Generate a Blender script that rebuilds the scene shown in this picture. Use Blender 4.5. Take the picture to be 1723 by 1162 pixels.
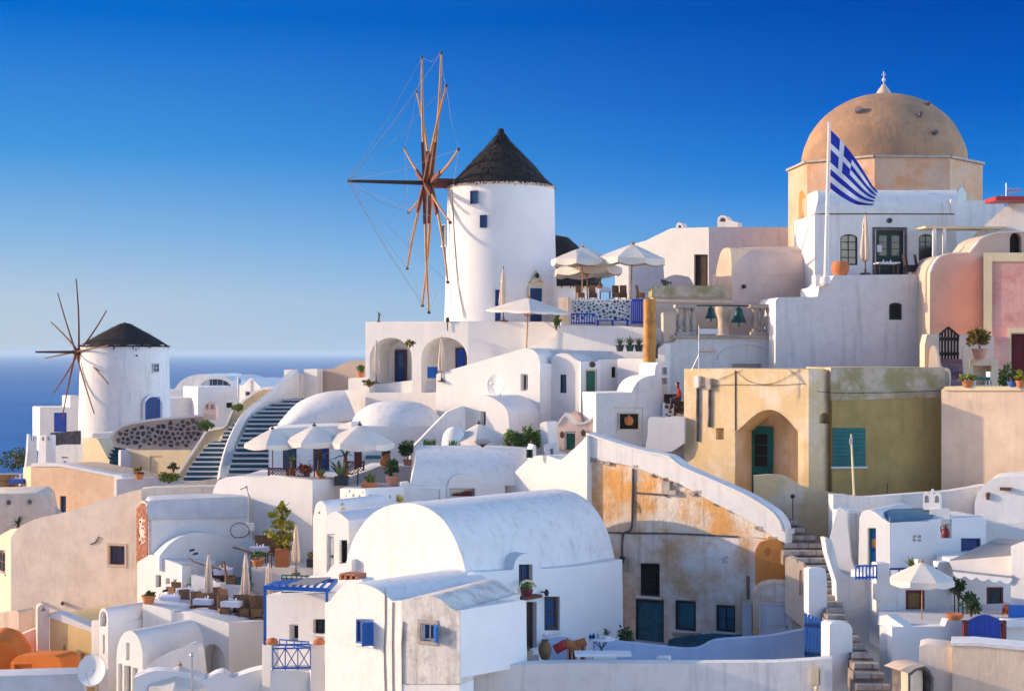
import bpy, bmesh, math, random
from mathutils import Vector, Matrix
from mathutils.geometry import tessellate_polygon
random.seed(7)
R = math.radians
scn = bpy.context.scene
COL = scn.collection
for o in list(bpy.data.objects): bpy.data.objects.remove(o)

# ------------------------------------------------------------ camera, sky, sun, exposure
F, CX, CV = 2732.0, 861.5, 592.0          # focal length and horizon, in pixels of the photograph
cam = bpy.data.cameras.new('camera'); camo = bpy.data.objects.new('camera', cam); COL.objects.link(camo)
camo.rotation_euler = (R(90), 0, 0)
cam.sensor_fit = 'HORIZONTAL'; cam.sensor_width = 36; cam.lens = 36*F/1723
cam.shift_y = 11/1723; cam.clip_start = 1; cam.clip_end = 90000
scn.camera = camo

SUN_AZ, SUN_EL = -82.0, 15.5              # from +Y, clockwise
EXPO = 1.6
sd = Vector((math.sin(R(SUN_AZ))*math.cos(R(SUN_EL)), math.cos(R(SUN_AZ))*math.cos(R(SUN_EL)), math.sin(R(SUN_EL))))
sl = bpy.data.lights.new('sun', 'SUN'); sl.energy = 2.0; sl.angle = R(0.5); sl.color = (.81, .61, .385)
so = bpy.data.objects.new('sun', sl); COL.objects.link(so); so.rotation_euler = sd.to_track_quat('Z', 'Y').to_euler()

wd = bpy.data.worlds.new('World'); scn.world = wd; wd.use_nodes = True
nt = wd.node_tree; nt.nodes.clear()
N = nt.nodes.new; L = nt.links.new
out = N('ShaderNodeOutputWorld'); bg = N('ShaderNodeBackground')
sky = N('ShaderNodeTexSky'); sky.sky_type = 'NISHITA'; sky.sun_disc = False
sky.sun_elevation = R(SUN_EL); sky.sun_rotation = R(SUN_AZ); sky.altitude = 100
sky.air_density = 1.0; sky.dust_density = 0.6; sky.ozone_density = 4.0
STR = 0.15
def MR(f, a, b, c=0.0, d=1.0):
    x = N('ShaderNodeMapRange'); x.interpolation_type = 'SMOOTHSTEP'
    for i, q in ((1, a), (2, b), (3, c), (4, d)): x.inputs[i].default_value = q
    L(f, x.inputs[0]); return x.outputs[0]
def RAMP(f, stops):
    x = N('ShaderNodeValToRGB'); L(f, x.inputs[0]); e = x.color_ramp.elements
    while len(e) < len(stops): e.new(.5)
    for i, (p_, c_) in enumerate(stops): e[i].position = p_; e[i].color = (*c_, 1)
    return x.outputs[0]
def MIX(f, a, b, t='MIX'):
    x = N('ShaderNodeMix'); x.data_type = 'RGBA'; x.blend_type = t
    for i, q in ((0, f), (6, a), (7, b)):
        if hasattr(q, 'is_linked'): L(q, x.inputs[i])
        else: x.inputs[i].default_value = q if i == 0 else (*q, 1)
    return x.outputs[2]
tc = N('ShaderNodeTexCoord'); sep = N('ShaderNodeSeparateXYZ'); L(tc.outputs['Generated'], sep.inputs[0])
dt = N('ShaderNodeVectorMath'); dt.operation = 'DOT_PRODUCT'; L(tc.outputs['Generated'], dt.inputs[0]); dt.inputs[1].default_value = sd
ac = N('ShaderNodeMath'); ac.operation = 'ARCCOSINE'; L(dt.outputs['Value'], ac.inputs[0])
ang = ac.outputs[0]; zel = sep.outputs['Z']
# the clear polarised blue of the sky away from the sun: paler on the sun's side and towards the horizon
near = RAMP(zel, [(0, (.50,.60,.72)), (.03, (.48,.60,.73)), (.07, (.25,.48,.76)), (.12, (.06,.32,.74)), (.20, (.0,.15,.63)), (.45, (.09,.22,.50)), (1, (.12,.22,.44))])
far = RAMP(zel, [(0, (.34,.53,.75)), (.05, (.13,.40,.78)), (.10, (.012,.21,.69)), (.15, (.0,.11,.56)), (.21, (.0,.06,.42)), (.45, (.07,.17,.44)), (1, (.12,.22,.44))])
blue_ = MIX(MR(ang, R(60), R(98)), near, far)
K = 1/(STR*2**EXPO)
blue_ = MIX(1.0, blue_, (K, K, K), 'MULTIPLY')
tint = MIX(1.0, sky.outputs[0], (1.98,1.52,1.36), 'MULTIPLY')
band = N('ShaderNodeMath'); band.operation = 'MULTIPLY'
L(MR(ang, R(8), R(34)), band.inputs[0]); L(MR(ang, R(97), R(124), 1.0, .0), band.inputs[1])
L(MIX(band.outputs[0], tint, blue_), bg.inputs[0]); L(bg.outputs[0], out.inputs[0])
bg.inputs[1].default_value = STR
scn.view_settings.view_transform = 'Standard'; scn.view_settings.look = 'None'
scn.view_settings.exposure = EXPO; scn.view_settings.gamma = 1; scn.view_settings.use_curve_mapping = False
try:
    scn.cycles.use_denoising = True; scn.cycles.denoiser = 'OPENIMAGEDENOISE'
    scn.cycles.max_bounces = 8; scn.cycles.diffuse_bounces = 6
except Exception: pass

# ------------------------------------------------------------ geometry helpers
def ray(u, v): return Vector(((u-CX)/F, 1.0, (CV-v)/F))
def at(u, v, Y): return ray(u, v)*Y

class Pl:
    """a vertical wall plane: through pixel column u at distance Y, turned by a degrees (a<0: faces left)"""
    def __init__(s, u, Y, a=0):
        s.o = Vector(((u-CX)/F*Y, Y, 0)); a = R(a)
        s.d = Vector((math.cos(a), math.sin(a), 0)); s.n = Vector((math.sin(a), -math.cos(a), 0))
    def __call__(s, u, v, k=0):
        r = ray(u, v); return r*(((s.o+s.n*k).dot(s.n))/r.dot(s.n))
    def sz(s, u, v, k=0):
        p = s(u, v, k); return ((p-s.o).dot(s.d), p.z)
    def p(s, a, z, k=0): return s.o+s.d*a+s.n*k+Vector((0, 0, z))
    def off(s, k):
        q = Pl(0, 1, 0); q.o = s.o+s.n*k; q.d = s.d; q.n = s.n; return q
    def turn(s, u, a):
        """another plane meeting this one at pixel column u"""
        return Pl(u, s(u, CV).y, a)
    def Y(s, u): return s(u, CV).y

def fillet(pts, r=2.0):
    out = []; n = len(pts)
    for i in range(n):
        p0, p1, p2 = Vector(pts[i-1]), Vector(pts[i]), Vector(pts[(i+1) % n])
        a, b = p0-p1, p2-p1
        la, lb = a.length, b.length
        if la < 1e-6 or lb < 1e-6: continue
        cosv = a.dot(b)/(la*lb)
        if cosv < -.93: out.append(tuple(p1)); continue
        t = min(r, la*.4, lb*.4)
        q0, q2 = p1+a/la*t, p1+b/lb*t
        for f in (0, .5, 1):
            out.append(tuple(q0*(1-f)**2+p1*2*f*(1-f)+q2*f*f))
    return out
def arch(u0, u1, vt, vs, n=10):
    c, h = (u0+u1)/2, (u1-u0)/2
    return [(c-h*math.cos(math.pi*i/n), vs-(vs-vt)*math.sin(math.pi*i/n)) for i in range(n+1)]
def cr(pts, n=4):
    """Catmull-Rom through traced points"""
    q = [pts[0]]+list(pts)+[pts[-1]]; out = []
    for i in range(1, len(q)-2):
        p0, p1, p2, p3 = [Vector(x) for x in q[i-1:i+3]]
        for k in range(n):
            t = k/n
            out.append(tuple(.5*((2*p1)+(p2-p0)*t+(2*p0-5*p1+4*p2-p3)*t*t+(3*p1-p0-3*p2+p3)*t**3)))
    out.append(tuple(pts[-1])); return out

def face(bm, vs):
    try: return bm.faces.new(vs)
    except ValueError: return None
def hexa(bm, c):
    v = [bm.verts.new(p) for p in c]
    for f in ((3,2,1,0),(4,5,6,7),(0,1,5,4),(1,2,6,5),(2,3,7,6),(3,0,4,7)): face(bm, [v[i] for i in f])
def box(bm, x0, y0, z0, x1, y1, z1):
    hexa(bm, [(x0,y0,z0),(x1,y0,z0),(x1,y1,z0),(x0,y1,z0),(x0,y0,z1),(x1,y0,z1),(x1,y1,z1),(x0,y1,z1)])
def obox(bm, c, a, b, d):
    c, a, b, d = Vector(c), Vector(a), Vector(b), Vector(d)
    hexa(bm, [c-a-b-d, c+a-b-d, c+a+b-d, c-a+b-d, c-a-b+d, c+a-b+d, c+a+b+d, c-a+b+d])
def pbox(bm, pl, s0, z0, s1, z1, k0, k1):
    hexa(bm, [pl.p(s0,z0,k1), pl.p(s1,z0,k1), pl.p(s1,z0,k0), pl.p(s0,z0,k0), pl.p(s0,z1,k1), pl.p(s1,z1,k1), pl.p(s1,z1,k0), pl.p(s0,z1,k0)])
def bar(bm, p, q, w, h=None, up=(0,0,1)):
    p, q = Vector(p), Vector(q); d = q-p
    if d.length < 1e-6: return
    h = h or w; e = d.normalized(); up = Vector(up)
    if abs(e.dot(up)) > .97: up = Vector((0,1,0))
    x = e.cross(up).normalized(); y = x.cross(e)
    obox(bm, (p+q)/2, d/2, x*w/2, y*h/2)
def tube(bm, pts, r, seg=6, r2=None, caps=True):
    pts = [Vector(p) for p in pts]; n = len(pts); rings = []
    for i, p in enumerate(pts):
        d = (pts[min(i+1, n-1)]-pts[max(i-1, 0)]).normalized()
        up = Vector((0,0,1)) if abs(d.z) < .9 else Vector((0,1,0))
        x = d.cross(up).normalized(); y = d.cross(x)
        rr = r if r2 is None else r+(r2-r)*i/max(1, n-1)
        rings.append([bm.verts.new(p+x*rr*math.cos(2*math.pi*k/seg)+y*rr*math.sin(2*math.pi*k/seg)) for k in range(seg)])
    for i in range(n-1):
        for k in range(seg): face(bm, [rings[i][k], rings[i][(k+1)%seg], rings[i+1][(k+1)%seg], rings[i+1][k]])
    if caps: face(bm, rings[0][::-1]); face(bm, rings[-1])
def lathe(bm, prof, seg=24, c=(0,0,0), ph=0, wob=0):
    c = Vector(c); rings = []
    for r, z in prof:
        if r < 1e-4: rings.append([bm.verts.new(c+Vector((0,0,z)))])
        else: rings.append([bm.verts.new(c+Vector((r*(1+random.uniform(-wob,wob))*math.cos(ph+2*math.pi*k/seg), r*(1+random.uniform(-wob,wob))*math.sin(ph+2*math.pi*k/seg), z))) for k in range(seg)])
    for A, B in zip(rings, rings[1:]):
        if len(A) == 1 and len(B) == 1: continue
        for k in range(seg):
            k2 = (k+1) % seg
            if len(A) == 1: face(bm, [A[0], B[k2], B[k]])
            elif len(B) == 1: face(bm, [A[k], A[k2], B[0]])
            else: face(bm, [A[k], A[k2], B[k2], B[k]])
    if len(rings[0]) > 1: face(bm, rings[0][::-1])
    if len(rings[-1]) > 1: face(bm, rings[-1])
def prism(bm, pl, pts, depth, k=0, holes=()):
    """front outline traced on the plane, run back by depth metres; holes = [(pts, recess)] are niches in the front"""
    loops = [[pl.sz(u, v, k) for u, v in pts]]+[[pl.sz(u, v, k) for u, v in h[0]] for h in holes]
    flat = [p for l in loops for p in l]
    V = [bm.verts.new(pl.p(s, z, k)) for s, z in flat]
    if len(loops) == 1 and len(pts) <= 4: face(bm, V)
    else:
        for t in tessellate_polygon([[Vector((s, z, 0)) for s, z in l] for l in loops]): face(bm, [V[i] for i in t])
    n = len(loops[0]); B = [bm.verts.new(pl.p(s, z, k-depth)) for s, z in loops[0]]
    for i in range(n): face(bm, [V[i], B[i], B[(i+1)%n], V[(i+1)%n]])
    for t in tessellate_polygon([[Vector((s, z, 0)) for s, z in loops[0]]]): face(bm, [B[i] for i in reversed(t)])
    q = n
    for l, h in zip(loops[1:], holes):
        m = len(l); hv = V[q:q+m]; q += m
        hb = [bm.verts.new(pl.p(s, z, k-h[1])) for s, z in l]
        for i in range(m): face(bm, [hv[i], hb[i], hb[(i+1)%m], hv[(i+1)%m]])
        for t in tessellate_polygon([[Vector((s, z, 0)) for s, z in l]]): face(bm, [hb[i] for i in t])

# ------------------------------------------------------------ objects
ORG = {}
def finish(bm, smooth):
    bmesh.ops.recalc_face_normals(bm, faces=bm.faces)
    for f in bm.faces: f.smooth = bool(smooth)
    if smooth:
        lim = R(smooth)
        for e in bm.edges:
            e.smooth = not (len(e.link_faces) == 2 and e.calc_face_angle(0) > lim)
def emit(bm, name, mat, parent=None, smooth=32, kind=None, org=None, label=None):
    if not bm.verts: bm.free(); return None
    finish(bm, smooth)
    if parent is not None: o = ORG[parent.name]
    elif org is not None: o = Vector(org)
    else:
        xs = [v.co for v in bm.verts]
        o = Vector(((min(c.x for c in xs)+max(c.x for c in xs))/2, (min(c.y for c in xs)+max(c.y for c in xs))/2, min(c.z for c in xs)))
    bmesh.ops.translate(bm, verts=bm.verts, vec=-o)
    me = bpy.data.meshes.new(name); bm.to_mesh(me); bm.free()
    for m in (mat if isinstance(mat, (list, tuple)) else [mat]): me.materials.append(m)
    ob = bpy.data.objects.new(name, me); COL.objects.link(ob)
    if parent is not None: ob.parent = parent
    else: ob.location = o
    ORG[ob.name] = o
    if kind: ob['kind'] = kind
    if label: ob['label'] = label
    return ob
def tag(o, label, cat, group=None):
    o['label'] = label; o['category'] = cat; o['kind'] = 'thing'
    if group: o['group'] = group
    return o
def thing(name, label, cat, org=(0,0,0), group=None):
    o = bpy.data.objects.new(name, None); COL.objects.link(o); o.location = org; o.empty_display_size = .2
    ORG[o.name] = Vector(org); return tag(o, label, cat, group)
def copy_tree(o, parent=None):
    c = o.copy(); COL.objects.link(c)
    if parent is not None: c.parent = parent
    for ch in list(o.children): copy_tree(ch, c)
    return c
PROTO = {}
def inst(key, builder, loc, rz, label, group=None, sc=1.0, *args):
    """the first use is the built thing itself, every later one a copy of it with its parts"""
    if key not in PROTO: PROTO[key] = builder(*args); r = PROTO[key]
    else: r = copy_tree(PROTO[key])
    r.location = loc; r.rotation_euler = (0, 0, rz); r.scale = (sc,)*3
    r['label'] = label
    if group: r['group'] = group
    elif 'group' in r.keys(): del r['group']
    return r
def B(): return bmesh.new()

# ------------------------------------------------------------ materials
MATS = {}
def mat(name, col, rough=.8, col2=None, amt=.5, scale=2.0, streak=0.0, bump=.15, bscale=14.0, bevel=.035, spec=.3, metal=0.0, fleck=None, thr=.55, wave=False, sss=0):
    m = bpy.data.materials.new(name); m.use_nodes = True
    t = m.node_tree; t.nodes.clear(); n = t.nodes.new; l = t.links.new
    o = n('ShaderNodeOutputMaterial'); p = n('ShaderNodeBsdfPrincipled'); l(p.outputs[0], o.inputs[0])
    p.inputs['Roughness'].default_value = rough; p.inputs['Metallic'].default_value = metal
    p.inputs['Specular IOR Level'].default_value = spec
    g = n('ShaderNodeNewGeometry')
    def noise(sc, det=5, vec=None, rg=.6):
        x = n('ShaderNodeTexNoise'); x.inputs['Scale'].default_value = sc; x.inputs['Detail'].default_value = det; x.inputs['Roughness'].default_value = rg
        l(vec or g.outputs['Position'], x.inputs['Vector']); return x.outputs['Fac']
    def ramp(f, a, b):
        x = n('ShaderNodeMapRange'); x.inputs[1].default_value = a; x.inputs[2].default_value = b; x.interpolation_type = 'SMOOTHSTEP'
        l(f, x.inputs[0]); return x.outputs[0]
    def mix(f, a, b):
        x = n('ShaderNodeMix'); x.data_type = 'RGBA'
        for s, q in ((0, f), (6, a), (7, b)):
            if hasattr(q, 'is_linked'): l(q, x.inputs[s])
            else: x.inputs[s].default_value = q if s == 0 else (*q, 1)
        return x.outputs[2]
    def mul(a, b):
        x = n('ShaderNodeMath'); x.operation = 'MULTIPLY'
        for i, q in enumerate((a, b)):
            if hasattr(q, 'is_linked'): l(q, x.inputs[i])
            else: x.inputs[i].default_value = q
        return x.outputs[0]
    c = col
    dark = tuple(v*(.94 if min(col) > .65 else .86) for v in col)
    c = mix(ramp(noise(.7, 3), .3, .75), col, dark)
    if col2 is not None:
        f = ramp(noise(scale, 8, rg=.65), thr-.12, thr+.15)
        c = mix(mul(f, amt), c, col2)
    if streak:
        mp = n('ShaderNodeMapping'); mp.inputs['Scale'].default_value = (3.2, 3.2, .22); l(g.outputs['Position'], mp.inputs[0])
        f = ramp(noise(1.0, 6, mp.outputs[0]), .5, .8)
        c = mix(mul(f, streak), c, tuple(v*.45 for v in (col2 or col)))
    if fleck is not None:
        f = ramp(noise(5.5, 9, rg=.75), .6, .68)
        c = mix(mul(f, .75), c, fleck)
    l(c, p.inputs['Base Color'])
    nrm = None
    if bevel:
        b = n('ShaderNodeBevel'); b.samples = 3; b.inputs[0].default_value = bevel; nrm = b.outputs[0]
    if bump:
        bu = n('ShaderNodeBump'); bu.inputs['Strength'].default_value = bump; bu.inputs['Distance'].default_value = .05
        a = n('ShaderNodeMath'); a.operation = 'ADD'
        l(mul(noise(1.3, 2), 1.3), a.inputs[0]); mb_ = n('ShaderNodeMapping'); mb_.inputs['Scale'].default_value = (13, 13, 3.2); mb_.inputs['Rotation'].default_value = (.3, .5, 0); l(g.outputs['Position'], mb_.inputs[0])
        a2 = n('ShaderNodeMath'); a2.operation = 'ADD'; l(mul(noise(bscale, 5), .6), a2.inputs[0]); l(mul(noise(1.0, 3, mb_.outputs[0]), .35), a2.inputs[1])
        l(a2.outputs[0], a.inputs[1]); l(a.outputs[0], bu.inputs['Height'])
        if nrm: l(nrm, bu.inputs['Normal'])
        nrm = bu.outputs[0]
    if nrm: l(nrm, p.inputs['Normal'])
    MATS[name] = m; return m
white = mat("whitewash", (.76,.745,.72), .85, (.62,.58,.54), .22, .9, .12, .35, 10)
white2 = mat('whitewash_old', (.76,.745,.72), .9, (.55,.52,.48), .30, 2.6, .38, .3, 11, fleck=(.66,.64,.61))
stained = mat('whitewash_stained', (.72,.69,.64), .9, (.30,.27,.24), .75, 1.6, .35, .6, 9, fleck=(.55,.30,.16))
clean = mat("whitewash_smooth", (.78,.77,.755), .8, (.7,.68,.66), .15, .8, .04, .2, 8)
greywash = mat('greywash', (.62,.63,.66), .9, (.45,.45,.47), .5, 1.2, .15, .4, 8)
cream = mat('cream_plaster', (.80,.66,.42), .85, (.70,.52,.30), .4, 1.2, .1, .3, 9)
peach = mat('peach_plaster', (.78,.53,.34), .9, (.80,.66,.50), .6, .8, .2, .4, 8)
beige = mat('pink_beige_plaster', (.79,.67,.55), .9, (.64,.50,.39), .5, .7, .25, .4, 8)
rose = mat('pale_rose_plaster', (.80,.61,.51), .9, (.60,.42,.36), .4, 1.0, .2, .35, 9)
ochre = mat('ochre_plaster', (.70,.53,.29), .9, (.76,.63,.50), .95, .8, .4, .5, 8, fleck=(.48,.33,.15))
olive = mat('olive_plaster', (.48,.345,.13), .9, (.33,.25,.09), .7, 1.0, .35, .5, 8)
oldband = mat('weathered_band_plaster', (.66,.54,.42), .95, (.34,.29,.13), .95, 1.1, .3, .7, 8, thr=.47)
ruin = mat('ruined_plaster', (.80,.72,.60), .95, (.70,.36,.12), 1.0, .62, .5, 1.0, 7, fleck=(.40,.22,.10), thr=.47)
ruinlow = mat('ruined_lower_plaster', (.80,.75,.69), .95, (.58,.38,.21), 1.0, .5, .55, 1.0, 7, fleck=(.36,.22,.12), thr=.50)
rust = mat('orange_plaster', (.66,.27,.06), .9, (.48,.22,.07), .7, 1.5, .3, .6, 8)
terra = mat('terracotta_plaster', (.62,.49,.37), .9, (.70,.53,.43), .5, .6, .1, .35, 8)
pink = mat('pink_plaster', (.80,.43,.36), .9, (.62,.22,.19), .7, 1.3, .25, .4, 8)
palepeach = mat('pale_peach_plaster', (.80,.62,.46), .9, (.62,.45,.33), .5, .9, .25, .4, 8)
domem = mat('dome_plaster', (.33,.21,.14), .95, (.46,.27,.15), .9, .45, .55, 1.0, 4, bevel=.05, fleck=(.25,.17,.12), thr=.5)
drumm = mat('drum_stone', (.64,.44,.31), .95, (.60,.28,.13), .8, .6, .3, .9, 6, bevel=.05, fleck=(.35,.2,.1))
orange = mat('orange_paint', (.74,.20,.03), .85, (.62,.15,.03), .4, 1.2, .1, .3, 9)
yellow = mat('yellow_plaster', (.82,.60,.28), .85, (.74,.5,.22), .4, 1.0, .1, .25, 9)
stonegrey = mat('dark_stone', (.12,.10,.10), .95, (.26,.22,.20), .7, 3.5, 0, .9, 9)
basalt = mat('basalt', (.055,.05,.05), .9, (.16,.12,.10), .7, 4.0, 0, .9, 11, bevel=.02)
basalts = [basalt, mat('brown_basalt', (.13,.09,.07), .9, (.22,.16,.12), .7, 4.0, 0, .9, 11, bevel=.02), mat('grey_basalt', (.095,.095,.10), .9, (.18,.17,.17), .7, 4.0, 0, .9, 11, bevel=.02)]
mortar = mat('mortar', (.62,.52,.47), .95, (.42,.35,.31), .6, 4, 0, .8, 12)
stepstone = mat('step_stone', (.26,.20,.17), .95, (.44,.38,.33), .7, 2.5, 0, .8, 9)
stepedge = mat('step_edge', (.52,.46,.41), .95, (.3,.24,.2), .8, 3, 0, .7, 12)
marble = mat('old_marble', (.50,.43,.37), .9, (.28,.24,.21), .7, 3, .4, .6, 12)
tread = mat('dark_blue_step', (.035,.10,.15), .8, (.07,.14,.18), .5, 2, 0, .3, 12, bevel=.01)
brickm = mat('brick', (.36,.14,.08), .95, (.5,.24,.15), .7, 7, 0, .8, 14, bevel=.01)
dirt = mat('hill_earth', (.58,.52,.46), .95, (.40,.34,.28), .6, .4, 0, .8, 6, bevel=0)
def simple(name, col, rough=.6, spec=.4, var=.7, sc=3.0, bump=.1, metal=0.0):
    return mat(name, col, rough, tuple(v*var for v in col), .7, sc, 0, bump, 20, 0, spec, metal)
blue = simple('blue_paint', (.008,.13,.50), .5)
deepblue = simple('deep_blue_paint', (.006,.04,.17), .5)
royal = simple('cobalt_paint', (.008,.06,.42), .5)
teal = simple('teal_paint', (.012,.17,.17), .55, var=.55)
tealdark = simple('weathered_teal_paint', (.02,.12,.18), .7, var=.4)
green = simple('green_paint', (.008,.12,.075), .5)
dgreen = simple('dark_green_paint', (.006,.03,.03), .5)
maroon = simple('maroon_paint', (.16,.015,.02), .5)
redpaint = simple('red_paint', (.45,.03,.03), .5)
brown = simple('brown_wood', (.12,.055,.035), .7, var=.5)
brownred = simple('red_brown_wood', (.17,.05,.03), .7, var=.5)
gold = simple('golden_wood', (.46,.23,.075), .6, var=.6)
dkwood = simple('dark_wood', (.045,.025,.02), .7)
wicker = simple('wicker', (.23,.125,.065), .8, var=.5, sc=18, bump=.5)
thatch = mat('thatch', (.018,.016,.018), .95, (.07,.05,.038), .6, 5, .6, 1.0, 16, 0)
ropem = simple('rope', (.30,.26,.22), .9)
ironm = simple('dark_iron', (.03,.03,.032), .6)
steel = simple('grey_metal', (.45,.46,.48), .4, metal=.6)
pipem = mat('rusty_pipe', (.55,.26,.06), .7, (.22,.10,.04), .8, 2.2, .6, .3, 12, 0)
bellm = simple('bell_bronze', (.02,.085,.075), .5, var=.5, metal=.4)
canvas = mat('umbrella_canvas', (.74,.68,.60), .9, (.66,.60,.53), .4, 1.5, 0, .12, 12, 0)
canvasg = mat('shade_grey_canvas', (.27,.27,.28), .9, (.2,.2,.21), .4, 1.5, 0, .12, 12, 0)  # grey holds the shade on the awning's sloping top; pergola cloth shares it
sand = mat('folded_umbrella_canvas', (.72,.58,.46), .9, (.56,.43,.33), .5, 3, .3, .3, 12, 0)
clay = simple('terracotta_clay', (.55,.19,.07), .8, var=.7)
clayp = simple('pink_clay', (.60,.30,.22), .8)
darkpot = simple('dark_pot', (.04,.05,.06), .7)
greenpot = simple('green_pot', (.02,.08,.06), .6)
cloth = simple('white_cloth', (.78,.78,.80), .85, var=.9)
bluecloth = simple('blue_cloth', (.06,.16,.50), .85)
soil = simple('soil', (.05,.035,.025), .95)
def leafmat(name, c1, c2):
    m = mat(name, c1, .6, c2, .9, 3.0, 0, 0, 10, 0, .25, thr=.5)
    return m
leaf = leafmat('green_leaf', (.07,.15,.03), (.17,.24,.05))
leafy = leafmat('yellow_green_leaf', (.20,.24,.025), (.40,.33,.03))
leafd = leafmat('dark_leaf', (.035,.085,.03), (.09,.14,.035))
leafa = leafmat('agave_leaf', (.10,.17,.09), (.22,.26,.13))
leafo = leafmat('dry_leaf', (.16,.13,.03), (.25,.14,.03))
petal = leafmat('red_flower', (.40,.05,.03), (.30,.10,.02))
def glass(name, col, rough=.12):
    m = bpy.data.materials.new(name); m.use_nodes = True; p = m.node_tree.nodes['Principled BSDF']
    p.inputs['Base Color'].default_value = (*col, 1); p.inputs['Roughness'].default_value = rough; p.inputs['Specular IOR Level'].default_value = .6
    return m
pane = glass('window_glass', (.02,.03,.045)); paneb = glass('blue_window_glass', (.02,.06,.14))
dark = glass('dark_interior', (.012,.011,.012), .9); panet = glass('amber_blind', (.22,.11,.02), .6)
curtain = simple('curtain_cloth', (.55,.50,.38), .9)
skin = simple('skin', (.45,.24,.16), .6); hairm = simple('dark_hair', (.02,.015,.012), .7); shirt = simple('red_shirt', (.28,.025,.025), .9); trous = simple('dark_trousers', (.03,.03,.045), .9)

# ------------------------------------------------------------ openings and houses
class Op: pass
def hole(pts, r=.2):
    o = Op(); o.pts = pts; o.r = r; o.build = None; return o
def rect(u0, v0, u1, v1): return [(u0,v1),(u0,v0),(u1,v0),(u1,v1)]
def archrect(u0, v0, u1, v1, rise): return [(u0,v1)]+arch(u0,u1,v0,v0+rise,8)+[(u1,v1)]
def inset_frame(bm, pl, s0, z0, s1, z1, k0, k1, w):
    pbox(bm, pl, s0, z0, s0+w, z1, k0, k1); pbox(bm, pl, s1-w, z0, s1, z1, k0, k1)
    pbox(bm, pl, s0+w, z1-w, s1-w, z1, k0, k1); pbox(bm, pl, s0+w, z0, s1-w, z0+w, k0, k1)
def win(u0, v0, u1, v1, fm, gmat=None, r=.16, nx=2, ny=2, arch_px=0, surround=None, sill=None, shut=None, fw=.06, lab=None, bars=None):
    o = Op(); o.pts = archrect(u0,v0,u1,v1,arch_px) if arch_px else rect(u0,v0,u1,v1); o.r = r
    def build(par, pl, k):
        q = pl.off(k); s0, z1 = q.sz(u0, v0); s1, z0 = q.sz(u1, v1)
        bm = B(); inset_frame(bm, q, s0+.004, z0+.004, s1-.004, z1-.004, -r+.003, -r+.07, fw)
        w = emit(bm, 'window', fm, par, 0, label=lab)
        bm = B()
        for i in range(1, nx): x = s0+(s1-s0)*i/nx; pbox(bm, q, x-.02, z0+fw, x+.02, z1-fw, -r+.012, -r+.055)
        emit(bm, 'mullion', fm, w, 0)
        bm = B()
        for j in range(1, ny): z = z0+(z1-z0)*j/ny; pbox(bm, q, s0+fw, z-.02, s1-fw, z+.02, -r+.014, -r+.05)
        emit(bm, 'glazing_bar', fm, w, 0)
        bm = B(); pbox(bm, q, s0+.02, z0+.02, s1-.02, z1-.02, -r+.002, -r+.02); emit(bm, 'pane', gmat or pane, w, 0)
        if arch_px:
            bm = B(); bp = o.pts[1:-1]
            P3 = [q(a, b, -r+.07) for a, b in bp]
            for a, b in zip(P3, P3[1:]): bar(bm, a, b, .07, .07)
            emit(bm, 'arch_head', fm, w, 0)
        if surround:
            bm = B(); t = .13; inset_frame(bm, q, s0-t, z0-t, s1+t, z1+t, -.05, .025, t-.002); emit(bm, 'surround', surround, w, 0)
        if sill or (s1-s0 > .5 and not surround and not arch_px):
            bm = B(); pbox(bm, q, s0-.08, z0-.09, s1+.08, z0-.003, -.05, .09); emit(bm, 'sill', sill or clean, w, 0)
        if shut:
            sm, which, ang = shut
            for side in which:
                bm = B(); ww = (s1-s0)/2; hx = s0 if side < 0 else s1
                dvec = (q.d*(-side)*math.cos(ang)+q.n*math.sin(ang))
                nv = dvec.cross(Vector((0,0,1)))
                c = q.p(hx, (z0+z1)/2, .02)+dvec*ww/2
                obox(bm, c, dvec*ww/2, nv*.02, Vector((0,0,(z1-z0)/2)))
                sh = emit(bm, 'shutter', sm, w, 0)
                bm = B()
                for j in range(9):
                    z = z0+(z1-z0)*(j+.7)/9.6
                    obox(bm, q.p(hx, z, .02)+dvec*ww/2, dvec*ww*.4, nv*.055+Vector((0,0,-.03)), Vector((0,0,.012)))
                emit(bm, 'slat', sm, sh, 0)
    o.build = build; return o
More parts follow.
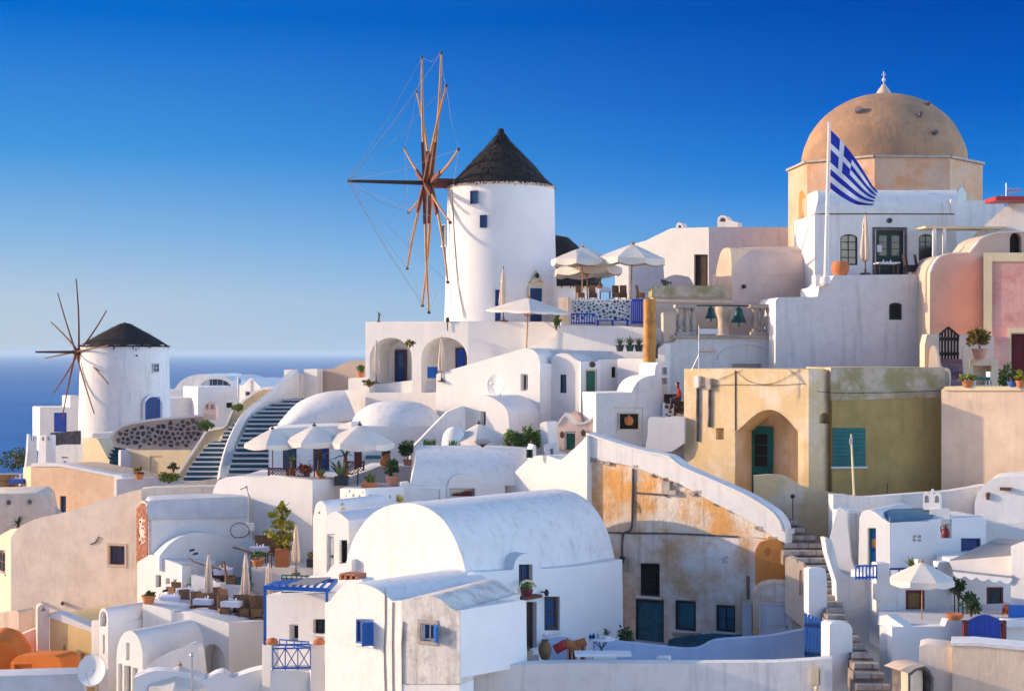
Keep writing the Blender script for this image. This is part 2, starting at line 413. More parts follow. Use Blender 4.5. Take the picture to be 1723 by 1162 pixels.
def door(u0, v0, u1, v1, dm, frame=None, r=.18, arch_px=0, leaves=1, glazed=None, surround=None, lab=None, planks=0):
    o = Op(); o.pts = archrect(u0,v0,u1,v1,arch_px) if arch_px else rect(u0,v0,u1,v1); o.r = r
    def build(par, pl, k):
        q = pl.off(k); s0, z1 = q.sz(u0, v0); s1, z0 = q.sz(u1, v1)
        if arch_px: z1 = z1-.001
        fw = .08 if frame else .01
        bm = B(); zt = z1-fw
        pbox(bm, q, s0+fw, z0, s1-fw, zt, -r+.003, -r+.05)
        lw = (s1-s0-2*fw)/leaves
        for i in range(leaves):
            a = s0+fw+lw*i; b = a+lw; h = zt-z0
            for f0, f1 in ((.06,.44),(.52,.94)):
                if glazed and f0 > .5: continue
                pbox(bm, q, a+lw*.16, z0+h*f0, b-lw*.16, z0+h*f1, -r+.04, -r+.07)
        d = emit(bm, 'door', dm, par, 0, label=lab)
        if planks:
            for i in range(planks):
                a = s0+fw+(s1-s0-2*fw)*i/planks; b = s0+fw+(s1-s0-2*fw)*(i+1)/planks
                bm = B(); pbox(bm, q, a+.012, z0, b-.012, zt-.02, -r+.045, -r+.066); emit(bm, 'plank', dm, d, 0)
        if glazed:
            for i in range(leaves):
                a = s0+fw+lw*i; b = a+lw; h = zt-z0
                bm = B(); pbox(bm, q, a+lw*.2, z0+h*.5, b-lw*.2, z0+h*.92, -r+.04, -r+.058); emit(bm, 'pane', glazed, d, 0)
                bm = B(); 
                for f in (.64, .78): pbox(bm, q, a+lw*.2, z0+h*f-.015, b-lw*.2, z0+h*f+.015, -r+.045, -r+.07)
                emit(bm, 'glazing_bar', dm, d, 0)
        if frame:
            bm = B(); pbox(bm, q, s0+.003, z0, s0+fw, z1-.003, -r+.003, -r+.09); pbox(bm, q, s1-fw, z0, s1-.003, z1-.003, -r+.003, -r+.09); pbox(bm, q, s0+fw, z1-fw, s1-fw, z1-.003, -r+.003, -r+.09)
            emit(bm, 'door_frame', frame, d, 0)
        if surround:
            t = .16; bm = B(); pbox(bm, q, s0-t, z0, s0-.002, z1+t, -.05, .03); pbox(bm, q, s1+.002, z0, s1+t, z1+t, -.05, .03); pbox(bm, q, s0-.002, z1+.002, s1+.002, z1+t, -.05, .03)
            emit(bm, 'surround', surround, d, 0)
        bm = B(); zz = z0+(z1-z0)*.46; pbox(bm, q, s1-fw-.14, zz-.05, s1-fw-.1, zz+.05, -r+.05, -r+.1); emit(bm, 'handle', ironm, d, 0)
    o.build = build; return o

class House:
    def __init__(s, name, label, cat, u, v, Y, group=None):
        s.r = thing(name, label, cat, at(u, v, Y), group); s.b = {}
    def wall(s, pl, pts, depth, ops=(), m=None, part='wall', k=0, rnd=2.0, own=False):
        m = m or white
        if rnd: pts = fillet(pts, rnd)
        key = (part, m.name) if not own else (part, m.name, len(s.b))
        bm = s.b.setdefault(key, (part, m, B()))[2]
        prism(bm, pl, pts, depth, k, [(o.pts, o.r) for o in ops])
        for o in ops:
            if o.build: o.build(s.r, pl, k)
        return s
    def bm(s, part, m): return s.b.setdefault((part, m.name), (part, m, B()))[2]
    def done(s):
        for part, m, bm in s.b.values(): emit(bm, part, m, s.r)
        s.b = {}; return s.r
def lone(name, label, cat, pl, pts, depth, m=None, ops=(), k=0, rnd=2.0, group=None):
    """a wall or block that is one thing"""
    m = m or white
    if ops:
        u = sum(p[0] for p in pts)/len(pts); v = max(p[1] for p in pts)
        h = House(name, label, cat, u, v, pl.Y(u), group); h.wall(pl, pts, depth, ops, m, 'wall', k, rnd); return h.done()
    bm = B(); prism(bm, pl, fillet(pts, rnd) if rnd else pts, depth, k)
    return tag(emit(bm, name, m), label, cat, group)
# ============================================================ the setting: sea and hill
bm = B()
v = [bm.verts.new(p) for p in ((-30000,100,-90),(30000,100,-90),(30000,40000,-90),(-30000,40000,-90))]; bm.faces.new(v)
seam = bpy.data.materials.new('sea_water'); seam.use_nodes = True
t = seam.node_tree; p = t.nodes['Principled BSDF']
p.inputs['Base Color'].default_value = (.0,.105,.34,1); p.inputs['Roughness'].default_value = .35; p.inputs['Specular IOR Level'].default_value = .05
g = t.nodes.new('ShaderNodeNewGeometry'); n1 = t.nodes.new('ShaderNodeTexNoise'); n1.inputs['Scale'].default_value = .05; n1.inputs['Detail'].default_value = 6
mp = t.nodes.new('ShaderNodeMapping'); mp.inputs['Scale'].default_value = (.0016,.0045,1); n2 = t.nodes.new('ShaderNodeTexNoise'); n2.inputs['Scale'].default_value = 1; n2.inputs['Detail'].default_value = 7; n2.inputs['Roughness'].default_value = .65
t.links.new(g.outputs['Position'], mp.inputs[0]); t.links.new(mp.outputs[0], n2.inputs['Vector'])
rp = t.nodes.new('ShaderNodeValToRGB'); t.links.new(n2.outputs['Fac'], rp.inputs[0]); rp.color_ramp.elements[0].position = .35; rp.color_ramp.elements[0].color = (.0,.085,.29,1); rp.color_ramp.elements[1].position = .68; rp.color_ramp.elements[1].color = (.003,.14,.42,1); t.links.new(rp.outputs[0], p.inputs['Base Color'])
bu = t.nodes.new('ShaderNodeBump'); bu.inputs['Strength'].default_value = .5; bu.inputs['Distance'].default_value = 3
t.links.new(g.outputs['Position'], n1.inputs['Vector']); t.links.new(n1.outputs['Fac'], bu.inputs['Height']); t.links.new(bu.outputs[0], p.inputs['Normal'])
emit(bm, 'sea', seam, None, 0, 'structure')

CTRL = [(0,1300,56),(500,1300,55),(900,1230,54),(1300,1200,54),(1723,1200,52),(1723,1130,58),(0,1150,70),(300,1120,68),(650,1130,64),(1000,1120,62),
        (1380,1100,60),(1500,1090,62),(0,1060,88),(250,1040,82),(500,980,80),(850,900,80),(1150,1000,76),(1450,850,72),(1700,850,72),
        (0,900,105),(250,840,96),(450,830,88),(650,770,88),(850,730,88),(1050,720,86),(1300,680,84),(1600,660,84),(50,830,120),(210,770,138),(350,730,145),
        (600,670,98),(750,640,97),(900,640,97),(1100,600,96),(1300,570,96),(1600,560,95),(1723,560,95),(50,770,150),(330,730,160),(480,690,150),(700,620,115),(1000,590,120),(1300,560,120),(1723,540,120),
        (-200,900,150),(-300,1100,90),(-200,1300,60),(1950,900,70),(2000,560,110)]
CP = [at(u,v,Y) for u, v, Y in CTRL]
def ground_z(x, y):
    a = b = 0
    for c in CP:
        w = 1/((x-c.x)**2+(y-c.y)**2+4)**1.6; a += w*c.z; b += w
    return a/b-2.6
def gz(x, y):
    if y >= 165: return -60
    if y >= 52: return ground_z(x, y)
    z = ground_z(x, 52); return z+(-17-z)*min(1, (52-y)/25)
bm = B(); gx = [-165+6*i for i in range(20)]+[-45+3*i for i in range(31)]+[51+8*i for i in range(16)]; gy = [-130+10*j for j in range(17)]+[40+3*j for j in range(44)]
vv = [[bm.verts.new((x, y, gz(x, y))) for x in gx] for y in gy]
for j in range(len(gy)-1):
    for i in range(len(gx)-1): bm.faces.new((vv[j][i], vv[j][i+1], vv[j+1][i+1], vv[j+1][i]))
emit(bm, 'hillside', dirt, None, 60, 'structure')

# sea air: far water fades into it
bm = B(); box(bm, -29000, -160, -92, 29000, 39000, 18)
hz = bpy.data.materials.new('sea_haze'); hz.use_nodes = True; t = hz.node_tree; t.nodes.clear()
o_ = t.nodes.new('ShaderNodeOutputMaterial'); pv = t.nodes.new('ShaderNodeVolumePrincipled')
pv.inputs['Color'].default_value = (.60,.81,1,1); pv.inputs['Density'].default_value = 5.5e-5; t.links.new(pv.outputs[0], o_.inputs['Volume'])
emit(bm, 'haze', hz, None, 0, 'stuff')

# ============================================================ windmills
def cyl_plane(c, rad, u, k=0.0):
    """plane tangent to a round tower where the pixel column u meets its camera side"""
    dx = ray(u, CV); best = None
    A = dx.x**2+1; Bq = -2*(dx.x*c.x+c.y); Cq = c.x**2+c.y**2-rad**2
    tt = (-Bq-math.sqrt(max(0, Bq*Bq-4*A*Cq)))/(2*A); p = Vector((dx.x*tt, tt, 0)); n = (p-Vector((c.x, c.y, 0))).normalized()
    pl = Pl(0, 1, 0); pl.n = n; pl.d = Vector((-n.y, n.x, 0)); pl.o = p+n*k; return pl
def sails(par, hub, A, Rr, phis, sprit, r0, inner, wood, woodin, org):
    A = A.normalized(); Bd = Vector((-A.y, A.x, 0)); tips = []
    bm = B(); tube(bm, [hub-A*1.0*(Rr/7.4)-A*.3, hub+A*sprit], r0*1.5, 8, r0*.8); emit(bm, 'bowsprit', dkwood, par)
    bm = B(); tube(bm, [hub-A*2.2*(Rr/7.4), hub+A*.3], r0*3.0, 10, r0*3.0); emit(bm, 'axle', woodin, par)
    for i, ph in enumerate(phis):
        d = Vector((0,0,1))*math.cos(R(ph))+Bd*math.sin(R(ph))
        off = A*(.16 if i % 2 else -.16)*(Rr/7.4); L_ = Rr*random.uniform(.985, 1.0)
        bow = A*(.10 if i % 2 else -.10)*(Rr/7.4)
        pts = [hub+off+d*L_*f+bow*math.sin(f*3)+Bd*(.07*math.sin(f*3.2)*Rr/7.4) for f in (0,.2,.4,.6,.8,1)]
        bm = B(); tube(bm, pts, r0, 6, r0*.55); sp = emit(bm, 'spar', wood, par); tips.append(pts[-1])
        if inner:
            bm = B(); bar(bm, pts[0]+A*.1, pts[1]*.4+pts[2]*.6+A*.06, r0*1.6, r0*2.6); emit(bm, 'splint', woodin, sp)
            bm = B(); lathe(bm, [(r0*.9,-.08),(r0*1.0,.0),(r0*.7,.08)], 6, pts[-1]); emit(bm, 'tip_cap', ironm, sp)
    return tips, hub+A*sprit
def thatched(par, c, zt, prof, nfr):
    bm = B(); lathe(bm, [(r, zt+h) for r, h in prof], 40, (c.x, c.y, 0), 0, .018); rf = emit(bm, 'roof', thatch, par, 50)
    bm = B()
    for i in range(nfr):
        a = random.uniform(0, 2*math.pi); j = random.choice(range(len(prof)-2)); f = random.random()
        if random.random() < .45: j, f = 1, random.random()*.25
        r = prof[j][0]*(1-f)+prof[j+1][0]*f; h = prof[j][1]*(1-f)+prof[j+1][1]*f
        d = Vector((math.cos(a), math.sin(a), 0)); p0 = Vector((c.x, c.y, zt+h+.05))+d*(r+.03)
        sl_ = Vector((d.x, d.y, -(prof[j+1][1]-prof[j][1])/max(.05, prof[j][0]-prof[j+1][0]))).normalized()
        q = p0+sl_*random.uniform(.2, .42)*(.7 if j == 1 else 1)+Vector((0,0,random.uniform(.0,.07))); x = Vector((-d.y, d.x, 0))*random.uniform(.02,.05)
        vs = [bm.verts.new(w) for w in (p0-x, p0+x, q+x*.6, q-x*.6)]; bm.faces.new(vs)
    emit(bm, 'straw', thatch, rf, 0, 'stuff')
    return rf

# --- the tall windmill
YM = 95; mc = at(843, CV, YM)
def zz(v, Y=YM): return (CV-v)*Y/F
wm = thing('windmill', 'tall white windmill with thatched cone roof and bare wooden sails', 'windmill', (mc.x, mc.y, zz(560)))
bm = B(); lathe(bm, [(3.36,-1.6),(3.31,zz(540)),(3.24,zz(470)),(3.17,zz(400)),(3.13,zz(340)),(3.12,zz(318))], 64, (mc.x, mc.y, 0)); emit(bm, 'tower', clean, wm, 40)
bm = B(); lathe(bm, [(2.9,zz(320)),(3.15,zz(319)),(3.15,zz(314.5)),(2.8,zz(312))], 48, (mc.x, mc.y, 0)); emit(bm, 'wall_plate', palepeach, wm, 40)
thatched(wm, mc, zz(315), [(2.9,-.04),(3.06,.0),(2.55,.56),(2.02,1.18),(1.45,1.75),(.92,2.28),(.52,2.7),(.27,2.98),(.15,3.15),(.12,3.38),(0,3.42)], 1400)
for (a, b, c_, d_) in ((792,321,805,343),(808,362,820,383)):
    win(a, b, c_, d_, deepblue, paneb, r=-.02, nx=1, ny=2).build(wm, cyl_plane(mc, 3.13, (a+c_)/2), 0)
door(888,482,912,541, deepblue, white, r=-.03, planks=4).build(wm, cyl_plane(mc, 3.28, 900), 0)
door(831,485,845,541, deepblue, white, r=-.03).build(wm, cyl_plane(mc, 3.28, 838), 0)
q = cyl_plane(mc, 3.26, 904); bm = B(); prism(bm, q, [(892,477),(904,455),(917,477)], .3, .12, [([(897,474),(904,461),(912,474)], .15)]); emit(bm, 'niche', cream, wm)
bm = B(); lathe(bm, [(.02,-.14),(.11,-.08),(.13,.06),(.04,.16),(0,.2)], 8, q(904, 464, .25)); emit(bm, 'lamp', ironm, wm)
win(745,378,751,412, steel, pane, r=-.02, nx=1, ny=1).build(wm, cyl_plane(mc, 3.15, 757), 0)
hub = at(721, 308, YM-.4); AX = Vector((-.965,-.24,0))
tips, sp = sails(wm, hub, AX, 7.65, [22+30*i for i in range(12)], 4.75, .10, True, gold, brownred, None)
for i, tp in enumerate(tips):
    bm = B(); mid = (tp+sp)/2+Vector((0,0,-.25)); tube(bm, [sp, (sp*3+mid)/4, mid, (tp*3+mid)/4, tp], .010, 4); emit(bm, 'stay_rope', ropem, wm)
    bm = B(); tq = tips[(i+1) % 12]; tube(bm, [tp, (tp+tq)/2*1.0+(hub-(tp+tq)/2)*.05, tq], .009, 4); emit(bm, 'rim_rope', ropem, wm)
bm = B(); tube(bm, [cyl_plane(mc,3.16,760).o+Vector((0,0,zz(322))), cyl_plane(mc,3.2,764).o+Vector((0,0,zz(400))), cyl_plane(mc,3.3,770).o+Vector((0,0,zz(480))), cyl_plane(mc,3.36,781).o+Vector((0,0,zz(536)))], .025, 5); emit(bm, 'cable', ropem, wm)

# --- the low windmill
YL = 135; lc = at(210, CV, YL)
def zl(v): return (CV-v)*YL/F
lm = thing('windmill', 'squat white windmill by the sea with dark cap and spindly sails', 'windmill', (lc.x, lc.y, zl(745)))
bm = B(); lathe(bm, [(3.85,zl(790)),(3.75,zl(735)),(3.71,zl(690)),(3.66,zl(640)),(3.60,zl(583)),(3.5,zl(580))], 56, (lc.x, lc.y, 0)); emit(bm, 'tower', white2, lm, 40)
thatched(lm, lc, zl(583), [(3.2,-.1),(3.72,0),(2.75,.62),(1.95,1.08),(1.1,1.55),(.4,1.9),(0,2.02)], 700)
door(244,668,268,710, deepblue, royal, r=-.03, arch_px=9, surround=None, planks=3).build(lm, cyl_plane(lc, 3.73, 256), 0)
bm = B(); q = cyl_plane(lc, 3.75, 257)
for a, b in zip(arch(242,272,665,680,8), arch(242,272,665,680,8)[1:]): bar(bm, q(*a), q(*b), .2, .2)
bar(bm, q(272,680), q(272,712), .2, .2); bar(bm, q(242,680), q(242,712), .2, .2); emit(bm, 'door_surround', white, lm)
win(257,611,267,626, greywash, pane, r=-.02).build(lm, cyl_plane(lc, 3.66, 262), 0)
bm = B(); lathe(bm, [(.08,-.06),(.1,0),(.08,.06)], 8, cyl_plane(lc,3.62,230).o+Vector((0,0,zl(598)))); emit(bm, 'spout', ironm, lm)
hub = at(130, 592, YL-1.2)
sails(lm, hub, Vector((-.77,-.64,0)), 6.1, [-5,-35,-65,-95,57,85,115,145,175,-155,-125], 3.6, .09, False, brownred, brownred, None)

# ============================================================ far left
h = House('white_house', 'small white flat roofed house with blue door left of squat windmill', 'house', 95, 735, 142)
p = Pl(67, 140, 25); h.wall(p, [(67,685),(118,685),(118,666),(140,666),(140,760),(67,760)], 4, [door(91,694,112,726, royal, None)]); h.done()
h = lone('stone_wall', 'dark rubble wall below the small blue doored house', 'wall', Pl(110,133,-5), [(84,728),(140,724),(140,760),(90,760)], .6, stonegrey)
lone('garden_wall', 'pale wall with cut out holes beside the tapered chimney far left', 'wall', Pl(120,124,-22), [(80,752),(102,748),(135,748),(143,742),(146,775),(146,800),(80,800)], .5, white2, [hole(rect(104,768,115,770.5),.2), hole(rect(107,775,112,777.5),.2)])
h = House('chimney', 'tapered white chimney with two arched vents above the peach wall', 'chimney', 80, 785, 116)
p = Pl(77, 116, -28); h.wall(p, [(66,732),(77,732),(77,800),(62,800)], 1.0, [hole([(70,741)]+arch(70,75,734,738,5)+[(75,741)],.3)])
p2 = p.turn(77, 30); h.wall(p2, [(77,732),(87,732),(93,770),(96,800),(77,800)], 1.0, [hole([(78.5,741)]+arch(78.5,84,734,738,5)+[(84,741)],.3)]); h.done()
lone('garden_wall', 'low blue shaded wall and gate posts left of the tapered chimney', 'wall', Pl(55,118,30), [(48,730),(52,730),(52,742),(57,742),(57,733),(62,733),(62,800),(42,800),(46,765)], .5, greywash)
h = House('peach_house', 'long low peach walled house with one narrow purple door', 'house', 120, 870, 104)
p = Pl(52, 106, -25); h.wall(p, [(52,783),(100,783),(140,791),(200,803),(200,905),(52,905)], 4, [door(101,834,111,870, deepblue, brown)], peach)
h.wall(p.turn(52,-62), [(39,786),(52,783),(52,905),(39,905)], 1.2, (), peach); h.wall(p, [(52,779),(100,779),(200,799),(200,804.5),(100,784.5),(52,784.5)], .8, (), white, 'coping', .06)
h.wall(p.turn(196,-30), [(192,797),(206,800),(206,900),(192,900)], 1.0, (), white, 'pillar', .1); h.done()
lone('ramp_wall', 'slanting grey wall against the foot of the peach house', 'wall', Pl(90,101,20), [(68,832),(72,832),(112,868),(112,910),(68,910)], .6, greywash)
h = House('beige_house', 'grey beige house with two drain spouts at far left edge', 'house', 35, 900, 97)
h.wall(Pl(35,97,8), [(-30,831),(62,829),(72,838),(82,890),(82,930),(-30,930)], 5, (), beige)
for u, v in ((15,844),(50,843)):
    bm = B(); q = Pl(35,97,8); tube(bm, [q(u,v,-.1), q(u,v+2,.35)], .13, 6); emit(bm, 'spout', stonegrey, h.r)
h.done()
# sea side cafe terrace at the left edge
h = House('cafe_terrace', 'white cafe terrace with railing posts at the far left edge', 'terrace', 20, 830, 110)
h.wall(Pl(20,109,15), [(-40,822),(25,820),(40,812),(40,860),(-40,860)], 3); 
for i in range(8): h.wall(Pl(20,111.5,0), [(-4+6*i,797),(-1.8+6*i,797),(-1.8+6*i,820),(-4+6*i,820)], .15, (), white, 'post', 0, 0, True)
h.wall(Pl(20,111.5,0), [(-30,796),(38,796),(38,798.5),(-30,798.5)], .1, (), white, 'rail', .05, 0); h.done()

# ---------- the long pinkish wall and its roof edge
h = House('pink_beige_house', 'large windowless pinkish beige house with one small barred window', 'house', 120, 1060, 82)
p = Pl(30, 85, -21)
h.wall(p, cr([(18,905),(30,888),(62,872),(110,861),(180,838),(235,823),(260,819)],3)+[(260,1110),(18,1110)], 6, [win(183,917,210,950, brownred, paneb, r=.2, nx=3, ny=2, surround=terra)], beige)
h.wall(p.turn(30,-58), [(-40,925),(0,900),(18,890),(30,888),(30,1110),(-40,1110)], 3, [win(-8,925,9,965, brown, pane, r=.2)], palepeach, k=.0, rnd=0)
p = Pl(255, 81.2, 8); h.wall(p, [(238,822),(260,820),(404,817),(406,840),(238,842)], 1.0, (), beige, 'parapet')
for u, v in ((71,1014),(105,1013)):
    bm = B(); q = Pl(30,85,-21); tube(bm, [q(u,v,-.1), q(u,v+2,.25)], .09, 6); emit(bm, 'spout', stonegrey, h.r)
bm = B(); q = Pl(30,85,-21); tube(bm, [q(152,915,.03),q(160,912,.03),q(165,905,.04),q(166,902,.03)], .03, 5); emit(bm, 'bracket', ironm, h.r)
h.done()
# red brick end and vaulted white house beside it
h = House('vaulted_house', 'white vaulted house with an exposed red brick end wall', 'house', 300, 950, 78)
p = Pl(250, 76.5, 14)
h.wall(p, [(250,872),(417,868),(425,905),(425,985),(250,1000)], 4)
h.wall(p, [(250,874)]+cr([(246,858),(249,845),(262,841),(330,838),(408,836),(416,845),(419,870)],3), 2.5, (), greywash, 'roof', .12)
pb = p.turn(250,-55); h.wall(pb, [(230,935)]+cr([(230,862),(233,848),(240,842),(246,846),(250,860)],3)+[(250,952)], .8, (), mortar, 'end_wall', .02, 0)
bm = B(); z0 = pb.sz(240, 950)[1]; s0, s1 = pb.sz(231, 900)[0], pb.sz(249.5, 900)[0]; zt = pb.sz(240, 845)[1]
j = 0; z = z0
while z < zt:
    s = s0-(.1 if j % 2 else 0); 
    while s < s1:
        a, b = max(s, s0), min(s+.2, s1); ctr = (a+b)/2; top = zt-.35*abs((ctr-(s0+s1)/2)/((s1-s0)/2))**2
        pl_ = (z0+.9 < z < zt-.75) and abs(ctr-(s0+s1)/2) < (s1-s0)*.27 and random.random() < .75
        if b-a > .03 and z < top-.05 and not pl_: pbox(bm, pb, a+.008, z+.006, b-.008, z+.085, -.05, .045+random.uniform(0,.03))
        s += .21
    z += .095; j += 1
emit(bm, 'brick', brickm, h.r, 0, 'stuff')
h.done()
# curved white vault below it, rising out of the terrace
h = House('vault_roof', 'curved white vault roof behind the upper wicker table', 'roof', 340, 960, 74)
p = Pl(268, 75.6, 28)
h.wall(p, cr([(268,935),(285,915),(305,902),(325,896),(345,896),(372,901),(392,908)],4)+[(400,960),(268,960)], 2.4)
h.done()
h = House('terrace_house', 'white house below the brick end with three small windows', 'house', 280, 1000, 75)
p = Pl(231, 76.8, -38)
h.wall(p, [(231,945),(253,932),(300,948),(308,952),(308,1080),(231,1080)], 2.0, [win(262,967,271,987, steel, pane, r=.25, nx=2, ny=1), hole(rect(279,972,286,982),.2), hole(rect(292,974,301,981),.2)])
h.wall(p.turn(308,40), [(306,952),(321,951),(321,1040),(306,1040)], .5, (), clean, 'pillar'); h.done()
# restaurant decks
h = House('restaurant_terrace', 'lower restaurant terrace on a white walled base with arches', 'terrace', 340, 1100, 68)
p = Pl(240, 70.5, -26)
h.wall(p, [(240,1014),(288,1025),(288,1180),(240,1180)], 8)
p3 = Pl(320, 69.6, -26); h.wall(p3, [(288,1030),(320,1028),(385,1047),(385,1180),(288,1180)], 6, [hole([(332,1180)]+arch(332,381,1082,1125,9)+[(381,1180)], 1.0)])
p4 = p3.turn(385, 32); h.wall(p4, [(385,1047),(450,1044),(450,1180),(385,1180)], 4)
h.wall(p3.turn(288,55), [(288,1026),(320,1030),(320,1180),(288,1180)], .4)
bm = B(); zt = -11.52
A = p(240,1014); D = p4(450,1044)
v = [bm.verts.new((x, y, zt)) for x, y in ((A.x,A.y+.1),(p3(320,1030).x,p3(320,1030).y+.1),(p3(385,1030).x,p3(385,1030).y+.15),(D.x+1,D.y+.2),(D.x+1.5,76.5),(A.x-1,77.5))]; bm.faces.new(v); emit(bm, 'deck', greywash, h.r)
h.done()
h = House('upper_terrace', 'raised green floored dining terrace behind the lower tables', 'terrace', 400, 1000, 74)
p = Pl(322, 74.5, -20); h.wall(p, [(322,966),(362,976),(368,985),(368,1060),(322,1060)], .4)
p = Pl(372, 73.6, -5); h.wall(p, [(366,982),(412,988),(412,1006),(366,1006)], .5, (), clean)
p2 = Pl(372, 73.4, -20); h.wall(p2, [(356,982),(371,981),(371,1012),(356,1012)], .5, (), white, 'pillar')
bm = B(); zt = -10.7; a, b = at(325, 960, 76.5), at(460, 960, 76.5); v = [bm.verts.new((x,y,zt)) for x, y in ((a.x,74.6),(b.x-1.2,73.7),(b.x,77),(a.x,78.5))]; bm.faces.new(v); emit(bm, 'floor', simple('green_floor_paint',(.06,.24,.20),.7), h.r)
h.wall(Pl(380,77.2,12), cr([(372,938),(395,922),(430,908),(470,904)],3)+[(470,1000),(372,1000)], .6, (), white, 'back_wall')
p = Pl(430, 75.2, -16); h.wall(p, [(423,953),(520,955),(548,958),(548,1000),(423,1000)], 2.2, (), clean, 'planter_wall')
h.done()
# small vaulted houses low left
h = House('vaulted_house', 'narrow white vaulted house with arched end window bottom left', 'house', 180, 1110, 69)
p = Pl(182, 69.4, -38)
h.wall(p, [(166,1200),(166,1045)]+arch(166,182,1022,1040,8)[1:]+[(182,1200)], 7.4, [win(168.5,1028,179,1053, white, pane, r=.25, nx=1, ny=1, arch_px=8), hole(rect(173,1068,176.5,1099),.15)])
h.wall(p.turn(182,48), [(182,1056),(240,1040),(240,1180),(182,1180)], .3, (), clean, k=-.05)
h.wall(Pl(160,70.3,-30), [(154,1043),(165,1043),(165,1110),(154,1110)], .6, (), white2, 'pillar'); h.done()
h = House('vaulted_house', 'white barrel vaulted front with tall slit and double glass doors', 'house', 220, 1160, 67)
p = Pl(240, 66.4, -34)
h.wall(p, [(196,1220),(196,1110)]+arch(196,240,1060,1105,12)[1:-1]+[(240,1110),(240,1220)], 3.6, [hole(rect(212,1081,218,1110),.2), win(199,1116,206,1200, white, pane, r=.2, nx=1, ny=3), win(209,1119,220,1200, white, dark, r=.25, nx=2, ny=1), win(223,1123,232,1200, white, pane, r=.2, nx=1, ny=3)])
h.wall(p.turn(240,50), [(240,1112),(286,1092),(300,1086),(310,1180),(240,1180)], .4, (), clean, k=-.1); h.done()
lone('garden_wall', 'rounded white wall sweeping down beside the double glass doors', 'wall', Pl(250,65.6,-12), cr([(243,1125),(262,1108),(300,1092),(322,1082),(332,1090)],3)+[(345,1180),(243,1180)], .6, white)
lone('garden_wall', 'scalloped low white wall along the bottom edge', 'wall', Pl(330,62,8), cr([(225,1140),(262,1128),(330,1135),(345,1142),(362,1133),(378,1131),(390,1140),(420,1130),(470,1120),(552,1118)],3)+[(552,1220),(225,1220)], .9, clean)
h = House('chimney', 'slim rose tinted chimney in front of the pinkish beige house', 'chimney', 72, 1100, 74)
p = Pl(64, 73, 22); h.wall(p, [(63,1024)]+arch(63,83,1016,1024,6)[1:-1]+[(83,1024),(83,1110),(63,1110)], .6, [hole([(69,1027),(72.5,1019),(77,1027)],.15)], rose); h.done()
h = House('yellow_house', 'pale yellow house wall with two narrow openings bottom left', 'house', 120, 1120, 72)
p = Pl(84, 73.2, -24); h.wall(p, [(84,1036),(155,1060),(155,1200),(84,1200)], 4, [hole(rect(105,1085,110,1130),.3), door(135,1098,142,1135, rust, None)], yellow)
h.wall(p, [(83,1030),(100,1032),(155,1055),(155,1064),(83,1038)], .6, (), white, 'coping', .08); h.done()
lone('garden_wall', 'curved tan wall end at the left edge under the beige house', 'wall', Pl(10,78,-30), [(-30,1035),(28,1026),(32,1030),(32,1110),(-30,1110)], 1.0, palepeach)
lone('sloping_wall', 'sloping pale rose wall leading up to the slim chimney', 'wall', Pl(40,73.6,12), [(8,1078),(62,1056),(66,1054),(66,1130),(8,1130)], .5, rose)
h = House('orange_house', 'low bright orange house with rounded roof at bottom left', 'house', 40, 1130, 68)
h.wall(Pl(20,70,8), [(-40,1180),(-40,1080)]+cr([(-10,1074),(12,1080),(24,1092),(35,1107)],3)+[(35,1180)], 3, (), orange)
h.wall(Pl(60,68.6,-22), [(18,1113),(30,1102),(90,1102),(100,1106),(104,1118),(104,1140),(18,1140)], 1.2, [hole(rect(24,1117,54,1126),.12)], orange)
h.done()
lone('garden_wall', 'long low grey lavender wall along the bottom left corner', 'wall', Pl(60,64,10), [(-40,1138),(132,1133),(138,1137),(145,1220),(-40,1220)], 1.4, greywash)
def loft(bm, pl, top, bot, depth, n=7, back=1.0, k=0):
    """a quarter barrel: bottom edge on the plane, top edge set back by depth"""
    m = len(top); rows = []
    for j in range(n+1):
        t = j/n*math.pi/2
        row = []
        for a, b in zip(bot, top):
            kk = k-depth*(1-math.cos(t)); f = math.sin(t)
            s0, z0 = pl.sz(*a, k); s1, z1 = pl.sz(*b, k-depth)
            row.append(bm.verts.new(pl.p(s0+(s1-s0)*f, z0+(z1-z0)*f, kk)))
        rows.append(row)
    rows.append([bm.verts.new(v.co-pl.n*back-Vector((0,0,.05))) for v in rows[-1]])
    rows.append([bm.verts.new(Vector((v.co.x, v.co.y, rows[0][0].co.z))) for v in rows[-1]])
    for A, C in zip(rows, rows[1:]+[rows[0]]):
        for i in range(m-1): face(bm, [A[i], A[i+1], C[i+1], C[i]])
    face(bm, [r[0] for r in rows][::-1]); face(bm, [r[-1] for r in rows])
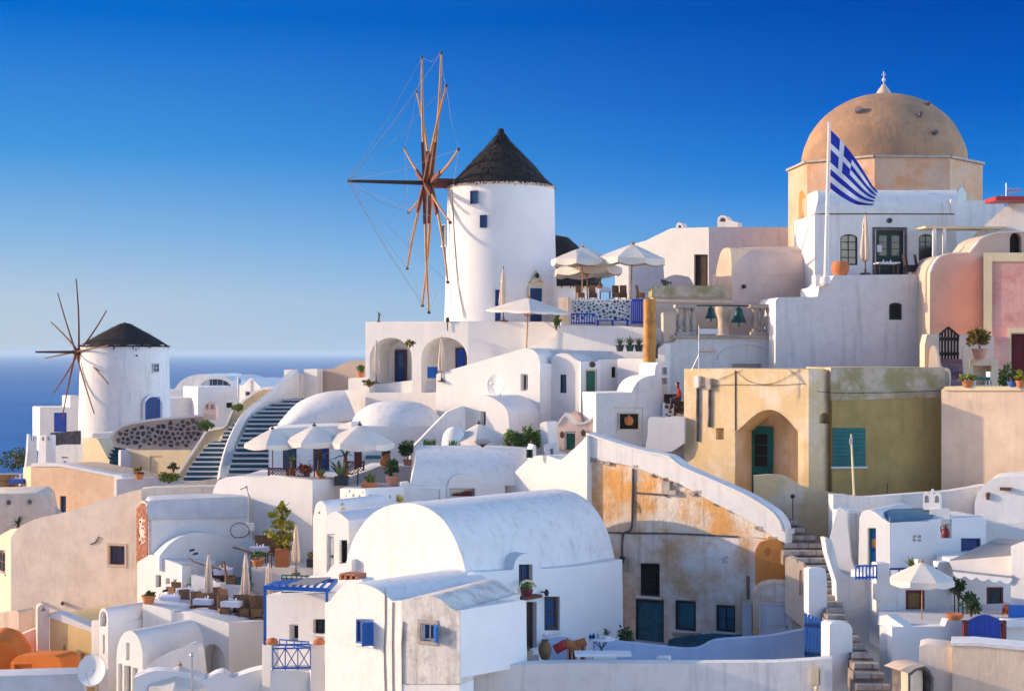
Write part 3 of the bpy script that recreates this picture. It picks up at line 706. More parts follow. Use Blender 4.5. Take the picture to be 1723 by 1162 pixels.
def stair(name, label, Lp, Rp, vs, Y0, Y1, m, nose, nosem, depth=.9, group=None, jit=0):
    """one block per step, each set further back; vs are the pixel rows of the step edges, bottom to top"""
    def u_at(P_, v):
        for (u0, v0), (u1, v1) in zip(P_, P_[1:]):
            if v1 <= v <= v0: return u0+(u1-u0)*(v0-v)/max(.01, v0-v1)
        return P_[0][0] if v > P_[0][1] else P_[-1][0]
    r = thing(name, label, 'stairs', at(Lp[0][0], Lp[0][1], Y0), group); n = len(vs)-1
    for i in range(n):
        Y = Y0+(Y1-Y0)*i/n; v0, v1 = vs[i], vs[i+1]; p = Pl(u_at(Lp, v0), Y, 0)
        a, b = p(u_at(Lp, v1), v0), p(u_at(Rp, v1), v0); z1 = p(0, v1).z; z0 = p(0, v0).z-.25
        bm = B(); box(bm, a.x, Y+random.uniform(-jit,jit), z0, b.x, Y+depth, z1); s = emit(bm, 'step', m, r, 0)
        if nose:
            bm = B()
            if nose < 0:  # rough kerb stones along the edge
                x = a.x
                while x < b.x-.1:
                    w = min(random.uniform(.3,.6), b.x-x); box(bm, x+.01, Y-.05-random.random()*.04, z1-.15, x+w-.01, Y+.16, z1+.015+random.random()*.02); x += w
            else: box(bm, a.x+.01, Y-.03, z1-nose, b.x-.01, Y+.14, z1+.012)
            emit(bm, 'step_edge', nosem, s, 0)
    return r

# ============================================================ stairs and stone wall between the low mill and the cafe
stair('stairs', 'lower flight of dark blue stairs with white edges and cream parapet', [(300,818),(318,784),(330,767),(340,755),(347,746),(372,738),(376,725),(390,713),(398,704)], [(368,818),(372,784),(375,767),(378,755),(380,746),(384,738),(389,725),(397,713),(402,704)],
      [818,809,800.5,792,784,776,768,760,752.5,745,738,731,724.5,718,711,704], 93, 99.5, tread, .075, white, 2)
stair('stairs', 'upper flight of grey blue stairs with white edges behind the umbrellas', [(379,806),(383,796),(392,762),(402,740),(413,719),(418,703),(435,691),(459,677),(490,668)], [(455,806),(454,762),(456,735),(466,715),(480,697),(506,674),(510,668)],
      [806,797,788,779,770,761,752,744,736,728,720,712,704.5,697.5,690.5,684,677.5,671.5], 88, 98, tread, .085, greywash, 2)
stair('stairs', 'short dark teal steps under the cobbled wall near squat mill', [(190,803),(184,775),(176,752)], [(226,803),(218,775),(205,752)], [803,796,789,782,775,769,763,757,752], 111, 114, tread, .03, teal, 1)
h = House('parapet', 'cream stair parapet with white coping left of lower stairs', 'wall', 340, 760, 99)
p = Pl(350, 100.8, -26)
top = [(296,818),(300,800),(312,782),(328,757),(345,731),(352,724),(375,720),(384,712),(392,692),(405,680),(425,664),(444,655),(470,653)]
h.wall(p, cr(top,3)+[(470,690),(398,712),(392,722),(376,735),(373,742),(345,748),(300,822)], .35, (), cream)
bm = h.bm('coping', greywash)
tp = [p(u+2, v-1, .06) for u, v in cr(top, 3)]
for a, b in zip(tp, tp[1:]): bar(bm, a, b, .42, .14)
h.done()
h = House('parapet', 'white sweeping parapet dividing the two flights of stairs', 'wall', 390, 780, 95)
bm = h.bm('wall', white2)
P1 = cr([(374,803),(375,783),(381,752),(388,733),(398,712),(409,694),(424,680),(448,662),(468,643),(480,630),(488,623)],3); n = len(P1)
cen = [at(u+6, v+1, 92+8*i/(n-1)) for i, (u, v) in enumerate(P1)]
rings = []
for i, c in enumerate(cen):
    w = .34+(.18*(1-i/6) if i < 6 else 0)
    rings.append([bm.verts.new(c+Vector((x*w, y, z))) for x, y, z in ((-1,0,-2.2),(-1,0,-.12),(-.7,0,0),(.7,0,0),(1,0,-.12),(1,0,-2.2))])
for A, C in zip(rings, rings[1:]):
    for k in range(5): face(bm, [A[k], A[k+1], C[k+1], C[k]])
face(bm, rings[0][::-1]); face(bm, rings[-1]); h.done()
# cobbled retaining wall: every stone its own piece
h = House('stone_wall', 'curved cobbled stone wall with white coping below squat windmill', 'wall', 260, 757, 110)
p = Pl(260, 110, -8)
top = cr([(187,737),(196,726),(210,717),(235,711),(270,706),(320,702),(345,699)],3)
poly = top+[(352,740),(318,757),(240,757),(192,752)]
h.wall(p, poly, .5, (), mortar, 'backing', 0, 0)
bm = h.bm('coping', white)
tp = [p(u, v-1.5, .04) for u, v in top]
for a, b in zip(tp, tp[1:]): bar(bm, a, b, .5, .16)
h.done()
def inpoly(u, v, P_):
    c = False
    for (x0, y0), (x1, y1) in zip(P_, P_[1:]+P_[:1]):
        if (y0 > v) != (y1 > v) and u < (x1-x0)*(v-y0)/(y1-y0)+x0: c = not c
    return c
def stones(par, p, poly, dmin, dmax, m, tries, k=0.0, margin=1.0, flat=.5, maxn=300):
    us = [q[0] for q in poly]; vs = [q[1] for q in poly]; got = []
    protos = []
    for i in range(14):
        bm = B(); nn = random.randint(6, 8); ph = random.random()*6; rr = [random.uniform(.78, 1.08) for _ in range(nn)]
        F0 = [bm.verts.new((rr[j]*math.cos(ph+6.283*j/nn), .15, rr[j]*math.sin(ph+6.283*j/nn))) for j in range(nn)]
        F1 = [bm.verts.new((v.co.x*.8, -flat, v.co.z*.8)) for v in F0]
        for j in range(nn): face(bm, [F0[j], F0[(j+1)%nn], F1[(j+1)%nn], F1[j]])
        face(bm, F1); bmesh.ops.recalc_face_normals(bm, faces=bm.faces)
        me = bpy.data.meshes.new('stone'); bm.to_mesh(me); bm.free(); me.materials.append(random.choice(basalts)); protos.append(me)
    o = ORG[par.name]; ang = math.atan2(p.d.y, p.d.x)
    for _ in range(tries):
        if len(got) >= maxn: break
        u = random.uniform(min(us), max(us)); v = random.uniform(min(vs), max(vs)); r = random.uniform(dmin, dmax)/2*(1-.45*min(1, _/tries*1.3))
        if not all(inpoly(u+r*a*margin, v+r*b*margin, poly) for a, b in ((1,0),(-1,0),(0,1),(0,-1))): continue
        if any((u-a)**2+(v-b)**2 < (r+c+.7)**2 for a, b, c in got): continue
        got.append((u, v, r))
        ob = bpy.data.objects.new('stone', random.choice(protos)); COL.objects.link(ob); ob.parent = par
        w = p(u, v, k); mpx = w.y/F*r; ob.location = w-o; ob.rotation_euler = (0, random.choice((0,.4,-.4,1.2)), ang); ob.scale = (mpx*random.uniform(.9,1.2), mpx*.8, mpx*random.uniform(.85,1.05))
    return got
def clip(P_, m, n):
    o = []
    for a, b in zip(P_, P_[1:]+P_[:1]):
        da = (a[0]-m[0])*n[0]+(a[1]-m[1])*n[1]; db = (b[0]-m[0])*n[0]+(b[1]-m[1])*n[1]
        if da <= 0: o.append(a)
        if (da < 0) != (db < 0) and da != db: f = da/(da-db); o.append((a[0]+(b[0]-a[0])*f, a[1]+(b[1]-a[1])*f))
    return o
def cobbles(par, p, poly, mind, m, k=0.0, gap=.72):
    us = [q[0] for q in poly]; vs = [q[1] for q in poly]; S = []
    for _ in range(9000):
        u, v = random.uniform(min(us), max(us)), random.uniform(min(vs), max(vs))
        if inpoly(u, v, poly) and all((u-a)**2+((v-b)*1.2)**2 > (mind*(.75+.6*random.random()))**2 for a, b in S): S.append((u, v))
    for i, (u, v) in enumerate(S):
        c = [(u-9,v-8),(u+9,v-8),(u+9,v+8),(u-9,v+8)]
        for j, (a, b) in enumerate(S):
            if j != i and abs(a-u) < 26 and abs(b-v) < 26 and c: c = clip(c, ((u+a)/2, (v+b)/2), (a-u, b-v))
        if len(c) < 3: continue
        g = gap*random.uniform(.85,1.08); c = [(u+(a-u)*g, v+(b-v)*g) for a, b in c]
        c = [q for q in fillet(c, 1.6) if inpoly(q[0], q[1]+1, poly) or True]
        if not all(inpoly(a, b, poly) for a, b in c): continue
        bm = B(); e = random.uniform(.05,.13); f0 = [bm.verts.new(p(a,b,k-.05)) for a, b in c]; f1 = [bm.verts.new(p(u+(a-u)*.8, v+(b-v)*.8, k+e)) for a, b in c]
        for q in range(len(c)): face(bm, [f0[q], f0[(q+1)%len(c)], f1[(q+1)%len(c)], f1[q]])
        face(bm, f1); emit(bm, 'stone', random.choice(basalts+[m]), par, 50)
cobbles(h.r, p, poly, 8.2, basalt, .01, .76)
lone('retaining_wall', 'cream wall with a faint square panel under the cobbled wall', 'wall', Pl(270,109.3,-22), [(212,757),(320,757),(322,830),(237,830)], .6, cream, [hole(rect(252,767,273,797),.06)])
lone('ramp_wall', 'slanting grey blue wall beside the short teal steps', 'wall', Pl(222,110.2,30), [(203,757),(214,757),(243,801),(243,830),(203,830)], .5, greywash)
lone('retaining_wall', 'cream wall sloping down left of the short teal steps', 'wall', Pl(165,113,-32), [(139,737),(163,737),(170,748),(180,768),(188,778),(188,800),(170,800),(139,780)], 1.2, cream)
lone('block', 'white foot block at the base of squat windmill', 'wall', Pl(215,118,-10), [(156,729),(196,727),(196,760),(156,760)], 3, white2)
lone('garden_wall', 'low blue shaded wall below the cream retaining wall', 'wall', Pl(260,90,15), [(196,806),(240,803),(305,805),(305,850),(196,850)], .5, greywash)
h = House('chimney', 'tiny pale rose chimney with two arches on the cobbled wall', 'chimney', 355, 705, 112)
p = Pl(352, 109.3, -10); h.wall(p, [(341,706),(341,686)]+arch(344,363,676,686,8)+[(363,706)], .5, [hole([(346,688)]+arch(346,351,680,683,5)+[(351,688)],.2), hole([(354,688)]+arch(354,361,680,683,5)+[(361,688)],.2)], rose); h.done()
# far houses beyond
h = House('white_house', 'distant white house with a broad glazed vault right of squat mill', 'house', 350, 700, 155)
p = Pl(333, 150, 24); h.wall(p, [(333,651),(405,650),(405,730),(333,730)], 6, [win(381,677,391,686, deepblue, dark, nx=1, ny=1)])
h.wall(Pl(300,158,18), [(278,656),(335,655),(335,730),(278,730)], 3); h.wall(Pl(300,152,18), [(278,670),(335,668),(335,730),(278,730)], 3)
p = Pl(345, 162, -14); h.wall(p, [(331,662),(331,652)]+arch(331,396,632,652,14)[1:-1]+[(396,652),(396,662)], 9, [win(336,637,390,652.5, white, paneb, r=.5, nx=6, ny=1, arch_px=15)], white, 'vault', 0, 0)
h.wall(Pl(300,163,-14), [(292,662)]+cr([(292,656),(303,642),(318,633),(335,629),(352,630)],3)+[(352,662)], 8, (), white2, 'vault', 0, 0); h.done()
h = House('white_house', 'tiny distant white house with pointed gable left of upper stairs', 'house', 422, 670, 150)
p = Pl(420, 146, -34); h.wall(p, [(403,648),(408,648),(422,635),(438,650),(438,700),(403,700)], 4, [win(413,658,421,666, steel, pane, nx=1, ny=1)], white, 'wall', 0, 0)
h.wall(Pl(446,149,18), [(436,641),(452,641),(452,690),(436,690)], 2); h.done()
# ============================================================ the cafe house
h = House('cafe_house', 'white domed cafe house with dark doors under three umbrellas', 'house', 580, 800, 82)
p = Pl(590, 83, 8)
h.wall(p, [(452,724),(470,720),(568,716),(745,718),(745,830),(452,830)], 3.5, [
    win(476,752,499,790, dgreen, paneb, r=.15, nx=2, ny=2), door(527,752,554,815, deepblue, brown, r=.2, leaves=2), door(596,752,609,815, maroon, brown, r=.2),
    hole([(671,764)]+arch(671,698,740,756,8)+[(698,764)], .5)])
bm = B(); q = p; pbox(bm, q, q.sz(615,771)[0], q.sz(615,771)[1], q.sz(641,771)[0], q.sz(615,766)[1], 0, .25); emit(bm, 'shelf', teal, h.r)
bm = B(); c = at(668, 719, 85.6); rings = []
for j in range(9):
    t = j/8*math.pi/2
    rings.append([bm.verts.new(c+Vector((2.42*math.cos(t)**.8*math.cos(2*math.pi*k/32), 2.3*math.cos(t)**.8*math.sin(2*math.pi*k/32), 1.42*math.sin(t)))) for k in range(32)] if j < 8 else [bm.verts.new(c+Vector((0,0,1.42)))])
for A, C in zip(rings, rings[1:]):
    for k in range(32): face(bm, [A[k], A[(k+1)%32], C[(k+1)%32], C[k]] if len(C) > 1 else [A[k], A[(k+1)%32], C[0]])
face(bm, rings[0][::-1]); emit(bm, 'dome', white2, h.r, 60)
h.wall(Pl(580,82.6,-30), [(568,716),(592,708),(592,722),(568,722)], .8, (), white)
h.done()
h = House('vault_roof', 'big curved white vault shoulder right of the upper stairs', 'roof', 520, 720, 92)
p = Pl(530, 89, 12); bm = h.bm('wall', white2)
loft(bm, p, cr([(470,712),(497,682),(520,668),(548,659),(578,656)],3), cr([(468,724),(500,719),(535,714),(565,710),(600,706)],3), 2.2)
p = Pl(640, 92, -27); h.wall(p, [(540,664),(576,657),(628,647),(705,638),(720,644),(733,655),(735,676),(735,740),(540,740)], 2.5); h.done()
lone('pillar', 'narrow white upright beside the steps between the curved walls', 'pillar', Pl(739,91.5,-20), [(733,645),(736,645),(737,694),(733,694)], .4)
h = House('gate_pillars', 'white stair head pillars with a gap at top of upper stairs', 'pillar', 500, 650, 101)
for a, b, c in ((478,492,622),(497,508,628),(511,534,621)): h.wall(Pl(a,101,-28), [(a,c),(b,c-1),(b,690),(a,690)], .6, (), white2 if c > 625 else white, 'pillar', 0, 2, True)
h.done()
h = House('terrace_wall', 'low peach walled terrace left of the arcaded mill house', 'wall', 575, 650, 100)
h.wall(Pl(560,101,-20), [(532,622),(560,620),(575,612),(590,607),(618,606),(618,690),(532,690)], 2, (), terra)
h.wall(Pl(604,97,-25), [(586,636),(616,634),(616,660),(586,660)], .6, (), clean, 'planter'); h.done()
# terrace in front of the cafe
h = House('cafe_terrace', 'tall white retaining wall carrying the umbrella cafe terrace', 'terrace', 480, 960, 79)
p = Pl(526, 76.5, -30)
h.wall(p, [(358,826),(366,808),(385,801),(440,803),(457,798.5),(526,807),(526,1010),(358,1010)], 1.0, (), white)
h.wall(p.turn(526,34), [(526,807),(566,806),(566,812),(590,818),(590,1000),(526,1000)], 1.0, (), clean)
bm = B(); zt = p(526,806.5).z-.05; v = [bm.verts.new((x,y,zt)) for x, y in ((p(400,800).x,p(400,800).y+.2),(p(526,800).x,p(526,800).y+.3),(at(590,800,79).x,79),(at(700,800,82.8).x,82.8),(at(440,800,83.5).x,83.5))]; bm.faces.new(v); emit(bm, 'deck', greywash, h.r)
h.done()
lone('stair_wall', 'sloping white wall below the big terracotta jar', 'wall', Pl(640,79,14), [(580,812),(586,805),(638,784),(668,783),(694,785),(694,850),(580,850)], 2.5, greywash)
h = House('garden_wall', 'white wall pierced by small round and diamond vents', 'wall', 615, 860, 73.5)
p = Pl(615, 73.6, -36)
h.wall(p, [(572,821),(615,822),(615,900),(572,900)], .35, [hole([(u-r_,v),(u,v-r_*1.5),(u+r_,v),(u,v+r_*1.5)],.3) for u, v, r_ in ((588,826,1.6),(594.5,833,2.2),(605,834,1.8),(583,834,1),(611,828,1.2))])
h.wall(p.turn(615,26), [(615,822),(680,819),(680,900),(615,900)], .35, [hole([(u-2.4,v+2),(u-1.5,v-2),(u,v-4),(u+1.5,v-2),(u+2.4,v+2)],.3) for u, v in ((622,835),(639,836),(656,836))], clean)
bm = B(); zt = p(615,822.5).z-.12; v = [bm.verts.new(q_) for q_ in (p(574,822)+Vector((0,.3,0)), p(615,822)+Vector((0,.25,0)), at(680,820,75.8), at(680,815,78.5), at(580,815,78.8))]
for w in v: w.co.z = zt
bm.faces.new(v); emit(bm, 'ledge', greywash, h.r); h.done()
# little vaults
h = House('vaulted_house', 'tiny white vaulted house with a round vent beside the cypress', 'house', 540, 960, 71)
p = Pl(550, 70.6, -36)
h.wall(p, [(527,1000),(527,868)]+arch(529,550,842,862,8)+[(550,1000)], 4.5, [hole([(537+2*math.cos(a*1.05), 862+2*math.sin(a*1.05)) for a in range(6)],.2)]); h.done()
h = House('vaulted_house', 'small white vaulted house with grey green door and shutter', 'house', 570, 960, 67)
p = Pl(587, 67.5, -33)
h.wall(p, [(547,1000),(547,876)]+cr([(549,868),(557,862),(566,860.5),(577,866),(587,876)],3)+[(587,1000)], 6, [door(550,898,563,968, steel, white, r=.15), win(572,908,584,948, dgreen, pane, r=.15, nx=1, ny=1, shut=(steel,(-1,),.6))])
h.wall(Pl(555,66.6,-33), cr([(520,968),(548,965),(560,950),(585,948),(592,940)],3)+[(592,1010),(520,1010)], .5, (), white, 'parapet'); h.done()
bm = B(); c = at(576, 858, 71.5); lathe(bm, [(.16,-.2),(.18,.05),(.1,.1),(.1,.2),(.14,.24),(.05,.3),(0,.34)], 10, c); tag(emit(bm, 'chimney_pot', cream), 'small clay chimney pot between two little vault roofs', 'chimney pot')
# ============================================================ arcaded house under the tall mill
h = House('arcade_house', 'white house with two deep arched porches under tall windmill', 'house', 720, 650, 92)
p = Pl(788, 89, -25)
h.wall(p, [(615,541),(788,540),(788,700),(615,700)], 5, [hole([(622,660)]+arch(622,693,568,602,12)+[(693,660)],2.2), hole([(709,660)]+arch(709,786,567,602,12)+[(786,660)],2.2)])
pb = p.off(-2.2)
door(666,588,686,642, deepblue, brown, r=-.06, glazed=paneb).build(h.r, pb, 0)
door(768,585,787,630, royal, brown, r=-.06).build(h.r, pb, 0)
p2 = p.turn(788, -15); h.wall(p2, [(788,540),(884,541),(884,640),(788,640)], 4, (), clean); h.wall(p2, [(884,541),(915,541),(938,556),(938,640),(884,640)], 4, (), clean, k=.15)
bm = B(); tube(bm, [p(753,542,.1), p(753,556,.1)], .03, 5); lathe(bm, [(.04,0),(.12,.08),(.08,.25),(0,.3)], 8, p(753,542,.1)); emit(bm, 'lamp', ironm, h.r)
h.done()
# long gable wall with the dish
h = House('white_house', 'long white sloping walled house with one slit window and dish', 'house', 830, 720, 84)
p = Pl(909, 83, -33)
h.wall(p, [(734,629),(884,585),(897,588),(905,596),(909,609),(909,760),(734,760)], 3, [win(876,629,888,657, white2, dark, r=.25, nx=2, ny=1)])
h.wall(p.turn(909,36), [(909,609),(928,612),(928,760),(909,760)], 2, (), clean)
h.wall(Pl(960,85.5,-22), [(884,586),(933,567),(938,556),(947,547.5),(1045,548),(1090,552),(1090,610),(884,610)], 3, (), white, 'parapet')
h.wall(Pl(960,84.4,6), [(905,596),(935,588),(1040,591),(1040,606),(905,606)], 1.0, (), greywash, 'eave'); h.done()
h = House('white_house', 'white gabled house with green door and round vent', 'house', 980, 700, 84)
p = Pl(977, 82.6, -30)
h.wall(p, [(927,760),(927,606)]+cr([(928,602),(934,597),(945,594),(957,596),(968,604),(977,608)],3)+[(977,760)], 3, [win(942,630,953,661, dgreen, paneb, r=.15, nx=1, ny=3)])
h.wall(Pl(977,82.2,6), [(977,608),(1010,608),(1010,760),(977,760)], 2, [door(984,621,1004,700, green, cream, r=.15, planks=4)], clean)
h.wall(Pl(1010,83.2,12), [(1008,606),(1040,604),(1040,760),(1008,760)], 2, [win(1029,617,1035.5,635, dgreen, dark, r=.15, nx=1, ny=1)], clean)
h.wall(Pl(1060,82.4,-33), [(1039,603),(1084,603),(1087,632),(1063,660),(1063,740),(1039,740)], 1.5)
bm = B(); q = Pl(977,82.2,6); c = q(997,613,.02)
for i in range(12):
    a, b = 6.2832*i/12, 6.2832*(i+1)/12; bar(bm, c+q.d*.13*math.cos(a)+Vector((0,0,.13*math.sin(a))), c+q.d*.13*math.cos(b)+Vector((0,0,.13*math.sin(b))), .05, .05)
obox(bm, c, q.d*.1, q.n*.02, Vector((0,0,.1))); emit(bm, 'vent', brown, h.r); h.done()
h = House('vaulted_house', 'small white arched house with a single slit beside the dish', 'house', 820, 720, 82)
p = Pl(857, 80.6, -33)
h.wall(p, [(780,770),(780,683)]+cr([(790,673),(800,667),(811,665),(826,668),(843,678),(854,691),(857,715)],3)+[(857,770)], 3, [win(808,692,817.5,716, white, dark, r=.3, nx=2, ny=1)]); h.done()
lone('stair_wall', 'diagonal white stair wall rising towards the small arched house', 'wall', Pl(740,81.4,10), [(690,760),(699,747),(752,693),(779,682),(783,690),(783,780),(690,780)], .5, white2)
h = House('vault_roof', 'wide shaded white barrel roof with a little arched dormer', 'roof', 780, 840, 77)
p = Pl(770, 75, 8); bm = h.bm('wall', white2)
loft(bm, p, [(699,749),(760,749),(830,749),(897,749)], [(690,816),(760,816),(830,816),(900,818)], 2.4)
h.wall(p, [(674,812),(688,810),(690,817),(690,890),(674,890)], .6, (), white, 'pillar', .12)
h.wall(p, [(690,816),(752,815),(752,890),(690,890)], 1.0, [hole(rect(703,823,740,842),.05)], clean, k=.05)
h.wall(p, [(752,890),(752,815)]+arch(754,801,797,815,10)+[(801,815),(850,816),(850,890)], 1.6, [hole(rect(756,821,799,835),.5)], white, k=.08)
h.wall(p, [(897,749),(902,748),(902,830),(880,830)], 1.5, (), white2); h.done()
win(885,755,896,770, green, dark, r=-.05, nx=1, ny=1).build(h.r, Pl(890,74.2,8), 0)
# lower white hip and the pink cottage
h = House('pink_cottage', 'little pale pink gabled cottage with green door and two plaques', 'house', 970, 770, 79)
p = Pl(970, 78.6, -18)
h.wall(p, [(938,800),(938,713),(944,703),(951,695),(959,703),(967,712),(979,712),(991,706),(1004,695),(1004,800)], 2.5, [door(950,726,970,757, green, rose, r=.12)], rose, rnd=1)
h.wall(p, [(936,712),(951,694),(968,711),(979,711),(992,705),(1005,694),(1005,699),(991,710),(979,714.5),(966,714.5),(951,699),(938,716)], .4, (), white, 'coping', .05, 0)
for u, v in ((945.5,731),(981,728)):
    bm = B(); c = p(u, v, .03); rings = [[bm.verts.new(c+p.n*kk+(p.d*math.cos(6.283*i/10)*.11+Vector((0,0,math.sin(6.283*i/10)*.17)))*ss) for i in range(10)] for kk, ss in ((0,1),(.05,.7))]
    for i in range(10): face(bm, [rings[0][i], rings[0][(i+1)%10], rings[1][(i+1)%10], rings[1][i]])
    face(bm, rings[1]); emit(bm, 'plaque', brown, h.r)
h.done()
h = House('garden_steps', 'white stepped garden wall with tiny pots left of pink cottage', 'wall', 915, 770, 78)
p = Pl(915, 77.6, -30); h.wall(p, [(905,743),(909,712),(918,708),(921,712),(924,760),(930,762),(938,764),(938,800),(905,800)], 1.0)
h.wall(Pl(920,77,10), [(917,748),(937,744),(938,780),(917,780)], .4, [hole(rect(926,755,931,770),.3)], clean); h.done()
h = House('white_house', 'lavender shaded white house with framed square window and orange lantern', 'house', 1060, 730, 80)
p = Pl(1060, 78, 10)
h.wall(p, [(1003,661),(1063,660)]+cr([(1066,652),(1074,641),(1087,634),(1101,631)],3)+[(1103,615),(1109,609),(1114,614),(1114,760),(1003,760)], 3, [hole(rect(1031,685,1082,760),.08)], white2)
win(1040,694,1075,723, cream, dark, r=-.03, nx=1, ny=1, fw=.05).build(h.r, p.off(-.08), 0)
bm = B(); q = p.off(.02)
lathe(bm, [(.02,-.22),(.16,-.18),(.2,0),(.17,.16),(.1,.22),(.06,.27),(0,.3)], 10, q(1058,708,.05), 0, .25); emit(bm, 'lantern', clay, h.r)
h.wall(Pl(1118,79.4,10), [(1112,610),(1124,614),(1124,700),(1112,700)], .8, [hole(rect(1114,618,1122,630),.3), hole(rect(1114,636,1122,646),.3)], white2)
h.wall(Pl(1120,76.4,-18), cr([(1090,730),(1091,706),(1097,701),(1110,703),(1125,701)],3)+[(1152,702),(1152,745),(1130,760),(1085,760)], 2, (), white); h.done()
h = House('stone_wall', 'short white wall set with big black stones beside ochre house', 'wall', 1134, 702, 77.5)
p = Pl(1134, 77.8, 5); h.wall(p, [(1117,677),(1152,677),(1152,706),(1117,706)], .4, (), clean); h.done()
stones(h.r, p, [(1117,678),(1152,678),(1152,704),(1117,704)], 7, 16, basalt, 400, .0)
# white wall turning into the ruin's coping
h = House('white_house', 'bright white bulging wall joined to the ruined house', 'wall', 920, 850, 74)
p = Pl(992, 72, -46)
h.wall(p, [(838,900),(842,828)]+cr([(850,811),(875,785),(897,768),(920,766),(943,773),(958,761),(975,746),(988,732)],3)+[(988,900)], 1.2, (), white, rnd=0)
bm = h.bm('wall', white); h.done()
# ============================================================ top centre: cafe terrace under parasols, houses beyond
c = at(932, CV, 116)
h = House('thatched_mill', 'dark thatched conical roof peeking out right of tall windmill', 'windmill', 935, 520, 116)
bm = B(); lathe(bm, [(3.3,zz(540,116)),(3.25,zz(480,116))], 40, (c.x,c.y,0)); emit(bm, 'tower', white2, h.r)
thatched(h.r, c, zz(482,116), [(3.2,-.1),(3.5,0),(3.15,.7),(2.5,1.7),(1.7,2.9),(1.0,3.5),(0,3.7)], 500); h.done()
h = House('white_house', 'white hilltop house with dark door and arched chimney vents', 'house', 1150, 480, 104)
p = Pl(1193, 100, -33)
h.wall(p, [(1035,560),(1035,430),(1067,410),(1086,405),(1129,384),(1193,382),(1193,560)], 6, [door(1168,428,1191,483, dkwood, ironm, r=.25)])
h.wall(p.turn(1193,-3), [(1193,382),(1345,382),(1345,520),(1193,520)], 6, (), white2)
h.wall(Pl(1090,96,10), [(1062,441),(1115,432),(1118,470),(1118,520),(1062,520)], .6, (), white, 'parapet')
h.wall(Pl(1140,97,14), cr([(1115,470),(1135,462),(1160,466)],3)+[(1168,480),(1168,520),(1115,520)], .6, (), clean, 'parapet')
for a, b, t in ((1137,1160,374),(1207,1242,362)):
    q = Pl(a, 102.5, -24); h.wall(q, [(a,395),(a,t+9)]+arch(a,(a+b)/2+1,t,t+8,6)[1:]+[(b,t+12),(b,395)], .9, [hole([(a+4,t+11)]+arch(a+4,a+(b-a)*.4,t+4,t+8,5)+[(a+(b-a)*.4,t+11)],.5)], white, 'chimney', 0, 0, True)
h.done()
h = House('beige_house', 'rounded beige vault house left of the big domed church', 'house', 1280, 520, 92)
p = Pl(1230, 88, 14); bm = h.bm('wall', rose)
loft(bm, p, [(1228,417),(1290,415),(1362,414)], [(1232,462),(1290,462),(1362,462)], 1.6, 8)
h.wall(p, [(1231,458),(1362,458),(1362,600),(1231,600)], 3, (), rose)
pe = p.turn(1231,-50); h.wall(pe, [(1200,600),(1202,480)]+cr([(1206,450),(1213,424),(1221,417),(1229,418)],3)+[(1231,440),(1231,600)], 3, (), palepeach, 'wall', .03, 0)
bm = B(); q = p(1252,482,.05); lathe(bm, [(.1,-.1),(.13,0),(.1,.1)], 8, q); emit(bm, 'spout', ironm, h.r); h.done()
h = House('parapet', 'weathered beige parapet with mouldings behind the two bells', 'wall', 1160, 560, 89)
p = Pl(1150, 86.8, 4); h.wall(p, [(1099,488),(1104,482),(1215,481),(1226,492),(1232,515),(1232,600),(1099,600)], 1, (), terra)
h.wall(p, [(1097,488),(1103,481),(1213,480),(1222,488),(1222,500),(1097,500)], 1.2, (), oldband, 'coping', .12); h.wall(p, [(1103,503),(1232,506),(1232,510),(1103,508)], 1.2, (), palepeach, 'moulding', .08); h.done()
# terrace of the parasols
h = House('cafe_terrace', 'parasol terrace wall studded with small black stones', 'terrace', 1010, 545, 88)
p = Pl(1060, 86.5, -14)
h.wall(p, [(956,504),(1061,503),(1061,545),(1040,542),(1010,537),(985,541),(956,545),(956,590),(1085,590)][:7]+[(956,545)], .4, (), white)
h.wall(Pl(1000,88.4,0), [(944,503),(1100,503),(1100,600),(944,600)], 5, (), white2, 'platform'); h.wall(Pl(950,86.8,-25), [(940,500),(956,500),(956,540),(940,540)], .5, (), palepeach, 'pillar'); h.done()
stones(h.r, p, [(957,505),(1060,504),(1060,541),(1040,540),(1010,535),(985,538),(957,541)], 3.4, 7.5, basalt, 3500, .0, .9)
# belfry
h = House('belfry', 'lavender wall carrying a marble belfry with two bronze bells', 'bell wall', 1210, 620, 86)
p = Pl(1210, 84.5, 5)
h.wall(p, [(1113,615),(1116,600),(1117,576),(1137,569),(1305,568),(1305,690),(1113,690)], 2.0, [hole(rect(1232,612,1281,640),.6)], white2)
bm = B(); aa = [p(u, v, .02) for u, v in arch(1208,1302,578,606,14)]
for a, b in zip(aa, aa[1:]): bar(bm, a, b, .07, .09)
emit(bm, 'arch_relief', white2, h.r)
h.wall(p, [(1116,527),(1119,525),(1137,525),(1137,575),(1117,578)], .7, (), terra, 'pier')
h.wall(p, [(1131,569),(1131,564),(1304,563),(1304,569)], .9, (), marble, 'ledge', .15)
for a, b in ((1137,1172),(1263,1302)):
    h.wall(p, [(a,512),(b,511),(b,518),(a,518)], .7, (), marble, 'capital', .1, 1); h.wall(p, [(a+1,558),(b-1,558),(b-1,564),(a+1,564)], .7, (), marble, 'plinth', .08, 1)
    w = (b-a)/3.0
    for i in range(3):
        bm = B(); q = p.off(-.25); uc = a+w*(i+.5); s, z1 = q.sz(uc,518); z0 = q.sz(uc,558)[1]; hh = z1-z0
        lathe(bm, [(.15,0),(.15,.1*hh),(.09,.14*hh),(.17,.32*hh),(.15,.45*hh),(.085,.7*hh),(.10,.84*hh),(.15,.9*hh),(.15,hh)], 12, q.p(s, z0, 0)); emit(bm, 'baluster', marble, h.r)
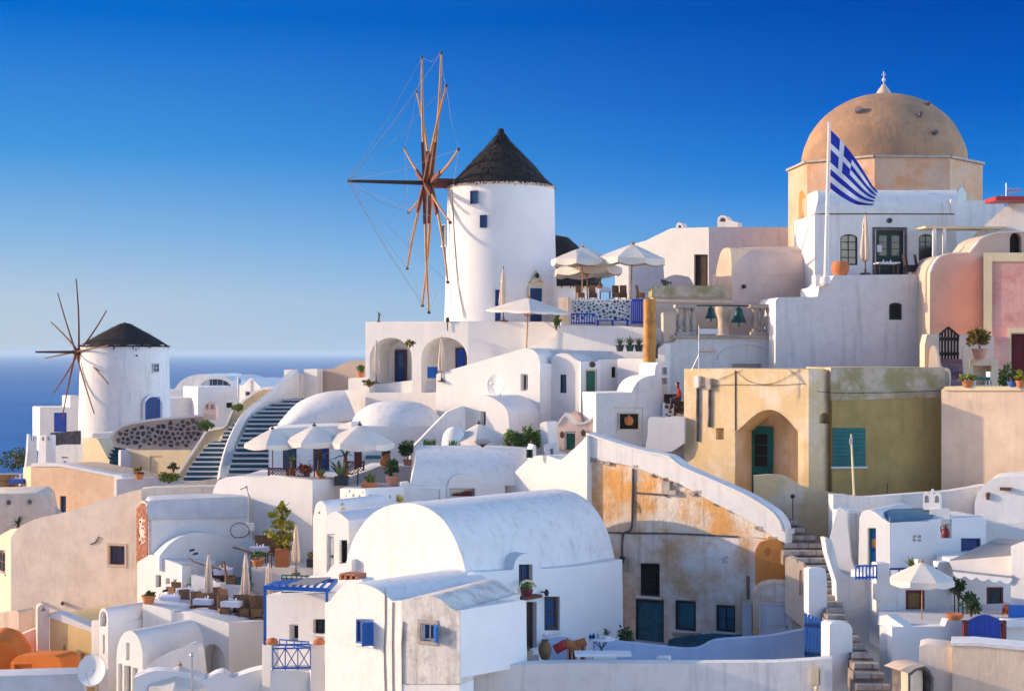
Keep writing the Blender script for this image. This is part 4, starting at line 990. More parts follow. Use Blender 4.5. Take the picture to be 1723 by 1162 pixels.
q = p.off(-.9); bm = B(); s, z0 = q.sz(1217, 566); lathe(bm, [(.36,0),(.36,.1),(.3,.16),(.27,.7),(.3,1.0),(.38,1.2),(.42,1.4),(.42,1.58)], 14, q.p(s, z0, 0)); emit(bm, 'column', terra, h.r)
h.wall(p, [(1176,553),(1209,553),(1209,562),(1176,562)], .4, (), clean, 'block', .1)
bm = B(); bar(bm, p(1137,513.5,-.2), p(1268,514.5,-.2), .07, .07); emit(bm, 'crossbar', ironm, h.r)
h.done()
for u, vt, vb, lab in ((1196,515,540,'smaller dark green bell, the left one on the crossbar'), (1243,515,549,'larger dark green bell, the right one on the crossbar')):
    s = (vb-vt)*84.5/F; cc = p(u, vt, -.2)
    r = thing('bell', lab, 'bell', cc, 'bronze bells on the belfry')
    bm = B(); lathe(bm, [(.42*s,-s*.82),(.40*s,-.8*s),(.30*s,-.62*s),(.22*s,-.36*s),(.19*s,-.16*s),(.12*s,-.08*s),(0,-.06*s)], 18, cc); emit(bm, 'bell_body', bellm, r, 40)
    bm = B(); tube(bm, [cc+Vector((0,0,.04)), cc-Vector((0,0,.12*s))], .05, 6); emit(bm, 'yoke', bellm, r)
    bm = B(); tube(bm, [cc-Vector((0,0,.3*s)), cc-Vector((0,0,1.05*s))], .025, 6, .05); emit(bm, 'clapper', bellm, r)
bm = B(); tube(bm, [at(1093,503,82), at(1093,634,82)], .31, 20); r = emit(bm, 'chimney_pipe', pipem); tag(r, 'tall rusty orange round chimney pipe beside the stepped wall', 'chimney pipe')
h = House('stepped_wall', 'white stepped wall climbing beside the rusty pipe', 'wall', 1108, 640, 83)
h.wall(Pl(1112,83.5,-25), [(1100,700),(1100,640),(1107,612),(1107,586),(1114,581),(1117,578),(1119,578),(1119,700)], .8); h.done()
# ============================================================ church
YC = 97; cc = at(1487, CV, YC)
def zc(v, Y=YC): return (CV-v)*Y/F
ch = thing('church', 'ochre domed church with octagonal stone drum', 'church', (cc.x, cc.y, zc(500)))
fw_ = -Vector((cc.x, cc.y, 0)).normalized(); rg = Vector((-fw_.y, fw_.x, 0))
bm = B(); rd = 5.68; lo, hi = [], []
def vdir(t): return fw_*math.cos(R(t))+rg*math.sin(R(t))
for i in range(8):
    d = vdir(-95+45*i)*rd; lo.append(bm.verts.new(Vector((cc.x,cc.y,zc(560)))+d)); hi.append(bm.verts.new(Vector((cc.x,cc.y,zc(283)))+d))
for i in range(8): face(bm, [lo[i], lo[(i+1)%8], hi[(i+1)%8], hi[i]])
face(bm, hi); face(bm, lo[::-1]); dr = emit(bm, 'drum', drumm, ch, 20)
bm = B()
for i in range(8):
    a, b = vdir(-95+45*i)*(rd+.0), vdir(-50+45*i)*(rd+.0); bar(bm, Vector((cc.x,cc.y,zc(281)))+a, Vector((cc.x,cc.y,zc(281)))+b, .3, .13)
emit(bm, 'cornice', marble, ch, 20)
bm = B(); prof = [(4.93,zc(283)-.1)]+[(4.88*math.cos(t)**.96 if t < 1.57 else 0, zc(283)+4.42*math.sin(t)) for t in [math.pi/2*j/16 for j in range(17)]]; lathe(bm, prof, 64, (cc.x,cc.y,0), 0, .006); emit(bm, 'dome', domem, ch, 60)
for t_, e in ((-22,.72),(30,.62),(52,.88),(38,.35)):
    d = (vdir(t_)*math.cos(e)*4.88+Vector((0,0,4.42*math.sin(e)))); bm = B(); q0 = Vector((cc.x,cc.y,zc(283)))+d; tube(bm, [q0*1-d*.02, q0+d.normalized()*.25], .13 if e != .72 else .24, 7); emit(bm, 'spout', stonegrey, ch)
z0 = zc(283)+4.36
bm = B(); lathe(bm, [(.52,z0-.1),(.42,z0+.14),(.30,z0+.36),(.17,z0+.5),(.13,z0+.62),(0,z0+.64)], 14, (cc.x,cc.y,0)); ln = emit(bm, 'lantern', terra, ch, 40)
bm = B(); zt = z0+.62; tube(bm, [(cc.x,cc.y,zt),(cc.x,cc.y,zt+.78)], .035, 6)
lathe(bm, [(0,zt+.12),(.10,zt+.22),(.11,zt+.32),(0,zt+.44)], 10, (cc.x,cc.y,0)); bar(bm, (cc.x-.13,cc.y,zt+.6), (cc.x+.13,cc.y,zt+.6), .05, .05); emit(bm, 'cross', white, ch)
pl = Pl(1349, 1, 0); a, b = Vector((cc.x,cc.y,0))+vdir(-95)*rd, Vector((cc.x,cc.y,0))+vdir(-50)*rd; pl.d = (b-a).normalized(); pl.n = Vector((pl.d.y,-pl.d.x,0)); pl.o = a
bm = B(); prism(bm, pl, [(1344,399)]+arch(1344,1354,321,333,6)+[(1354,399)], .12, .02); emit(bm, 'blind_window', rust, ch)
a, b = Vector((cc.x,cc.y,0))+vdir(40)*rd, Vector((cc.x,cc.y,0))+vdir(85)*rd; pl = Pl(0,1,0); pl.d = (b-a).normalized(); pl.n = Vector((pl.d.y,-pl.d.x,0)); pl.o = a
bm = B(); prism(bm, pl, [(1610,345),(1610,325),(1614,317),(1618,313),(1622,318),(1626,326),(1626,345)], .1, .03); emit(bm, 'window', paneb, ch)
bm = B(); q = Pl(1368,90.6,0); prism(bm, q, [(1360,330),(1373,330),(1376,500),(1358,500)], 2.0); emit(bm, 'buttress', drumm, ch)
# white house below the church
h = House('church_house', 'white vaulted house with dark double door below the dome', 'house', 1490, 462, 88)
p = Pl(1480, 87.5, 6)
h.wall(p, [(1371,361),(1608,361),(1612,470),(1371,490)], 4, [win(1414,394,1443,446, dgreen, curtain, r=.15, nx=2, ny=4, arch_px=7, surround=None, fw=.07), door(1474,387,1521,470, dgreen, dgreen, r=.2, leaves=2, glazed=pane), win(1546,394,1571,446, dgreen, pane, r=.15, nx=2, ny=4, arch_px=7, fw=.07)], white2)
bm = h.bm('roof', white2); loft(bm, p, [(1372,321),(1490,320),(1606,320)], [(1371,359),(1490,359),(1606,359)], 1.3, 8, 1.5, .08)
h.wall(p, [(1600,335),(1609,335),(1609,362),(1600,357)], 1.5, (), white, 'end_rib', .1); h.wall(Pl(1650,89,8), [(1605,337),(1690,337),(1690,470),(1605,470)], 3, (), white2)
bm = B(); c = p(1497,371,.02); tube(bm, [c-p.n*.1, c+p.n*.06], .14, 12); emit(bm, 'vent', dgreen, h.r)
bm = B(); inset_frame(bm, p, p.sz(1468,470)[0], p.sz(1468,470)[1], p.sz(1526,470)[0], p.sz(1474,382)[1], -.05, .03, .15); emit(bm, 'door_surround', stonegrey, h.r)
h.wall(p, [(1476,412),(1484,412),(1484,424),(1476,424)], .02, (), clean, 'notice', -.1, 0); h.done()
h = House('stair_wall', 'white diagonal stair wall right of the church house', 'wall', 1680, 430, 86)
p = Pl(1660, 86.3, -20); h.wall(p, [(1600,440),(1606,425),(1690,349),(1700,342),(1740,340),(1740,470),(1600,470)], .6, (), white2); 
h.done()
h = House('pergola', 'white flat pergola on slim posts beside church house', 'pergola', 1590, 450, 85)
p = Pl(1590, 85.5, 6); bm = B(); pbox(bm, p, p.sz(1557,384)[0], p.sz(1557,384)[1], p.sz(1693,384)[0], p.sz(1557,380)[1], -1.6, 0); emit(bm, 'canopy', cream, h.r)
for u, vb in ((1573,452),(1590,440)):
    bm = B(); pbox(bm, p, p.sz(u-2.6,vb)[0], p.sz(u,vb)[1]-.3, p.sz(u+2.6,vb)[0], p.sz(u,384)[1], -.18, -.02); emit(bm, 'post', white, h.r)
bm = B(); prism(bm, Pl(1640,85.2,4), [(1600,428),(1690,386),(1690,392),(1632,428)], .15); emit(bm, 'panel', mat('pale_green_panel',(.50,.55,.48),.6), h.r); h.done()
h = House('terrace_wall', 'tall lavender white retaining wall with one small dark window', 'wall', 1430, 620, 84)
p = Pl(1430, 83.5, 5)
h.wall(p, [(1305,506),(1310,500),(1376,499),(1378,482),(1390,479),(1399,471),(1403,463),(1570,461),(1570,680),(1305,680)], 3.5, [win(1496,509,1518,538, dgreen, dark, r=.18, nx=1, ny=1, arch_px=5, fw=.1)], white2)
h.wall(Pl(1372,84.5,0), [(1372,462),(1388,462),(1396,472),(1396,500),(1372,500)], 1, (), white, 'parapet', .1); h.done()
# peach and pink houses
h = House('peach_house', 'terracotta peach wall with stepped curved top right of church', 'house', 1610, 600, 83)
p = Pl(1610, 82, 4)
top = cr([(1565,458),(1570,445),(1580,433),(1596,427)],3)+cr([(1630,426),(1640,414),(1648,404),(1662,396),(1676,392)],3)+[(1740,390)]
h.wall(p, [(1564,640)]+top+[(1740,640)], 3, [door(1699,391,1719,440, dark, None, r=.4, arch_px=12)], terra, rnd=0)
bm = h.bm('coping', white); tp = [p(u, v-.5, .0) for u, v in top]
for a, b in zip(tp, tp[1:]): bar(bm, a, b, .3, .07)
h.wall(Pl(1700,84,0), [(1676,330),(1740,330),(1740,337),(1676,337)], 2, (), redpaint, 'roof_edge', 0, 0); h.done()
h = House('pink_house', 'bright pink house with cream corner bands at right edge', 'house', 1690, 640, 79)
p = Pl(1660, 79.5, -16)
h.wall(p, [(1656,426),(1760,426),(1760,700),(1656,700)], 3, [door(1702,562,1740,660, maroon, dkwood, r=.2, leaves=2)], pink)
for poly in ([(1655,425),(1669.5,425),(1669.5,572),(1655,572)], [(1669.5,425),(1760,425),(1760,440),(1669.5,440)], [(1696,552),(1760,552),(1760,560),(1696,560)], [(1696,560),(1701.5,560),(1701.5,660),(1696,660)]):
    h.wall(p, poly, .2, (), cream, 'band', .06, 0, True)
h.wall(Pl(1685,78.9,4), [(1669,567),(1697,567),(1697,680),(1669,680)], .3, (), pink, 'shadow_slab'); h.done()  # slab added in place of the purplish shadow beside the door
# ochre house
h = House('ochre_house', 'ochre stucco house with pointed porch arch and teal woodwork', 'house', 1300, 840, 74)
p = Pl(1361, 72.6, -37)
h.wall(p, [(1151,620),(1361,621),(1361,870),(1151,870)], 4, [hole([(1237,860),(1237,727)]+cr([(1241,724),(1252,714),(1265,702),(1280,692),(1296,689),(1312,694),(1328,708),(1343,726),(1351,733)],2)+[(1351,860)],1.7), hole(rect(1205,720,1218,739),.25)], ochre)
door(1263,716,1303,850, teal, teal, r=-.08, glazed=dark, planks=0).build(h.r, p.off(-1.7), 0)
q = p.turn(1361, 42); h.wall(q, [(1361,621),(1402,622),(1402,870),(1361,870)], .6, [hole([(1378,712)]+arch(1378,1399,694,702,6)+[(1399,712)],.3)], ochre)
q2 = Pl(1401, 73.2, 5)
h.wall(q2, [(1400,622),(1588,622),(1588,880),(1400,880)], 4, [win(1401,720,1456,784, teal, dark, r=.12, nx=2, ny=1, shut=(teal,(-1,1),.03), fw=.05)], olive, 'side_wall')
h.wall(q2, [(1398,618),(1590,618),(1590,668),(1398,674)], 4.2, (), oldband, 'upper_band', .04); 
for u, v0, v1 in ((1175,632,652),(1195,636,655)):
    s, z1 = p.sz(u-4, v0); s1, z0 = p.sz(u+4, v1); bm = B(); pbox(bm, p, s, z0, s1, z1, 0, .2); mb = emit(bm, 'meter_box', white2 if u < 1180 else marble, h.r); bm = B(); tube(bm, [p(u-1,v1,.06), p(u-1.5,(v1*1+745)/2,.06), p(u-2,742 if u < 1180 else 718,.06)], .07, 6); emit(bm, 'conduit', stonegrey, mb)
for pts in ([(1172,651),(1230,647),(1300,648),(1355,645)], [(1205,640),(1250,622)], [(1236,622),(1262,642),(1300,645),(1345,622)]):
    bm = B(); tube(bm, [p(u, v, .05) for u, v in cr(pts,4)], .011, 4); emit(bm, 'cable', ironm, h.r)
for pts in ([(1360,648),(1375,658),(1430,661),(1500,660),(1588,657)]  ,):
    bm = B(); tube(bm, [q2(u, v, .12) for u, v in cr(pts,4)], .012, 4); emit(bm, 'cable', ironm, h.r)
bm = B(); tube(bm, [p(1237,624,.03), p(1237,724,.03)], .022, 5); emit(bm, 'cable', brown, h.r)
h.done()
h = House('porch_wall', 'olive ochre parapet curving down before the teal door', 'wall', 1340, 880, 71)
p = Pl(1330, 71, -8); h.wall(p, [(1268,900),(1268,800),(1290,798)]+cr([(1316,799),(1332,806),(1345,816),(1372,823),(1406,830)],3)+[(1410,920),(1400,930),(1325,905)], .4, (), ochre, rnd=0); h.done()
bm = B(); lathe(bm, [(.02,-1.2),(.025,.0),(.09,.02),(.1,.14),(.03,.18),(0,.2)], 8, at(1334,838,70.2)); tag(emit(bm, 'lamp', ironm), 'small dark lamp post on the steps before the ochre parapet', 'lamp')
# pale peach terrace on the right
h = House('peach_terrace', 'pale peach terrace wall right of the ochre house', 'terrace', 1660, 830, 76)
p = Pl(1590, 72.4, -30); h.wall(p, [(1584,655),(1592,652),(1780,652),(1780,900),(1584,900)], 4, (), palepeach)
h.wall(p, [(1588,650),(1780,650),(1780,657),(1588,657)], 4.1, (), cream, 'coping', .08)
h.wall(Pl(1570,75.5,8), [(1556,580),(1560,562),(1580,561),(1581,630),(1556,640)], .6, (), terra, 'pier')
h.wall(Pl(1600,78.2,4), [(1575,562),(1672,564),(1672,640),(1575,640)], .4, (), rose, 'back_wall')
h.wall(Pl(1600,74.9,-24), cr([(1562,622),(1564,590),(1567,582),(1573,582),(1578,598),(1581,616),(1592,619),(1597,626),(1598,654)],2)+[(1562,670)], .5, (), palepeach, 'parapet', 0, 0)
h.wall(Pl(1625,75.2,-10), cr([(1619,588),(1622,583),(1628,583),(1631,590),(1632,650)],2)+[(1622,650)], .4, (), palepeach, 'stair_newel', 0, 0)
for i in range(6): h.wall(Pl(1600,76.6-.28*i,0), [(1580,604+7*i),(1622,604+7*i),(1622,660),(1580,660)], .6, (), mat('lilac_step',(.30,.20,.26),.9) if 'lilac_step' not in MATS else MATS['lilac_step'], 'step', 0, 0, True)
h.wall(Pl(1655,76,0), [(1632,604),(1680,604),(1680,655),(1632,655)], .8, [hole(rect(1637,615,1668,655),.6)], palepeach, 'bench')
h.done()
# ============================================================ ruined house and its coping wall
h = House('ruined_house', 'crumbling orange stained house with teal doors and shutters', 'house', 1150, 1085, 71)
p = Pl(990, 72.4, -32)
edge_top = cr([(993,730),(1030,742),(1062,752),(1100,762),(1130,768),(1150,784),(1190,802),(1250,828),(1285,848),(1305,862),(1318,880),(1322,900)],2)
edge_bot = cr([(986,771),(1020,776),(1065,785),(1100,798),(1140,812),(1200,845),(1250,870),(1300,902),(1322,915)],2)
h.wall(p, edge_bot+[(1322,908),(1262,903),(1130,897),(1040,896),(1010,888),(985,864)], 2.5, (), ruin, rnd=0)
h.wall(p, [(985,864),(1010,888),(1040,896),(1130,897),(1262,903),(1322,908),(1322,1110),(984,1110)], 2.5, [win(1075,947,1110,1004, dkwood, dark, r=.25, nx=3, ny=4), door(1069,1007,1117,1090, tealdark, dkwood, r=.15, leaves=1), win(1136,1009,1171,1062, dkwood, tealdark, r=.12, nx=1, ny=1, fw=.1), win(1205,1017,1237,1064, dkwood, tealdark, r=.12, nx=2, ny=2, fw=.08), hole(rect(1256,969,1262,1008),.3)], ruinlow, 'lower_wall', 0, 0)
h.wall(p, edge_top+edge_bot[::-1], .7, (), white2, 'coping_wall', .10, 0)
bm = h.bm('coping', white); tp = [p(u, v-1, -.2) for u, v in edge_top]
for a, b in zip(tp, tp[1:]): bar(bm, a, b, .75, .1)
for pts, r_ in (([(1065,788),(1064,850),(1062,890),(1048,900),(1047,950)],.05), ([(985,860),(1010,890),(1040,896),(1130,897),(1240,902)],.04), ([(1064,828),(1115,832),(1122,836)],.04), ([(1065,838),(1072,850),(1074,862)],.02)):
    bm = B(); tube(bm, [p(u, v, .04) for u, v in cr(pts,4)], r_, 6); emit(bm, 'pipe', stonegrey, h.r)
bm = B(); 
for i in range(34):
    t = random.random(); j = int(t*(len(edge_bot)-1)); u, v = edge_bot[j]; c = p(u+random.uniform(-6,6), v+random.uniform(-1,3), .06); w = random.uniform(.05,.16)
    obox(bm, c, p.d*w, p.n*.05, Vector((0,0,w*.5)))
emit(bm, 'broken_edge', marble, h.r, 0, 'stuff')
for u, v, w, hh in ((1133,828,.16,.1),(1121,820,.2,.28),(1055,950,.15,.3)):
    bm = B(); obox(bm, p(u, v, .1), p.d*w, p.n*.08, Vector((0,0,hh))); emit(bm, 'bracket', marble, h.r)
bm = B(); q = p(1224,937,.1); tube(bm, [q, q+p.n*.3, q+p.n*.35-Vector((0,0,.1))], .03, 6); lathe(bm, [(.2,-.2),(.12,-.05),(.03,.03)], 10, q+p.n*.35); emit(bm, 'wall_lamp', steel, h.r)
bm = B(); q = p(1052,937,.1); tube(bm, [q, q+p.n*.3], .03, 6); lathe(bm, [(.1,-.2),(.13,0),(.05,.1),(0,.12)], 8, q+p.n*.3); emit(bm, 'wall_lamp', ironm, h.r)
h.wall(p, [(1196,1066),(1246,1066),(1246,1070),(1196,1070)], .2, (), marble, 'sill', .1, 0); h.wall(p, [(1130,1064),(1178,1064),(1178,1068),(1130,1068)], .2, (), marble, 'sill', .1, 0)
h.wall(p, [(1125,1075),(1190,1068),(1250,1072),(1250,1100),(1120,1100)], .6, (), tealdark, 'bench', .65)
h.done()
h = House('oven_shed', 'rounded orange topped shed with a white blue door', 'shed', 1300, 1072, 66)
p = Pl(1300, 66.5, -8)
h.wall(p, [(1267,1110),(1267,1008)]+cr([(1269,996),(1277,985),(1292,979),(1312,978),(1330,980),(1342,990),(1346,1006)],3)+[(1350,1110)], 1.6, [door(1277,1012,1332,1090, greywash, white2, r=.1)], ruinlow, rnd=0)
bm = h.bm('roof', rust); loft(bm, p, cr([(1275,982),(1296,974),(1320,975),(1338,984)],3), cr([(1268,1003),(1292,984),(1325,985),(1346,1003)],3), 1.4, 6, .4, .03)
h.wall(Pl(1296,67.4,-12), [(1271,990),(1271,925),(1278,912),(1298,906),(1316,911),(1321,925),(1321,985)], 1.2, [hole([(1292+6*math.cos(a*.785),928+7*math.sin(a*.785)) for a in range(8)],.05)], rust, 'block')
h.wall(Pl(1256,67.8,-8), [(1249,1016),(1265,1014),(1265,1090),(1249,1090)], .3, (), greywash, 'panel')
h.wall(Pl(1340,66,-26), [(1321,940),(1326,935),(1352,946),(1356,960),(1356,1060),(1321,1030)], .5, [hole([(1345,1000)]+arch(1345,1350,958,966,5)+[(1350,1000)],.1)], palepeach, 'lit_wall'); h.done()
# ============================================================ big front vault
h = House('vaulted_house', 'large white barrel vaulted house in the centre front', 'house', 800, 1110, 63)
pg = Pl(789, 62, -42)
gable = cr([(578,965),(584,940),(594,908),(608,885),(622,868),(645,853),(677,846),(706,849),(731,861),(752,882),(769,913),(780,945),(788,985)],3)
h.wall(pg, gable+[(789,1040),(700,1080),(560,1080),(560,965)], .5, (), white2, 'gable', .02, 0)
h.wall(pg, gable+[(789,1040),(578,1040)], 9.05, (), white2, 'vault', 0, 0)
ps = pg.turn(787, 46)
def sy(u): return ps
h.wall(ps, [(786,968),(800,962),(862,958)]+arch(864,908,930,956,10)+[(910,957),(960,953),(1000,948),(1047,940),(1049,1120),(786,1160)], .6, [win(873,949,896,1003, brown, paneb, r=.25, nx=2, ny=2), win(916,1003,942,1060, brown, paneb, r=.18, nx=1, ny=2, fw=.14), door(886,1012,903,1110, dkwood, brown, r=.3)], clean, 'side_wall', .3)
h.wall(ps, arch(864,908,930,957,10)+[(908,975),(864,975)], 2.2, (), clean, 'dormer', .04, 0)
for u, v in ((797,908),(890,901)):
    q = ps.off(-1.1); c = q(u, v, 0); bm = B(); d = (Vector((0,0,1))+ps.n*.8).normalized(); tube(bm, [c-d*.4, c+d*.22], .12, 7); emit(bm, 'spout', white2, h.r)
bm = B(); q = ps.off(.35); c = q(912,995,0); tube(bm, [c-ps.n*.1, c+ps.n*.25], .03, 5); lathe(bm, [(.06,-.14),(.1,-.02),(.06,.1),(0,.14)], 8, c+ps.n*.25); emit(bm, 'wall_lamp', ironm, h.r)
bm = B(); pbox(bm, ps, ps.sz(868,1006,.3)[0], ps.sz(868,1008,.3)[1], ps.sz(900,1006,.3)[0], ps.sz(868,1003,.3)[1], .25, .7); emit(bm, 'balcony_slab', brown, h.r)
q = ps.off(.7); aa = [q(875,1002), q(873,990), q(877,980), q(886,976), q(896,978), q(902,986)]
bm = B(); tube(bm, aa, .05, 6); emit(bm, 'hoop', cream, h.r)
h.done()
# front gabled pair
h = House('vaulted_house', 'stained white twin vaulted house with blue shuttered windows', 'house', 680, 1162, 58)
pc = Pl(676, 57.2, -40)
h.wall(pc, [(547,1260),(547,1014),(556,1010)]+cr([(562,1000),(574,988),(592,981),(612,982),(632,989),(648,1000),(660,1010)],3)+[(676,1010),(676,1260)], 5.5, [win(599,1041,629,1085, blue, deepblue, r=.1, nx=2, ny=1, fw=.05, shut=(blue,(1,),1.2)), ], white2, rnd=1)
p2 = pc.turn(676, -27)
h.wall(p2, [(676,1009)]+cr([(690,1007),(712,1003),(727,1002),(742,1008),(756,1020),(766,1027)],3)+[(774,1027),(774,1150),(676,1150),(676,1010)], 4.6, [win(708,1047,732,1079, white2, deepblue, r=.2, nx=2, ny=1, fw=.07, surround=marble, shut=(blue,(1,),2.4))], stained, rnd=0)
h.wall(p2, [(676,1150),(774,1150),(774,1260),(676,1260)], 1, (), white, k=-.03)
p3 = p2.turn(774, 50); h.wall(p3, [(774,1027),(800,1021),(885,1009),(887,1120),(774,1140)], .4, (), clean)
for pts in ([(648,990),(648,1045),(646,1090),(648,1162)], [(661,1012),(660,1080),(661,1162)]):
    bm = B(); tube(bm, [pc(u, v, .03) for u, v in pts], .022, 5); emit(bm, 'cable', ropem, h.r)
bm = B(); tube(bm, [p2(676+3,1045,.03), p2(673+3,1080,.03), p2(674+3,1150,.03)], .025, 5); emit(bm, 'cable', ropem, h.r)
# chimney with brick vents
h.wall(Pl(590,60.5,-30), [(574,985),(580,975),(610,974),(614,985),(614,1000),(574,1000)], .7, (), white2, 'chimney'); 
bm = B(); q = Pl(590,60.5,-30)
for i in range(4): obox(bm, q(580+9*i,969,-.3), q.d*.05, q.n*.3, Vector((0,0,.1)))
obox(bm, q(594,964.5,-.3), q.d*.36, q.n*.34, Vector((0,0,.025))); emit(bm, 'chimney_cap', brickm, h.r, 0)
h.done()
# white house with pergola and blue balcony
h = House('balcony_house', 'white house with blue pergola and crossed blue balcony rail', 'house', 490, 1130, 64)
p = Pl(550, 63, -24)
h.wall(p, [(448,1000),(552,998),(552,1200),(448,1200)], 3, [win(487,1050,502,1078, white2, dark, r=.3, nx=1, ny=1), win(527,1041,547,1066, dgreen, pane, r=.25, nx=2, ny=1)], white)
h.wall(Pl(545,60.9,-24), [(441,1082),(457,1082),(457,1200),(441,1200)], .5, (), white, 'pier'); h.wall(Pl(545,60.9,12), [(523,1083),(546,1080),(546,1200),(523,1200)], .6, (), clean, 'pier')
h.wall(Pl(500,61.1,6), [(455,1126),(524,1130),(524,1200),(455,1200)], .4, (), white, 'balcony_wall')
h.done()
# ============================================================ courtyard, front parapet and the lane
h = House('courtyard_wall', 'low blue washed courtyard wall below the ruined house', 'wall', 1180, 1110, 62)
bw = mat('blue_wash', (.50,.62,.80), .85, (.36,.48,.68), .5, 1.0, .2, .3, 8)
p = Pl(1200, 63, 5)
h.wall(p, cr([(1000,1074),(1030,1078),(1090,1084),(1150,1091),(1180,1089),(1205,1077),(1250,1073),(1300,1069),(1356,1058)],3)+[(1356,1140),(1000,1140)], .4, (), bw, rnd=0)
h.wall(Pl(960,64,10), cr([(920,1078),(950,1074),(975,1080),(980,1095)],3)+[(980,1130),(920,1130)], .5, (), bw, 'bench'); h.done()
h = House('front_parapet', 'long pale parapet wall along the bottom centre', 'wall', 1080, 1162, 56)
p = Pl(1080, 57.2, -12)
h.wall(p, [(770,1150),(776,1124),(860,1117),(960,1114),(1150,1115),(1300,1114),(1368,1110),(1400,1107),(1400,1260),(770,1260)], .6, [hole(rect(1368,1126,1380,1152),.12)], white2)
bm = B(); zt = -12.6; A = p(776,1120); D = p(1398,1120); v = [bm.verts.new(w) for w in ((A.x,A.y+.1,zt),(D.x,D.y+.1,zt),(D.x+.3,70,zt),(at(1050,CV,72).x,72,zt),(A.x,64,zt))]; bm.faces.new(v); emit(bm, 'deck', greywash, h.r)
h.wall(Pl(840,60.2,-8), [(775,1140),(862,1106),(906,1100),(908,1118),(908,1150),(775,1150)], 1.6, (), clean, 'ledge')
h.wall(Pl(1120,58.2,-15), [(1103,1106),(1125,1106),(1125,1125),(1103,1125)], .5, (), white, 'block'); h.done()
bm = B(); q = p.off(.08); s, z = q.sz(1366,1150); pbox(bm, q, s, z, s+.24, z+.62, -.05, .12); lathe(bm, [(.05,-.12),(.09,-.02),(.04,.06)], 8, q(1374,1156,.06)); tag(emit(bm, 'wall_lamp', cream), 'slim cream wall light on the bottom parapet', 'lamp')
h = House('gate_pillar', 'tall white gate pillar above the blue plank gate', 'pillar', 1372, 1045, 61)
p = Pl(1362, 61.5, 16); h.wall(p, [(1361,957),(1366,955),(1389,956),(1392,985),(1391,1052),(1376,1046),(1366,1040),(1361,1030)], .42, (), clean); h.done()
lone('gate_pillar', 'thick lower white pillar right of the blue plank gate', 'pillar', Pl(1400,57.6,18), [(1396,1050),(1402,1046),(1428,1047),(1434,1056),(1435,1110),(1442,1150),(1450,1260),(1396,1260)], .62, white)
stair('stairs', 'rough stone stairs descending between white walls at right', [(1442,1175),(1440,1150),(1437,1120),(1430,1080),(1393,1045),(1384,977),(1352,946),(1318,930),(1318,900),(1318,880)], [(1512,1175),(1497,1150),(1482,1120),(1462,1095),(1424,1040),(1412,980),(1394,945),(1388,928),(1374,900),(1342,880)],
      [1175,1152,1133,1116,1099,1085,1071,1058,1046,1035,1024,1013,1002,991,979,966,953,940,927,915,902,889,877], 55.5, 70, stepstone, -1, stepedge, 1.2, None, .03)
h = House('lane_wall', 'tall lavender white wall flanking the rough stone stairs', 'wall', 1440, 1100, 62)
p = Pl(1440, 62.5, 6)
h.wall(p, cr([(1388,905),(1398,906),(1406,930),(1412,957),(1437,972),(1482,975)],2)+[(1482,1130),(1460,1098),(1436,1070),(1409,1030),(1407,978),(1392,930)], .6, (), white2, rnd=0)
p = Pl(1420, 65.5, -22); h.wall(p, [(1392,920),(1404,872),(1410,852),(1424,858),(1432,940),(1440,960),(1440,1000),(1400,1000)], .8, (), white)
h.wall(Pl(1430,65.9,15), [(1412,858),(1460,858),(1460,985),(1412,985)], .6, [hole(rect(1421,864,1441,922),.06)], white2); h.done()
# ============================================================ right hand white houses
h = House('garden_wall', 'pale wall behind the blue roofed white house', 'wall', 1530, 860, 69)
h.wall(Pl(1530,69,8), cr([(1402,832),(1425,832),(1453,836),(1500,833),(1555,829),(1605,825),(1660,815)],2)+[(1660,930),(1402,930)], .6, (), white2, rnd=0); h.done()
h = House('white_house', 'white house with blue roof, blue door and bell gable', 'house', 1560, 950, 66)
p = Pl(1498, 64.5, -35)
h.wall(p, [(1444,980),(1446,870)]+cr([(1451,860),(1462,857),(1474,862),(1486,872),(1498,879)],3)+[(1498,980)], 3.6, [door(1460,888,1474,960, blue, teal, r=.25)], white, rnd=0)
bm = h.bm('roof', mat('blue_roof_paint',(.07,.16,.25),.7,(.12,.22,.30),.6,1.2,0,.3,10))
q = p.turn(1498, 12); loft(bm, q, [(1474,857),(1515,855),(1560,854)], [(1498,877),(1530,877),(1562,876)], 1.6, 6, .3, .02)
h.wall(q, [(1498,879),(1571,873),(1599,871),(1653,868),(1659,874),(1659,985),(1498,985)], 2.2, [hole(rect(1583,873.5,1601,905),.3), hole(rect(1535,900,1541,904),.1), hole(rect(1543.5,900,1549.5,904),.1), hole(rect(1535,906,1541,910),.1), hole(rect(1543.5,906,1549.5,910),.1), win(1617,905,1650,945, deepblue, deepblue, r=.12, nx=1, ny=1)], clean, rnd=1)
h.wall(Pl(1575,65.2,-14), [(1560,880),(1566,856),(1598,855),(1599,880)], .6, (), white, 'chimney_base')
g = Pl(1567,65.4,-20); h.wall(g, [(1553,857),(1553,836)]+arch(1553,1566,827,836,6)[1:-1]+[(1566,830),(1567,823),(1570,823),(1571,830)]+arch(1571,1583,827,836,6)[1:]+[(1583,857)], .35, [hole([(1556,845)]+arch(1556,1563,833,838,5)+[(1563,845)],.2), hole([(1573,845)]+arch(1573,1580,833,838,5)+[(1580,845)],.2)], white, 'bell_gable', 0, 0)
bm = B(); pbox(bm, p, p.sz(1466,905,-.1)[0], p.sz(1466,920,-.1)[1], p.sz(1474,905,-.1)[0], p.sz(1466,906,-.1)[1], -.17, -.14); emit(bm, 'notice', gold, h.r); h.done()
h = House('white_house', 'rounded white vault house at the right edge above the awning', 'house', 1690, 900, 67)
